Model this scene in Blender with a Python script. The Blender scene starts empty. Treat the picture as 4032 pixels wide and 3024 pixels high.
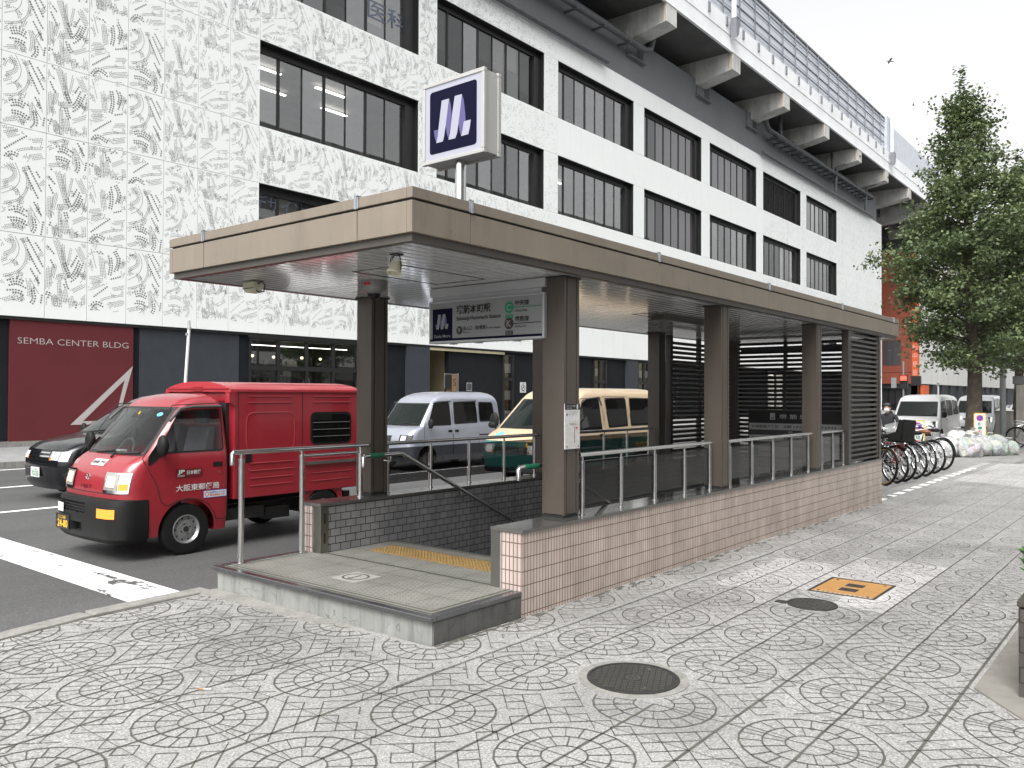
import bpy, bmesh, math, random
import numpy as np
from mathutils import Vector, Matrix
random.seed(7); np.random.seed(7)
R = math.radians
C = bpy.context.scene.collection

# ---------------------------------------------------------------- camera
cam = bpy.data.objects.new('camera', bpy.data.cameras.new('camera')); C.objects.link(cam)
F_PX, CX, CY, EYE = 3264.0, 2016.0, 1512.0, 1.70
ax = Vector((4655-CX, 1566-CY, F_PX)).normalized()          # street direction, seen by the camera
ay = Vector((-2029-CX, 1542-CY, F_PX)).normalized()         # across the street
ay = (ay-ax*ax.dot(ay)).normalized()
az = ax.cross(ay)
M3 = Matrix((ax, ay, az))                                   # rows: world axes in camera space
right, down, fwd = M3@Vector((1,0,0)), M3@Vector((0,1,0)), M3@Vector((0,0,1))
cam.matrix_world = Matrix(((right.x,-down.x,-fwd.x,0),(right.y,-down.y,-fwd.y,0),(right.z,-down.z,-fwd.z,EYE),(0,0,0,1)))
cam.data.sensor_width = 36; cam.data.lens = 36*F_PX/4032
cam.data.clip_start = .05; cam.data.clip_end = 2000
bpy.context.scene.camera = cam

# ---------------------------------------------------------------- sky, sun, exposure
SUN_EL, SUN_AZ = 52, 196          # direction the light comes from, degrees (x axis = 0, counter-clockwise)
w = bpy.data.worlds.new('World'); bpy.context.scene.world = w; w.use_nodes = True
nt = w.node_tree; bg = nt.nodes['Background']
sky = nt.nodes.new('ShaderNodeTexSky'); sky.sky_type = 'NISHITA'; sky.sun_disc = False
sky.sun_elevation = R(SUN_EL); sky.sun_rotation = R(90-SUN_AZ); sky.dust_density = 6; sky.air_density = 1.2
hs = nt.nodes.new('ShaderNodeHueSaturation'); hs.inputs['Saturation'].default_value = .06; hs.inputs['Value'].default_value = 1.1
nt.links.new(sky.outputs[0], hs.inputs['Color']); nt.links.new(hs.outputs[0], bg.inputs[0])
bg.inputs[1].default_value = .15
sun = bpy.data.objects.new('sun', bpy.data.lights.new('sun', 'SUN')); C.objects.link(sun)
sun.data.energy = 1.0; sun.data.angle = R(35); sun.data.color = (1, .97, .93)
sd = Vector((math.cos(R(SUN_AZ))*math.cos(R(SUN_EL)), math.sin(R(SUN_AZ))*math.cos(R(SUN_EL)), math.sin(R(SUN_EL))))
sun.rotation_euler = sd.to_track_quat('Z', 'Y').to_euler()
vs = bpy.context.scene.view_settings
vs.view_transform = 'Standard'; vs.look = 'None'; vs.gamma = 1; vs.use_curve_mapping = False; vs.exposure = 0.95

# ---------------------------------------------------------------- materials
def nodes(name):
    m = bpy.data.materials.new(name); m.use_nodes = True
    return m, m.node_tree.nodes, m.node_tree.links, m.node_tree.nodes['Principled BSDF']
def col4(c): return (c[0], c[1], c[2], 1) if not isinstance(c, (int, float)) else (c, c, c, 1)
def M(name, col, rough=.5, metal=0, var=.12, scale=3, bump=0, bscale=60, coat=0, spec=.5, emit=0, alpha=1, rvar=0):
    m, n, l, p = nodes(name)
    c = col4(col)
    p.inputs['Base Color'].default_value = c; p.inputs['Roughness'].default_value = rough
    p.inputs['Metallic'].default_value = metal; p.inputs['Coat Weight'].default_value = coat
    p.inputs['Coat Roughness'].default_value = .04; p.inputs['Specular IOR Level'].default_value = spec
    if alpha < 1: p.inputs['Alpha'].default_value = alpha
    if emit: p.inputs['Emission Color'].default_value = c; p.inputs['Emission Strength'].default_value = emit
    tc = n.new('ShaderNodeTexCoord')
    if var:
        t = n.new('ShaderNodeTexNoise'); t.inputs['Scale'].default_value = scale; t.inputs['Detail'].default_value = 6
        t.inputs['Roughness'].default_value = .65
        mr = n.new('ShaderNodeMapRange'); mr.inputs[1].default_value = .3; mr.inputs[2].default_value = .7
        mr.inputs[3].default_value = 1-var; mr.inputs[4].default_value = 1+var
        mx = n.new('ShaderNodeMix'); mx.data_type = 'RGBA'; mx.blend_type = 'MULTIPLY'; mx.inputs[0].default_value = 1
        l.new(tc.outputs['Object'], t.inputs['Vector']); l.new(t.outputs[0], mr.inputs[0])
        mx.inputs[6].default_value = c; l.new(mr.outputs[0], mx.inputs[7]); l.new(mx.outputs[2], p.inputs['Base Color'])
        if rvar:
            r2 = n.new('ShaderNodeMapRange'); r2.inputs[1].default_value = .3; r2.inputs[2].default_value = .7
            r2.inputs[3].default_value = max(0, rough-rvar); r2.inputs[4].default_value = rough+rvar
            l.new(t.outputs[0], r2.inputs[0]); l.new(r2.outputs[0], p.inputs['Roughness'])
    if bump:
        b = n.new('ShaderNodeTexNoise'); b.inputs['Scale'].default_value = bscale; b.inputs['Detail'].default_value = 3
        bb = n.new('ShaderNodeBump'); bb.inputs['Strength'].default_value = bump; bb.inputs['Distance'].default_value = .02
        l.new(tc.outputs['Object'], b.inputs['Vector']); l.new(b.outputs[0], bb.inputs['Height']); l.new(bb.outputs[0], p.inputs['Normal'])
    return m
def ramp(n, pts):
    r = n.new('ShaderNodeValToRGB'); e = r.color_ramp.elements
    while len(e) < len(pts): e.new(.5)
    for i, (pos, c) in enumerate(pts): e[i].position = pos; e[i].color = col4(c)
    return r
def mixc(n, l, a, b, fac, mode='MIX'):
    mx = n.new('ShaderNodeMix'); mx.data_type = 'RGBA'; mx.blend_type = mode
    for v, k in ((fac, 0), (a, 6), (b, 7)):
        if isinstance(v, (int, float)) and k == 0: mx.inputs[0].default_value = v
        elif isinstance(v, (tuple, int, float)): mx.inputs[k].default_value = col4(v)
        else: l.new(v, mx.inputs[k])
    return mx.outputs[2]
def noise(n, l, vec, scale, detail=4, rough=.6):
    t = n.new('ShaderNodeTexNoise'); t.inputs['Scale'].default_value = scale; t.inputs['Detail'].default_value = detail
    t.inputs['Roughness'].default_value = rough; l.new(vec, t.inputs['Vector']); return t.outputs[0]
def swap(n, l, vec, order, sc=(1, 1, 1)):                    # reorder the axes of a coordinate
    s = n.new('ShaderNodeSeparateXYZ'); l.new(vec, s.inputs[0]); c = n.new('ShaderNodeCombineXYZ')
    for i, k in enumerate(order):
        m = n.new('ShaderNodeMath'); m.operation = 'MULTIPLY'; m.inputs[1].default_value = sc[i]
        l.new(s.outputs[k], m.inputs[0]); l.new(m.outputs[0], c.inputs[i])
    return c.outputs[0]
def tiles(name, order, bw, bh, mortar, c1, c2, cm, offset, rough=.25, bump=.4, off=(0, 0), stain=.25):
    m, n, l, p = nodes(name); tc = n.new('ShaderNodeTexCoord')
    v = swap(n, l, tc.outputs['Object'], order)
    ad = n.new('ShaderNodeVectorMath'); ad.operation = 'ADD'; ad.inputs[1].default_value = (off[0], off[1], 0); l.new(v, ad.inputs[0]); v = ad.outputs[0]
    b = n.new('ShaderNodeTexBrick'); b.offset = offset; b.squash = 1; b.inputs['Scale'].default_value = 1
    b.inputs['Brick Width'].default_value = bw; b.inputs['Row Height'].default_value = bh; b.inputs['Mortar Size'].default_value = mortar
    b.inputs['Mortar Smooth'].default_value = .1; b.inputs['Color1'].default_value = col4(c1); b.inputs['Color2'].default_value = col4(c2)
    b.inputs['Mortar'].default_value = col4(cm); l.new(v, b.inputs['Vector'])
    st = n.new('ShaderNodeMapRange'); st.inputs[1].default_value = .35; st.inputs[2].default_value = .75; st.inputs[3].default_value = 1+stain*.4; st.inputs[4].default_value = 1-stain
    l.new(noise(n, l, swap(n, l, tc.outputs['Object'], (0, 1, 2), (3, 3, 1)), 1.5, 6), st.inputs[0])
    l.new(mixc(n, l, b.outputs['Color'], st.outputs[0], 1., 'MULTIPLY'), p.inputs['Base Color'])
    rr = n.new('ShaderNodeMapRange'); rr.inputs[3].default_value = rough; rr.inputs[4].default_value = .85; l.new(b.outputs['Fac'], rr.inputs[0]); l.new(rr.outputs[0], p.inputs['Roughness'])
    bp = n.new('ShaderNodeBump'); bp.invert = True; bp.inputs['Strength'].default_value = bump; bp.inputs['Distance'].default_value = .004
    l.new(b.outputs['Fac'], bp.inputs['Height']); l.new(bp.outputs[0], p.inputs['Normal'])
    return m
def glass(name, tint=.03, rough=.02, trans=0., wav=0, wscale=.6, ior=1.5):
    m, n, l, p = nodes(name)
    p.inputs['Base Color'].default_value = col4(tint); p.inputs['Roughness'].default_value = rough; p.inputs['IOR'].default_value = ior
    if wav:
        tc = n.new('ShaderNodeTexCoord'); bb = n.new('ShaderNodeBump'); bb.inputs['Strength'].default_value = wav; bb.inputs['Distance'].default_value = .05
        l.new(noise(n, l, tc.outputs['Object'], wscale, 1), bb.inputs['Height']); l.new(bb.outputs[0], p.inputs['Normal'])
    if trans:
        tr = n.new('ShaderNodeBsdfTransparent'); tr.inputs[0].default_value = (trans**.5, trans**.5, trans**.5, 1)
        gl = n.new('ShaderNodeBsdfGlossy'); gl.inputs['Roughness'].default_value = rough; gl.inputs[0].default_value = (1, 1, 1, 1)
        ge = n.new('ShaderNodeNewGeometry'); dt = n.new('ShaderNodeVectorMath'); dt.operation = 'DOT_PRODUCT'; l.new(ge.outputs['Incoming'], dt.inputs[0]); l.new(ge.outputs['Normal'], dt.inputs[1])
        if wav: l.new(bb.outputs[0], gl.inputs['Normal'])
        last = dt.outputs['Value']; f0 = ((ior-1)/(ior+1))**2
        for op, v in (('ABSOLUTE', 0), ('SUBTRACT', None), ('POWER', 5), ('MULTIPLY_ADD', 1-f0)):      # Schlick's rule, the same from both sides
            q = n.new('ShaderNodeMath'); q.operation = op
            if v is None: q.inputs[0].default_value = 1; l.new(last, q.inputs[1])
            else: l.new(last, q.inputs[0]); q.inputs[1].default_value = v
            if op == 'MULTIPLY_ADD': q.inputs[2].default_value = f0
            last = q.outputs[0]
        ms = n.new('ShaderNodeMixShader'); l.new(last, ms.inputs[0]); l.new(tr.outputs[0], ms.inputs[1]); l.new(gl.outputs[0], ms.inputs[2])
        l.new(ms.outputs[0], n['Material Output'].inputs[0])
    return m
def emis(name, c, s):
    m, n, l, p = nodes(name)
    p.inputs['Base Color'].default_value = col4(tuple(.25*x for x in c)); p.inputs['Emission Color'].default_value = col4(c); p.inputs['Emission Strength'].default_value = s
    return m

# ---------------------------------------------------------------- mesh builder
class MB:
    def __init__(s): s.v = []; s.f = []; s.m = []
    def poly(s, pts, mi=0):
        b = len(s.v); s.v += [tuple(p) for p in pts]; s.f.append(tuple(range(b, b+len(pts)))); s.m.append(mi); return s
    def faces(s, vs, fs, mi=0):
        b = len(s.v); s.v += [tuple(p) for p in vs]
        for f in fs: s.f.append(tuple(i+b for i in f)); s.m.append(mi)
        return s
    def box(s, x0, y0, z0, x1, y1, z1, mi=0):
        x0, x1 = min(x0, x1), max(x0, x1); y0, y1 = min(y0, y1), max(y0, y1); z0, z1 = min(z0, z1), max(z0, z1)
        return s.faces([(x0,y0,z0),(x1,y0,z0),(x1,y1,z0),(x0,y1,z0),(x0,y0,z1),(x1,y0,z1),(x1,y1,z1),(x0,y1,z1)],
                       [(0,3,2,1),(4,5,6,7),(0,1,5,4),(1,2,6,5),(2,3,7,6),(3,0,4,7)], mi)
    def prism(s, pts, vec, mi=0):
        n = len(pts); vec = Vector(vec); a = [Vector(p) for p in pts]
        nrm = Vector((0,0,0))
        for i in range(n): nrm += a[i].cross(a[(i+1) % n])
        if nrm.dot(vec) > 0: a = a[::-1]
        vs = a+[p+vec for p in a]
        fs = [tuple(range(n)), tuple(range(2*n-1, n-1, -1))]+[(i, i+n, (i+1) % n+n, (i+1) % n) for i in range(n)]
        return s.faces(vs, fs, mi)
    def tube(s, path, r, n=10, mi=0, closed=False, cap=True):
        P = [Vector(p) for p in path]; N = len(P); rings = []
        rs = r if isinstance(r, (list, tuple)) else [r]*N
        up = None
        for i in range(N):
            if closed: t = (P[(i+1) % N]-P[i-1])
            else: t = (P[min(i+1, N-1)]-P[max(i-1, 0)])
            t.normalize()
            if up is None: up = Vector((0,0,1)) if abs(t.z) < .9 else Vector((1,0,0))
            a = t.cross(up); 
            if a.length < 1e-5: a = t.cross(Vector((0,1,0)))
            a.normalize(); bb = a.cross(t).normalized(); up = bb
            rings.append([P[i]+(a*math.cos(2*math.pi*k/n)+bb*math.sin(2*math.pi*k/n))*rs[i] for k in range(n)])
        return s.loft(rings, mi, cap and not closed, closed)
    def loft(s, rings, mi=0, cap=True, closed=False, mif=None):
        n = len(rings[0]); N = len(rings); b = len(s.v)
        for r in rings: s.v += [tuple(p) for p in r]
        for i in range(N if closed else N-1):
            j = (i+1) % N
            for k in range(n):
                k2 = (k+1) % n
                s.f.append((b+i*n+k, b+i*n+k2, b+j*n+k2, b+j*n+k)); s.m.append(mif(i, k) if mif else mi)
        if cap:
            s.f.append(tuple(b+k for k in range(n))[::-1]); s.m.append(mif(0, 0) if mif else mi)
            s.f.append(tuple(b+(N-1)*n+k for k in range(n))); s.m.append(mif(N-2, 0) if mif else mi)
        return s
    def lathe(s, prof, org=(0,0,0), axis='z', n=24, mi=0, cap=True):
        rings = []
        for r, h in prof:
            ring = []
            for k in range(n):
                a = 2*math.pi*k/n; u, v = r*math.cos(a), r*math.sin(a)
                p = {'z': (u, v, h), 'y': (v, h, u), 'x': (h, u, v)}[axis]
                ring.append((p[0]+org[0], p[1]+org[1], p[2]+org[2]))
            rings.append(ring)
        return s.loft(rings, mi, cap)
    def sphere(s, c, r, n=16, m=10, mi=0):
        rx = r if isinstance(r, (tuple, list)) else (r, r, r)
        rings = []
        for i in range(1, m):
            t = math.pi*i/m
            rings.append([(c[0]+rx[0]*math.sin(t)*math.cos(2*math.pi*k/n), c[1]+rx[1]*math.sin(t)*math.sin(2*math.pi*k/n), c[2]-rx[2]*math.cos(t)) for k in range(n)])
        return s.loft(rings, mi)
    def text(s, body, h, org, xd, yd, mi=0, fit=None, align='LEFT', bold=0, lift=0.):
        cu = bpy.data.curves.new('t', 'FONT'); cu.body = body; cu.size = 1; cu.fill_mode = 'FRONT'; cu.resolution_u = 3; cu.offset = bold
        ob = bpy.data.objects.new('t', cu); C.objects.link(ob)
        dg = bpy.context.evaluated_depsgraph_get(); me = bpy.data.meshes.new_from_object(ob.evaluated_get(dg))
        vs = np.array([v.co[:] for v in me.vertices]) if len(me.vertices) else np.zeros((0, 3))
        fs = [tuple(p.vertices) for p in me.polygons]
        bpy.data.objects.remove(ob); bpy.data.curves.remove(cu); bpy.data.meshes.remove(me)
        if not len(vs): return s
        mn, mxx = vs.min(0), vs.max(0)
        k = h/(mxx[1]-mn[1]); kx = (fit/(mxx[0]-mn[0])) if fit else k
        o, xd, yd = Vector(org), Vector(xd).normalized(), Vector(yd).normalized(); nn = xd.cross(yd)
        wd = (mxx[0]-mn[0])*kx; sh = {'LEFT': 0, 'CENTER': -wd/2, 'RIGHT': -wd}[align]
        pts = [o+xd*((q[0]-mn[0])*kx+sh)+yd*((q[1]-mn[1])*k)+nn*lift for q in vs]
        return s.faces(pts, fs, mi)
    def build(s, name, mats, parent=None, smooth=None, bevel=0, loc=None):
        me = bpy.data.meshes.new(name); me.from_pydata(s.v, [], s.f)
        if not isinstance(mats, (list, tuple)): mats = [mats]
        for m in mats: me.materials.append(m)
        me.polygons.foreach_set('material_index', s.m)
        if smooth is not None:
            me.polygons.foreach_set('use_smooth', [True]*len(s.f)); me.set_sharp_from_angle(angle=R(smooth))
        me.update()
        o = bpy.data.objects.new(name, me); C.objects.link(o)
        if parent is not None: o.parent = parent
        if loc: o.location = loc
        if bevel:
            b = o.modifiers.new('bevel', 'BEVEL'); b.width = bevel; b.segments = 2; b.limit_method = 'ANGLE'; b.angle_limit = R(40)
        return o
def tag(o, label=None, cat=None, group=None, kind=None):
    if label: o['label'] = label
    if cat: o['category'] = cat
    if group: o['group'] = group
    if kind: o['kind'] = kind
    return o
def thing(name, label, cat, loc=(0,0,0), rz=0, group=None):
    o = bpy.data.objects.new(name, None); C.objects.link(o); o.location = loc; o.rotation_euler = (0,0,rz); o.empty_display_size = .2
    return tag(o, label, cat, group)
def struct(o): o['kind'] = 'structure'; return o
def copy_tree(o, parent=None):
    c = o.copy(); C.objects.link(c)
    if parent: c.parent = parent
    for ch in list(o.children): copy_tree(ch, c)
    return c
def cut(obj, cutters):
    for c in cutters:
        md = obj.modifiers.new('b', 'BOOLEAN'); md.operation = 'DIFFERENCE'; md.object = c; md.solver = 'EXACT'
    dg = bpy.context.evaluated_depsgraph_get(); me = bpy.data.meshes.new_from_object(obj.evaluated_get(dg))
    obj.modifiers.clear(); old = obj.data; obj.data = me; bpy.data.meshes.remove(old)
    for c in cutters:
        d = c.data; bpy.data.objects.remove(c); bpy.data.meshes.remove(d)
    return obj
def ground_z(x, y):                                           # the pavement falls gently away from the step
    z = -.0068*max(0, min(x-4, 11))
    if y > 3.95: z -= .010*(min(y, 6.7)-3.95)
    return z
ROAD_Z = -.10
# ---------------------------------------------------------------- shared materials
def streaky(name, c, rough, amt):
    m, n, l, p = nodes(name); tc = n.new('ShaderNodeTexCoord'); o = tc.outputs['Object']
    a = ramp(n, [(.28, 1-amt*2), (.45, 1-amt*.3), (.6, 1.02), (.75, 1+amt*.7)]); l.new(noise(n, l, swap(n, l, o, (0,1,2), (5, 5, .7)), 1.3, 6, .7), a.inputs[0])
    b = ramp(n, [(.3, 1-amt), (.65, 1+amt*.5)]); l.new(noise(n, l, o, 1.1, 5, .6), b.inputs[0])
    v = n.new('ShaderNodeTexVoronoi'); v.inputs['Scale'].default_value = 2.6; l.new(o, v.inputs['Vector']); d = ramp(n, [(.03, .72), (.055, 1.)]); l.new(v.outputs['Distance'], d.inputs[0])
    k = mixc(n, l, c, a.outputs[0], 1., 'MULTIPLY'); k = mixc(n, l, k, b.outputs[0], 1., 'MULTIPLY'); k = mixc(n, l, k, d.outputs[0], 1., 'MULTIPLY')
    l.new(k, p.inputs['Base Color']); p.inputs['Roughness'].default_value = rough; p.inputs['Specular IOR Level'].default_value = .4
    w_ = n.new('ShaderNodeBump'); w_.inputs['Strength'].default_value = .12; w_.inputs['Distance'].default_value = .02; l.new(noise(n, l, o, 1.8, 2), w_.inputs['Height']); l.new(w_.outputs[0], p.inputs['Normal'])
    return m
def pavement_mat(name='pavement concrete', base=.288, tint=(1.0, .99, .955)):
    m, n, l, p = nodes(name); tc = n.new('ShaderNodeTexCoord'); o = tc.outputs['Object']
    b0 = tuple(base*t for t in tint)
    sp = ramp(n, [(.36, .60), (.47, .97), (.56, 1.05), (.66, 1.5)]); l.new(noise(n, l, o, 75, 2, .8), sp.inputs[0])
    sp2 = ramp(n, [(.3, .78), (.5, 1.0), (.75, 1.12)]); l.new(noise(n, l, o, 22, 4, .7), sp2.inputs[0])
    big = ramp(n, [(.28, .72), (.5, 1.0), (.7, 1.07)]); l.new(noise(n, l, o, .7, 6, .6), big.inputs[0])
    vo = n.new('ShaderNodeTexVoronoi'); vo.inputs['Scale'].default_value = 2.3; l.new(o, vo.inputs['Vector'])
    gum = ramp(n, [(.045, .45), (.065, 1.)]); l.new(vo.outputs['Distance'], gum.inputs[0])
    fl = n.new('ShaderNodeVectorMath'); fl.operation = 'SNAP'; fl.inputs[1].default_value = (.4275, .4275, 10)
    of = n.new('ShaderNodeVectorMath'); of.operation = 'ADD'; of.inputs[1].default_value = (-3.217+.0, -2.277, 5); l.new(o, of.inputs[0]); l.new(of.outputs[0], fl.inputs[0])
    wn = n.new('ShaderNodeTexWhiteNoise'); l.new(fl.outputs[0], wn.inputs['Vector'])
    sl = n.new('ShaderNodeMapRange'); sl.inputs[3].default_value = .93; sl.inputs[4].default_value = 1.05; l.new(wn.outputs['Value'], sl.inputs[0])
    c = mixc(n, l, b0, sp.outputs[0], 1., 'MULTIPLY')
    for s in (sp2.outputs[0], big.outputs[0], gum.outputs[0], sl.outputs[0]): c = mixc(n, l, c, s, 1., 'MULTIPLY')
    l.new(c, p.inputs['Base Color']); p.inputs['Roughness'].default_value = .72; p.inputs['Specular IOR Level'].default_value = .35
    bp = n.new('ShaderNodeBump'); bp.inputs['Strength'].default_value = .5; bp.inputs['Distance'].default_value = .004
    l.new(noise(n, l, o, 90, 3), bp.inputs['Height']); l.new(bp.outputs[0], p.inputs['Normal'])
    return m
def asphalt_mat():
    m, n, l, p = nodes('asphalt'); tc = n.new('ShaderNodeTexCoord'); o = tc.outputs['Object']
    sp = ramp(n, [(.3, .045), (.52, .075), (.66, .10), (.76, .30)]); l.new(noise(n, l, o, 55, 3, .8), sp.inputs[0])
    big = ramp(n, [(.3, .75), (.7, 1.2)]); l.new(noise(n, l, swap(n, l, o, (0,1,2), (.25, 1, 1)), .8, 6), big.inputs[0])
    l.new(mixc(n, l, sp.outputs[0], big.outputs[0], 1., 'MULTIPLY'), p.inputs['Base Color'])
    p.inputs['Roughness'].default_value = .75
    bp = n.new('ShaderNodeBump'); bp.inputs['Strength'].default_value = .6; bp.inputs['Distance'].default_value = .006
    l.new(noise(n, l, o, 70, 3), bp.inputs['Height']); l.new(bp.outputs[0], p.inputs['Normal'])
    return m
def paint_mat(wear):
    m, n, l, p = nodes('road paint'); tc = n.new('ShaderNodeTexCoord'); o = tc.outputs['Object']
    a = noise(n, l, swap(n, l, o, (0,1,2), (1., .35, 1)), 3.2, 8, .75)
    r = ramp(n, [(wear, .07), (wear+.03, .78)]); l.new(a, r.inputs[0]); l.new(r.outputs[0], p.inputs['Base Color']); p.inputs['Roughness'].default_value = .6
    return m
def concrete_mat(name, base, streak=.5, scale=2., tint=(1, 1, .96)):
    m, n, l, p = nodes(name); tc = n.new('ShaderNodeTexCoord'); o = tc.outputs['Object']
    st = ramp(n, [(.3, 1-streak), (.5, 1.), (.7, 1.12)]); l.new(noise(n, l, swap(n, l, o, (0,1,2), (9, 9, .8)), scale, 6, .7), st.inputs[0])
    b2 = ramp(n, [(.3, .75), (.6, 1.08)]); l.new(noise(n, l, o, scale*2, 7, .65), b2.inputs[0])
    cr = n.new('ShaderNodeTexVoronoi'); cr.feature = 'DISTANCE_TO_EDGE'; cr.inputs['Scale'].default_value = 1.1
    wv = n.new('ShaderNodeVectorMath'); wv.operation = 'ADD'; l.new(o, wv.inputs[0])
    nz = n.new('ShaderNodeTexNoise'); nz.inputs['Scale'].default_value = 4; l.new(o, nz.inputs['Vector']); l.new(nz.outputs['Color'], wv.inputs[1]); l.new(wv.outputs[0], cr.inputs['Vector'])
    ck = ramp(n, [(.002, .6), (.008, 1.)]); l.new(cr.outputs['Distance'], ck.inputs[0])
    c = mixc(n, l, tuple(base*t for t in tint), st.outputs[0], 1., 'MULTIPLY'); c = mixc(n, l, c, b2.outputs[0], 1., 'MULTIPLY')
    if streak > .3: c = mixc(n, l, c, ck.outputs[0], 1., 'MULTIPLY')
    l.new(c, p.inputs['Base Color']); p.inputs['Roughness'].default_value = .8
    bp = n.new('ShaderNodeBump'); bp.inputs['Strength'].default_value = .35; bp.inputs['Distance'].default_value = .004
    l.new(noise(n, l, o, 40, 4), bp.inputs['Height']); l.new(bp.outputs[0], p.inputs['Normal'])
    return m
def speckle_mat(name, base, tint, sc=160):
    m, n, l, p = nodes(name); tc = n.new('ShaderNodeTexCoord'); o = tc.outputs['Object']
    sp = ramp(n, [(.35, .7), (.5, 1.), (.68, 1.3)]); l.new(noise(n, l, o, sc, 2, .8), sp.inputs[0])
    big = ramp(n, [(.3, .78), (.65, 1.08)]); l.new(noise(n, l, o, 1.7, 6), big.inputs[0])
    c = mixc(n, l, tuple(base*t for t in tint), sp.outputs[0], 1., 'MULTIPLY'); c = mixc(n, l, c, big.outputs[0], 1., 'MULTIPLY')
    l.new(c, p.inputs['Base Color']); p.inputs['Roughness'].default_value = .6
    return m
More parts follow.
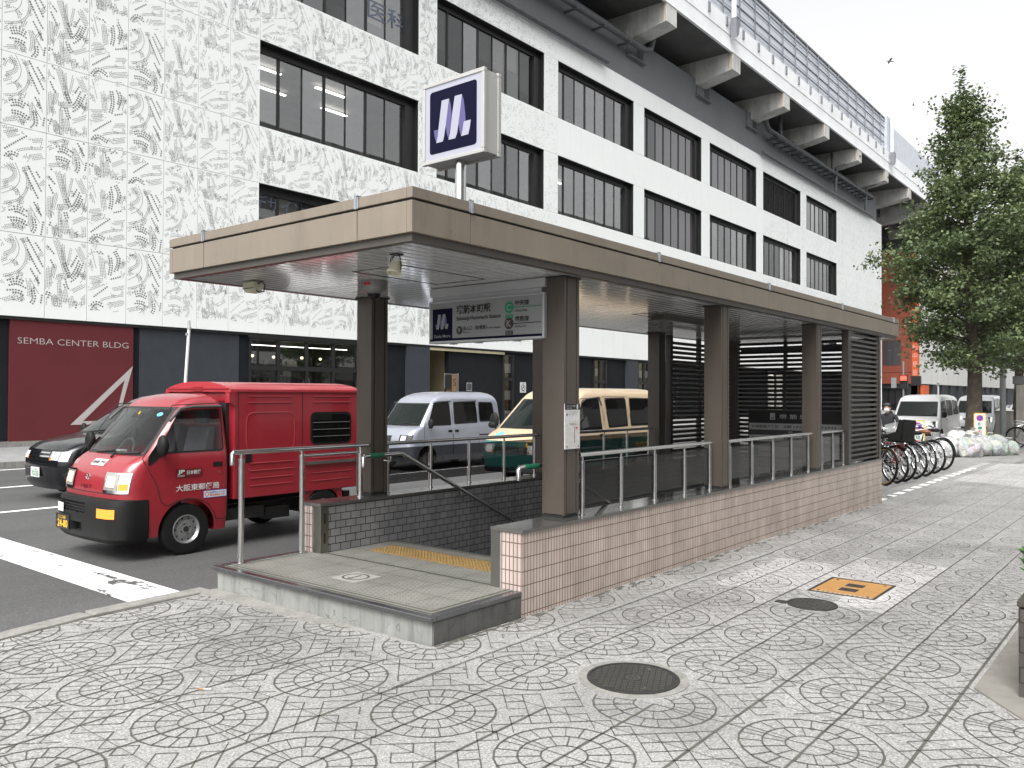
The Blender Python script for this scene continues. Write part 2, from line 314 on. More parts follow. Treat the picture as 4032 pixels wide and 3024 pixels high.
MT = dict(
 pave=pavement_mat(), patch=pavement_mat('pale pavement concrete', .385, (1., .985, .965)), groove=M('groove dirt', (.088,.082,.070), .9, var=.3, scale=6),
 asphalt=asphalt_mat(), paint=paint_mat(.42), line=paint_mat(.28), kerb=concrete_mat('kerb stone', .24, .3, 3, (1, .97, .9)), conc=concrete_mat('weathered concrete', .225, .42, 1.2, (.97, 1, .94)),
 conc2=concrete_mat('smooth concrete', .20, .22, .5, (1,.95,.85)), farwalk=M('far sidewalk', .24, .8, var=.2),
 steel=M('stainless steel', .62, .2, 1, var=.05, rvar=.05), dsteel=M('satin steel', (.30,.30,.28), .32, 1, var=.1), cap=M('polished dark coping', (.06,.06,.058), .10, 0, var=.12, scale=4, spec=.7),
 capedge=M('coping edge', (.17,.165,.155), .3, .6, var=.12), fascia=streaky('beige painted panel', (.205,.174,.138), .4, .10), fdark=M('shadow gap', .03, .8, var=0),
 ftrim=M('soffit trim', (.075,.066,.057), .4, .2, var=.1), soffit=M('glossy white slat', .46, .085, 0, var=.1, scale=.8, spec=1., bump=.02, bscale=2.5), column=streaky('bronze column panel', (.074,.061,.050), .36, .14), coldark=M('column joint', .012, .5, var=0),
 louvre=M('dark bronze louvre', (.05,.044,.039), .35, .3, var=.15), clip=M('galvanised clip', (.36,.39,.43), .4, .6, var=.2, scale=30),
 smoke=glass('smoked glass', trans=.16, rough=.015, ior=1.4), tact=M('ochre tactile tile', (.27,.175,.06), .55, var=.25, scale=14), green=M('green grip tape', (.01,.13,.07), .45, var=.15, scale=20),
 tile=tiles('pink tile side', (0,2,1), .0385, .108, .004, (.455,.385,.34), (.52,.435,.385), (.15,.105,.082), 0, off=(.0,-.017)), tile_end=tiles('pink tile end', (1,2,0), .0385, .108, .0048, (.44,.365,.335), (.48,.395,.36), (.12,.08,.065), 0, off=(-.045,-.017)),
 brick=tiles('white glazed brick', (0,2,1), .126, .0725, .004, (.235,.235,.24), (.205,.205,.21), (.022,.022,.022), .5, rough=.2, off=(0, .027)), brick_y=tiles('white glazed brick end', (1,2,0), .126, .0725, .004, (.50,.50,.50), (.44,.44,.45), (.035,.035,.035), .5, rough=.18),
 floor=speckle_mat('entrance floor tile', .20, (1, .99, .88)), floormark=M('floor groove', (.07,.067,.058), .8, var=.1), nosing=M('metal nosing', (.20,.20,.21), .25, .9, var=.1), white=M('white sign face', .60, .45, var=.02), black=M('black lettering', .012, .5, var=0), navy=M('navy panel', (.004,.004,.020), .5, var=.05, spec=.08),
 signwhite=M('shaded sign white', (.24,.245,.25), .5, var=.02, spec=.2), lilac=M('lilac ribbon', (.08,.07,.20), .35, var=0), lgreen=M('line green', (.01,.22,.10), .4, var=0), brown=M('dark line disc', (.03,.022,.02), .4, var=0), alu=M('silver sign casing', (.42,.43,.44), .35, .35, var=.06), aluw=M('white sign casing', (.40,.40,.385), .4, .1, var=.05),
 iron=M('cast iron', (.030,.029,.027), .6, .1, var=.3, scale=25, bump=.2, bscale=120), ironhi=M('worn iron stud', (.10,.095,.085), .5, .3, var=.3), orange=M('worn orange paint', (.36,.19,.06), .55, var=.15, scale=9), rubber=M('tyre rubber', .011, .75, var=.2, scale=12, spec=.2), wheelm=M('painted steel wheel', (.33,.34,.34), .35, .7, var=.15),
 hub=M('dark hub', .02, .5, var=.2), plastic=M('black bumper plastic', .011, .55, var=.15, spec=.2), clearglass=glass('clear window glass', trans=.50, rough=.01, ior=1.45), carglass=glass('car glass', .006, .02, ior=1.32), cargl2=glass('windscreen glass', (.008,.012,.011), .02, ior=1.3), chrome=M('chrome', .75, .08, 1, var=0), lens=M('clear lamp lens', (.75,.75,.72), .1, 0, var=0, spec=.8), lit=emis('lit headlamp', (1., .80, .52), .9), amber=emis('lit indicator', (1., .34, .04), .8), ambern=M('amber lens', (.5,.13,.01), .2, var=0), redl=M('red lens', (.45,.01,.01), .2, var=0),
 red=M('red van paint', (.265,.015,.024), .32, 0, var=.06, coat=.8, spec=.5), white_paint=M('white car paint', (.72,.72,.72), .3, 0, var=.02, coat=.8), silver=M('silver blue paint', (.36,.38,.44), .30, .45, var=.03, coat=.8), tan=M('tan van paint', (.50,.385,.255), .35, 0, var=.03, coat=.7), dgreen=M('green van paint', (.012,.10,.085), .35, var=.05, coat=.7), blackp=M('black car paint', (.006,.006,.008), .2, 0, var=0, coat=.5, spec=.2), seam=M('panel seam', .008, .7, var=0),
 clad=M('white cladding panel', (.82,.84,.83), .45, .0, var=.015, scale=.25, spec=.4), hole=M('perforation', (.17,.17,.17), .9, var=0), joint=M('panel joint', .16, .9, var=0), wframe=M('black window frame', .010, .5, var=.1), pane=glass('window pane', trans=.48, rough=.01, wav=.06, wscale=.35, ior=2.2), pane_b=glass('deep window pane', trans=.26, rough=.01, wav=.08, wscale=.5, ior=1.8), pane_c=glass('bright window pane', trans=.66, rough=.01, wav=.05, wscale=.4, ior=2.5), panedark_b=glass('darker window pane', (.035,.034,.037), .02, wav=.04, wscale=.5, ior=1.7), panedark=glass('dark window pane', (.075,.072,.078), .02, wav=.03, wscale=.5, ior=1.9),
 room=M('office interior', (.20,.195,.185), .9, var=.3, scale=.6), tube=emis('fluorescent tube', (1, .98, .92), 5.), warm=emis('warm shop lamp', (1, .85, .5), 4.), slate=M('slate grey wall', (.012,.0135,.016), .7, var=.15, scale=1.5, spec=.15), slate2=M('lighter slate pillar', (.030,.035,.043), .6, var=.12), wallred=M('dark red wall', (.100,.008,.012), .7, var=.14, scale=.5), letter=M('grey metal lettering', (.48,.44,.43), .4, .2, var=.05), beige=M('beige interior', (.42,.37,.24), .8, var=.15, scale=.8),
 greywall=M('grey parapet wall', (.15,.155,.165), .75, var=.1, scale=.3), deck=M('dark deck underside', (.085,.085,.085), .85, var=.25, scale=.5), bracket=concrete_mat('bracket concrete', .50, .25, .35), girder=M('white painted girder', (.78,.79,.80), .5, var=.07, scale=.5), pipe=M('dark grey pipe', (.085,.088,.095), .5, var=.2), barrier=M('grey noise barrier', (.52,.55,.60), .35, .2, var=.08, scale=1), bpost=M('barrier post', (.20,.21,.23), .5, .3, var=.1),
 bark=M('ginkgo bark', (.075,.062,.048), .95, var=.45, scale=5, bump=.8, bscale=14), orangew=M('orange red wall', (.27,.065,.035), .6, var=.08, scale=.3), orangeb=M('bright orange stripe', (.62,.11,.03), .5, var=.04), offwhite=M('off white wall', (.62,.62,.60), .7, var=.08),
 planter=tiles('brown planter brick', (0,2,1), .2, .085, .005, (.07,.062,.054), (.055,.049,.043), (.03,.027,.024), .5, rough=.6), planter_y=tiles('brown planter brick end', (1,2,0), .2, .085, .005, (.07,.062,.054), (.055,.049,.043), (.03,.027,.024), .5, rough=.6), grey=M('grey steel pole', (.22,.23,.23), .5, .4, var=.1), blackm=M('black metal', .02, .4, .4, var=.1), dgrey=M('dark grey', .06, .5, var=.1),
 cream=M('cream loudspeaker plastic', (.55,.53,.40), .45, var=.06), skin=M('skin', (.45,.27,.20), .55, var=.05), hair=M('black hair', .012, .5, var=.2, scale=40), cloth=M('dark jacket', (.016,.016,.02), .85, var=.3, scale=20), blue=M('sign blue', (.02,.07,.42), .4, var=0), redp=M('sign red', (.55,.012,.015), .4, var=0), yellow=M('yellow', (.70,.40,.03), .45, var=0), skyb=M('pale blue sticker', (.12,.45,.7), .4, var=0))
# ---------------------------------------------------------------- ground, road, pavement
mb = MB(); mb.poly([(-600,-600,-.16),(900,-600,-.16),(900,900,-.16),(-600,900,-.16)]); struct(mb.build('ground', MT['asphalt']))
mb = MB(); mb.poly([(-60,6.6,ROAD_Z),(260,6.6,ROAD_Z),(260,22.1,ROAD_Z),(-60,22.1,ROAD_Z)])
mb.poly([(-60,-60,ROAD_Z-.004),(-3,-60,ROAD_Z-.004),(-3,60,ROAD_Z-.004),(-60,60,ROAD_Z-.004)]); struct(mb.build('road', MT['asphalt']))
mb = MB(); mb.box(-60,22.1,-.15,106,29.0,.05); mb.box(122,22.1,-.15,260,29,.05); struct(mb.build('far_pavement', MT['farwalk']))
mb = MB()
for k in range(26): mb.box(-8+k*4.4, 21.95,-.15,-8.01+(k+1)*4.4,22.12,.055)
struct(mb.build('far_kerb', MT['kerb']))
# near pavement: rectangles round the station entrance, following the fall of the ground
mb = MB()
def patch(x0, y0, x1, y1, nx, ny):
    xs = np.linspace(x0, x1, nx+1); ys = np.linspace(y0, y1, ny+1); b = len(mb.v)
    for y in ys:
        for x in xs: mb.v.append((x, y, ground_z(x, y)))
    for j in range(ny):
        for i in range(nx):
            a = b+j*(nx+1)+i; mb.f.append((a, a+1, a+nx+2, a+nx+1)); mb.m.append(0)
patch(-3,-4.0,4.03,3.95,4,2); patch(-3,3.95,4.03,6.62,4,4); patch(4.03,-4.0,15,3.95,8,2); patch(15,-4,80,3.95,4,2); patch(14.82,3.95,80,6.62,6,4)
struct(mb.build('pavement', MT['pave']))
# pressed pattern of the concrete slabs: three rings with spokes, diagonal brick lines between, square joints
mb = MB(); P0X, P0Y, PP = 3.217, 2.277, .855
def onpave(x, y):
    if y > 6.60 or y < -2.5 or x < -1.5 or x > 34: return False
    if 4.0 < x < 14.85 and y > 3.93: return False
    if (x > 5.49 and y < .955) or y < .656+.795*(x-5.10) and x <= 5.49: return False
    if 7.38 < x < 8.12 and 2.02 < y < 2.62: return False
    if (x-4.36)**2+(y-2.58)**2 < .335**2 or (x-6.9)**2+(y-2.385)**2 < .20**2: return False
    return True
def rib(x0, y0, x1, y1, wd):
    if not (onpave(x0, y0) and onpave(x1, y1)): return
    d = math.hypot(x1-x0, y1-y0)
    if d < 1e-4: return
    if x0 > 7: wd *= max(.5, 1-(x0-7)*.06)
    nx, ny = -(y1-y0)/d*wd/2, (x1-x0)/d*wd/2; h = .0025
    mb.poly([(x0+nx,y0+ny,ground_z(x0+nx,y0+ny)+h),(x0-nx,y0-ny,ground_z(x0-nx,y0-ny)+h),(x1-nx,y1-ny,ground_z(x1-nx,y1-ny)+h),(x1+nx,y1+ny,ground_z(x1+nx,y1+ny)+h)])
def longrib(x0, y0, x1, y1, wd, step=.214):
    n = max(1, int(math.hypot(x1-x0, y1-y0)/step))
    for i in range(n): rib(x0+(x1-x0)*i/n, y0+(y1-y0)*i/n, x0+(x1-x0)*(i+1)/n, y0+(y1-y0)*(i+1)/n, wd)
us = .104; herr = set()
for a in range(-8, 9):                                        # herringbone edges in unit steps
    for b in range(-8, 9):
        k = (a-b) % 4
        if k == 0: cells = [(a, b), (a+1, b)]
        elif k == 2: cells = [(a, b), (a, b+1)]
        else: continue
        x0, y0 = cells[0]; x1, y1 = cells[1][0]+1, cells[1][1]+1
        for x in range(x0, x1): herr.add(((x, y0), (x+1, y0))); herr.add(((x, y1), (x+1, y1)))
        for y in range(y0, y1): herr.add(((x0, y), (x0, y+1))); herr.add(((x1, y), (x1, y+1)))
c45 = math.cos(R(45)); hl = []
for (a, b) in sorted(herr):
    p = []
    for (x, y) in (a, b): p += [(x*c45-y*c45)*us, (x*c45+y*c45)*us]
    mx, my = (p[0]+p[2])/2, (p[1]+p[3])/2
    if abs(mx) <= PP/2+.001 and abs(my) <= PP/2+.001 and math.hypot(abs(mx)-PP/2, abs(my)-PP/2) > .375: hl.append(p)
for i in range(-7, 38):
    for j in range(-6, 6):
        cx, cy = P0X+i*PP, P0Y+j*PP
        far = cx > 16
        if cx < -2 or not (-3 < cy < 7): continue
        N = 24 if cx < 12 else 14
        for r, wd in ((.112, .0085), (.222, .0095), (.335, .0115)):
            for k in range(N):
                a0, a1 = 2*math.pi*k/N, 2*math.pi*(k+1)/N
                rib(cx+r*math.cos(a0), cy+r*math.sin(a0), cx+r*math.cos(a1), cy+r*math.sin(a1), wd*random.uniform(.8, 1.15))
        if not far:
            for (ra, rb, n, ph) in ((.112, .222, 14, .1), (.222, .335, 22, .05)):
                for k in range(n):
                    a = 2*math.pi*(k+ph)/n; rib(cx+ra*math.cos(a), cy+ra*math.sin(a), cx+rb*math.cos(a), cy+rb*math.sin(a), random.uniform(.0045, .0085))
        if cx < 20:
            for q in hl:
                if random.random() < (.76 if cx < 9 else .5): rib(cx+PP/2+q[0], cy+PP/2+q[1], cx+PP/2+q[2], cy+PP/2+q[3], random.uniform(.0045, .0085))
for j in range(-11, 11):
    y = P0Y+j*PP/2
    for i in range(-12, 76): longrib(P0X+i*PP/2, y, P0X+(i+1)*PP/2, y, .012 if j % 2 == 0 else .016)
for i in range(-12, 44):
    x = P0X+i*PP/2
    for j in range(-12, 11): longrib(x, P0Y+j*PP/2, x, P0Y+(j+1)*PP/2, .006 if i % 2 == 0 else .0035) if x < 20 else None
struct(mb.build('pavement_grooves', MT['groove']))
# grime gathered along the foot of the tiled wall and the step
mb = MB()
rg = random.Random(8)
for k in range(150):
    x = rg.uniform(5.1, 14.7); y = 3.94-abs(rg.gauss(0, .05)); r_ = rg.uniform(.012, .045)
    mb.poly([(x+r_*1.8*math.cos(a*math.pi/3)*rg.uniform(.6,1.2), min(3.945, y+r_*.6*math.sin(a*math.pi/3)), ground_z(x, y)+.0016) for a in range(6)])
for k in range(60):
    x = rg.uniform(4.05, 5.0); y = 3.945-abs(rg.gauss(0, .03)); r_ = rg.uniform(.01, .03)
    mb.poly([(x+r_*2*math.cos(a*math.pi/3)*rg.uniform(.6,1.2), min(3.948, y+r_*.6*math.sin(a*math.pi/3)), ground_z(x, y)+.0016) for a in range(6)])
for k in range(70):
    x, y = rg.uniform(-.5, 9), rg.uniform(.9, 6.4); r_ = rg.uniform(.006, .018)
    if onpave(x, y): mb.poly([(x+r_*math.cos(a*math.pi/4)*rg.uniform(.7,1.2), y+r_*math.sin(a*math.pi/4)*rg.uniform(.7,1.2), ground_z(x, y)+.0018) for a in range(8)])
struct(mb.build('pavement_grime', M('pavement grime', (.10,.095,.08), .85, var=.2)))
# raised slab edge beside the wall and replaced paler slabs
mb = MB(); mb.prism([(3.3,3.555,ground_z(3.3,3.5)+.003),(9.0,3.53,ground_z(9,3.5)+.003),(9.0,3.565,ground_z(9,3.5)+.003),(3.3,3.60,ground_z(3.3,3.5)+.003)], (0,0,.012))
struct(mb.build('raised_slab_edge', MT['pave']))
mb = MB(); pz = lambda x, y: (x, y, ground_z(x, y)+.0014)
for (a, b, c, d) in ((7.10,2.72,7.40,3.36),(7.40,2.60,8.75,3.36),(7.40,1.85,8.75,2.60),(7.0,1.85,7.40,2.28),(8.75,1.85,9.35,2.72)): mb.poly([pz(a,b),pz(c,b),pz(c,d),pz(a,d)])
struct(mb.build('pale_pavement_patch', MT['patch']))
mb = MB(); mb.poly([pz(18.5,1.4),pz(60,1.0),pz(60,3.3),pz(19.5,3.3)]); mb.poly([pz(19.5,3.3),pz(25.5,3.3),pz(25.5,4.2),pz(19.5,4.2)]); struct(mb.build('far_pale_pavement', MT['patch']))  # far paving drawn in the paler concrete colour
# kerb between pavement and road
mb = MB()
kp = [(-1.0,5.35),(1.2,6.05),(2.3,6.46),(3.0,6.60),(4.03,6.64)]
for (a, b) in zip(kp, kp[1:]):
    d = Vector((b[0]-a[0], b[1]-a[1], 0)); nrm = Vector((-d.y, d.x, 0)).normalized()*.17; e = d.normalized()*.006
    q = [Vector((a[0], a[1], -.14))+e, Vector((b[0], b[1], -.14))-e, Vector((b[0], b[1], -.14))-e+nrm, Vector((a[0], a[1], -.14))+e+nrm]
    mb.prism(q, (0,0,.122+random.uniform(-.004,.004)))
for k in range(28): mb.box(14.83+k*1.8,6.62,-.15,14.822+(k+1)*1.8,6.80,-.03)
struct(mb.build('kerb', MT['kerb'], bevel=.012))
mb = MB()
for (a, b) in zip(kp, kp[1:]):
    mb.poly([(a[0],a[1]-.035,ground_z(a[0],a[1])+.003),(b[0],b[1]-.035,ground_z(b[0],b[1])+.003),(b[0],b[1]+.005,ground_z(b[0],b[1])+.003),(a[0],a[1]+.005,ground_z(a[0],a[1])+.003)])
struct(mb.build('kerb_gap', MT['groove']))
# road beyond the curved kerb corner
mb = MB(); mb.poly([(-40,5.0,ROAD_Z+.002),(-1.0,5.5,ROAD_Z+.002),(1.2,6.2,ROAD_Z+.002),(2.3,6.6,ROAD_Z+.002),(4.0,6.75,ROAD_Z+.002),(4.0,7.2,ROAD_Z+.002),(-40,7.2,ROAD_Z+.002)]); struct(mb.build('road_corner', MT['asphalt']))
zz = ROAD_Z+.006
def mark(pts, m, nm='road_marking'):
    q = MB(); q.poly([(x, y, zz) for x, y in pts]); return struct(q.build(nm, m))
mark([(3.50,7.03),(3.99,7.05),(4.08,14.0),(3.58,14.0)], MT['paint'], 'stop_line')
for y in (13.87, 17.5): mark([(4.3,y-.075),(120,y-.075),(120,y+.075),(4.3,y+.075)], MT['line'], 'lane_line')
mark([(-40,21.45),(120,21.45),(120,21.6),(-40,21.6)], MT['line'], 'lane_line')
# dashed white bay line by the bicycles
q = MB()
for k in range(14):
    x = 14.95+k*.62; q.poly([(x,3.98,ground_z(x,4)+.004),(x+.36,3.98,ground_z(x,4)+.004),(x+.36,4.13,ground_z(x,4)+.004),(x,4.13,ground_z(x,4)+.004)])
struct(q.build('bicycle_bay_line', MT['paint']))
# far, darker asphalt strip on the pavement in front of the rubbish
q = MB(); q.poly([pz(25.6,3.35),pz(60,3.35),pz(60,6.6),pz(25.6,6.6)]); struct(q.build('dark_pavement_strip', M('dark paving', (.17,.165,.15), .75, var=.25, scale=1)))

# ---------------------------------------------------------------- covers let into the pavement
def manhole(cx, cy, r, label, tabbed=False, ringed=True, name='manhole_cover'):
    z = ground_z(cx, cy); t = thing(name, label, 'manhole cover', (cx, cy, z))
    if ringed:
        q = MB(); q.lathe([(r*1.0,-.02),(r*1.0,.004),(r*1.19,.004),(r*1.19,-.02)], n=48, cap=False); q.build('concrete_ring', MT['kerb'], t)
    q = MB(); q.lathe([(r*.93,-.02),(r*.93,.009),(r*.995,.009),(r*.995,-.02)], n=48, cap=False); q.build('frame', MT['iron'], t, smooth=30)
    q = MB(); q.lathe([(.001,.006),(r*.925,.006),(r*.925,-.02)], n=48, cap=False)
    s = .036; n = int(r/s)+1; h = .0085
    for i in range(-n, n+1):                                   # basket-weave ribs
        for j in range(-n, n+1):
            x, y = i*s, j*s
            if math.hypot(x, y) > r*.84 or math.hypot(x, y) < r*.2: continue
            for k in (-.010, 0, .010):
                a, b = (.013, .0028) if (i+j) % 2 else (.0028, .013)
                ox, oy = (0, k) if (i+j) % 2 else (k, 0)
                q.poly([(x+ox-a,y+oy-b,h),(x+ox+a,y+oy-b,h),(x+ox+a,y+oy+b,h),(x+ox-a,y+oy+b,h)], 1)
    q.lathe([(r*.12,h),(r*.16,h)], n=20, mi=1, cap=False)
    for k in range(5):
        a = 2*math.pi*k/5; q.poly([(0,0,h),(r*.11*math.cos(a-.3),r*.11*math.sin(a-.3),h),(r*.11*math.cos(a+.3),r*.11*math.sin(a+.3),h)], 1)
    for sx in (-1, 1): q.box(sx*r*.62-.02, -r*.3-.008, h-.004, sx*r*.62+.02, -r*.3+.008, h+.002, 1)
    q.build('lid', [MT['iron'], MT['ironhi']], t, smooth=30)
    if tabbed:
        q = MB(); q.box(-.05-.06, r*.9, -.02, .03-.06, r*1.38, .008); q.build('hinge_tab', MT['iron'], t)
    t.rotation_euler = (0, 0, R(25)) if not tabbed else (0, 0, 0)
    return t
manhole(4.36, 2.58, .278, 'large round iron manhole cover set in a pale concrete ring, nearest the viewer')
manhole(6.90, 2.385, .20, 'small round dark cover with a square hinge tab, beside the orange hydrant cover', True, False)
t = thing('hydrant_cover', 'square orange painted iron cover with two dark grip slots in the paving', 'hydrant cover', (7.745, 2.32, ground_z(7.7, 2.3)))
q = MB(); q.box(-.345,-.285,-.02,.345,-.262,.006); q.box(-.345,.262,-.02,.345,.285,.006); q.box(-.345,-.262,-.02,-.322,.262,.006); q.box(.322,-.262,-.02,.345,.262,.006); q.build('frame', MT['iron'], t)
q = MB(); q.box(-.32,-.26,-.02,.32,.26,.004)
for x in (-.10, .10): q.box(x-.06,-.075,.004,x+.06,.075,.0065,1)
for sx in (-1,1):
    for sy in (-1,1): q.lathe([(.001,.006),(.014,.006),(.014,.0)], (sx*.27,sy*.21,0), n=8, mi=1, cap=False)
for k in range(12): q.box(-.318,-.25+k*.042,.004,-.285,-.23+k*.042,.006,2)
q.build('lid', [MT['orange'], MT['iron'], MT['alu']], t)
# cigarette butt
q = MB(); q.tube([(-.03,0,.008),(.015,0,.008)], .0045, 8, 0); q.tube([(.015,0,.008),(.04,0,.008)], .0046, 8, 1)
o = q.build('cigarette_butt', [MT['white'], M('cork filter', (.5,.2,.05), .8, var=0)], loc=(2.62, 4.37, 0)); o.rotation_euler = (0,0,R(130)); tag(o, 'cigarette butt with an orange filter dropped on the patterned paving', 'litter')
# brick planter at the right edge of the picture, on its concrete pad
q = MB(); q.prism([(5.49,.955,-.05),(4.10,-.14,-.05),(4.10,-2.4,-.05),(9.5,-2.4,-.05),(9.5,.945,-.05)], (0,0,.054)); struct(q.build('planter_pad', MT['conc2'], bevel=.004))
t = thing('planter', 'low brown brick planter at the right edge of the pavement', 'planter', (5.48, -.6, 0))
q = MB(); q.box(0,-.9,0,2.6,1.33,.50,0); q.build('wall', [MT['planter']], t)
q = MB(); q.box(-.004,-.905,.004,-.001,1.32,.499,0); q.build('end_wall', [MT['planter_y']], t)
q = MB(); q.box(-.007,-.91,.51,2.62,1.337,.545); q.build('coping', M('planter coping', (.06,.054,.047), .8, spec=.2), t, bevel=.006)
q = MB(); q.box(.1,-.8,.546,2.5,1.2,.552); q.build('soil', M('soil', (.03,.022,.015), .95, var=.4, scale=20), t)
sh = thing('shrub', 'glossy green leafy shrub growing in the brown brick planter', 'shrub', (5.76, .60, .55))
q = MB(); q2 = MB(); rng = random.Random(3)
for k in range(26):
    a = rng.uniform(0, 6.28); rr = rng.uniform(.05, .20); b = Vector((.1*math.cos(a), .1*math.sin(a), 0)); e = Vector((rr*math.cos(a), rr*math.sin(a), rng.uniform(.14, .36)))
    q2.tube([b, (b+e)/2+Vector((0,0,.05)), e], [.006,.005,.003], 5)
    for s in range(16):
        p = b+(e-b)*rng.uniform(.35, 1.05); d = Vector((rng.uniform(-1,1), rng.uniform(-1,1), rng.uniform(-.1,.9))).normalized(); sd_ = d.cross(Vector((0,0,1))).normalized()
        L, W = rng.uniform(.05,.075), rng.uniform(.02,.028); up = sd_.cross(d)
        q.poly([p, p+d*L*.35+sd_*W+up*.006, p+d*L, p+d*L*.35-sd_*W+up*.006])
q2.build('stems', MT['bark'], sh); q.build('leaves', M('shrub leaf', (.055,.15,.03), .3, var=.35, scale=9), sh)
# ---------------------------------------------------------------- subway entrance (everything that is fixed together)
E_ = thing('subway_entrance', 'covered subway stair entrance with beige flat canopy, bronze columns and pink tiled walls', 'subway entrance', (9.4, 5.3, 0))
OE = Vector((9.4, 5.3, 0))
def eb(mb, name, mats, parent=None, **k):                      # built in world coordinates, re-based on the empty
    mb.v = [(a-OE.x, b-OE.y, c-OE.z) for a, b, c in mb.v]; return mb.build(name, mats, parent or E_, **k)
CAPZ, SOF = .662, 2.72
# landing
q = MB(); q.box(4.06,3.975,-.2,5.02,6.60,.155); q.box(5.02,4.255,-.2,5.98,6.37,.155); eb(q, 'landing_base', MT['conc'])
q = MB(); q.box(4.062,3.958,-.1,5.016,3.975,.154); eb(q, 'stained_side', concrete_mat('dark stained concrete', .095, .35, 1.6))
q = MB(); q.prism([(3.975,4.6,-.06),(3.90,5.2,-.06),(3.90,6.62,-.06),(4.058,6.62,-.06),(4.058,4.2,-.06)], (0,0,.052)); eb(q, 'footing', MT['kerb'])
q = MB(); q.box(4.10,4.02,.12,5.03,6.56,.190); q.box(5.03,4.255,.12,5.96,6.37,.190)
h = .1925
for i in range(64):                                            # pressed dots of the floor tiles
    for j in range(85):
        x, y = 4.2+i*.0275, 4.07+j*.03
        if (i+j) % 3 or x > 5.93 or (x > 5.0 and not 4.3 < y < 6.34) or (4.38 < x < 4.70 and 5.15 < y < 5.50) or 5.38 < x < 5.75: continue
        q.poly([(x-.006,y-.004,h),(x+.006,y-.004,h),(x+.006,y+.004,h),(x-.006,y+.004,h)], 1)
for x in (4.2, 4.5, 4.8, 5.1, 5.4, 5.75): q.poly([(x-.002,4.05,h),(x+.002,4.05,h),(x+.002,6.5 if x < 5 else 6.36,h),(x-.002,6.5 if x < 5 else 6.36,h)], 1)
for k in range(8):
    y = 4.35+k*.3; q.poly([(4.14,y-.002,h),(5.95,y-.002,h),(5.95,y+.002,h),(4.14,y+.002,h)], 1)
for (a, b, c, d) in ((4.10,4.02,4.118,6.54),(4.118,4.02,5.0,4.038),(4.15,4.07,4.165,6.52),(4.165,4.07,5.02,4.085),(5.03,4.25,5.06,6.37),(4.165,6.50,4.95,6.515),(5.885,4.26,5.90,6.37),(5.93,4.26,5.945,6.37)):
    q.poly([(a,b,h+.001),(c,b,h+.001),(c,d,h+.001),(a,d,h+.001)], 1)
eb(q, 'floor', [MT['floor'], MT['floormark']])
q = MB()                                                       # metal nosing round the landing edge
for (x0,y0,x1,y1) in ((4.022,3.95,4.085,6.64),(4.085,3.95,5.018,4.013),(4.085,6.58,4.99,6.64)): q.box(x0,y0,.158,x1,y1,.194)
eb(q, 'nosing', MT['nosing'], bevel=.006)
q = MB(); q.box(4.40,5.17,.19,4.68,5.475,.1935); cx, cy = 4.54, 5.325      # circular arrow mark
for k in range(40):
    a, b = 2*math.pi*k/40, 2*math.pi*(k+1)/40
    q.poly([(cx+.093*math.cos(a),cy+.10*math.sin(a),.195),(cx+.112*math.cos(a),cy+.12*math.sin(a),.195),(cx+.112*math.cos(b),cy+.12*math.sin(b),.195),(cx+.093*math.cos(b),cy+.10*math.sin(b),.195)], 1)
q.poly([(cx-.06,cy-.012,.195),(cx+.06,cy-.012,.195),(cx+.06,cy+.012,.195),(cx-.06,cy+.012,.195)], 1); q.poly([(cx-.09,cy,.1952),(cx-.05,cy-.035,.1952),(cx-.05,cy+.035,.1952)], 1)
eb(q, 'floor_mark', [M('pale floor tile', (.29,.285,.26), .6), MT['floormark']])
q = MB()
for i in range(7): q.box(5.405,4.28+i*.268,.19,5.725,4.28+i*.268+.264,.1955)
for i in range(8):
    for j in range(46):
        x, y = 5.425+i*.04, 4.30+j*.04; q.lathe([(.013,.1955),(.010,.2005),(.001,.2005)], (x,y,0), n=8, cap=False, mi=1)
eb(q, 'tactile_strip', [MT['tact'], M('tactile dot', (.21,.13,.04), .6, var=.2)])
q = MB(); n = 20                                               # stairs
for i in range(n):
    x = 5.98+i*.31; z = .19-(i+1)*.165; q.box(x,4.255,z-.6,x+.312,6.37,z+.0); q.box(x-.0+.27,4.26,z,x+.305,6.365,z+.004,1)
q.box(12.18,4.255,-3.8,14.8,6.37,-3.2); eb(q, 'stairs', [MT['floor'], MT['floormark']])
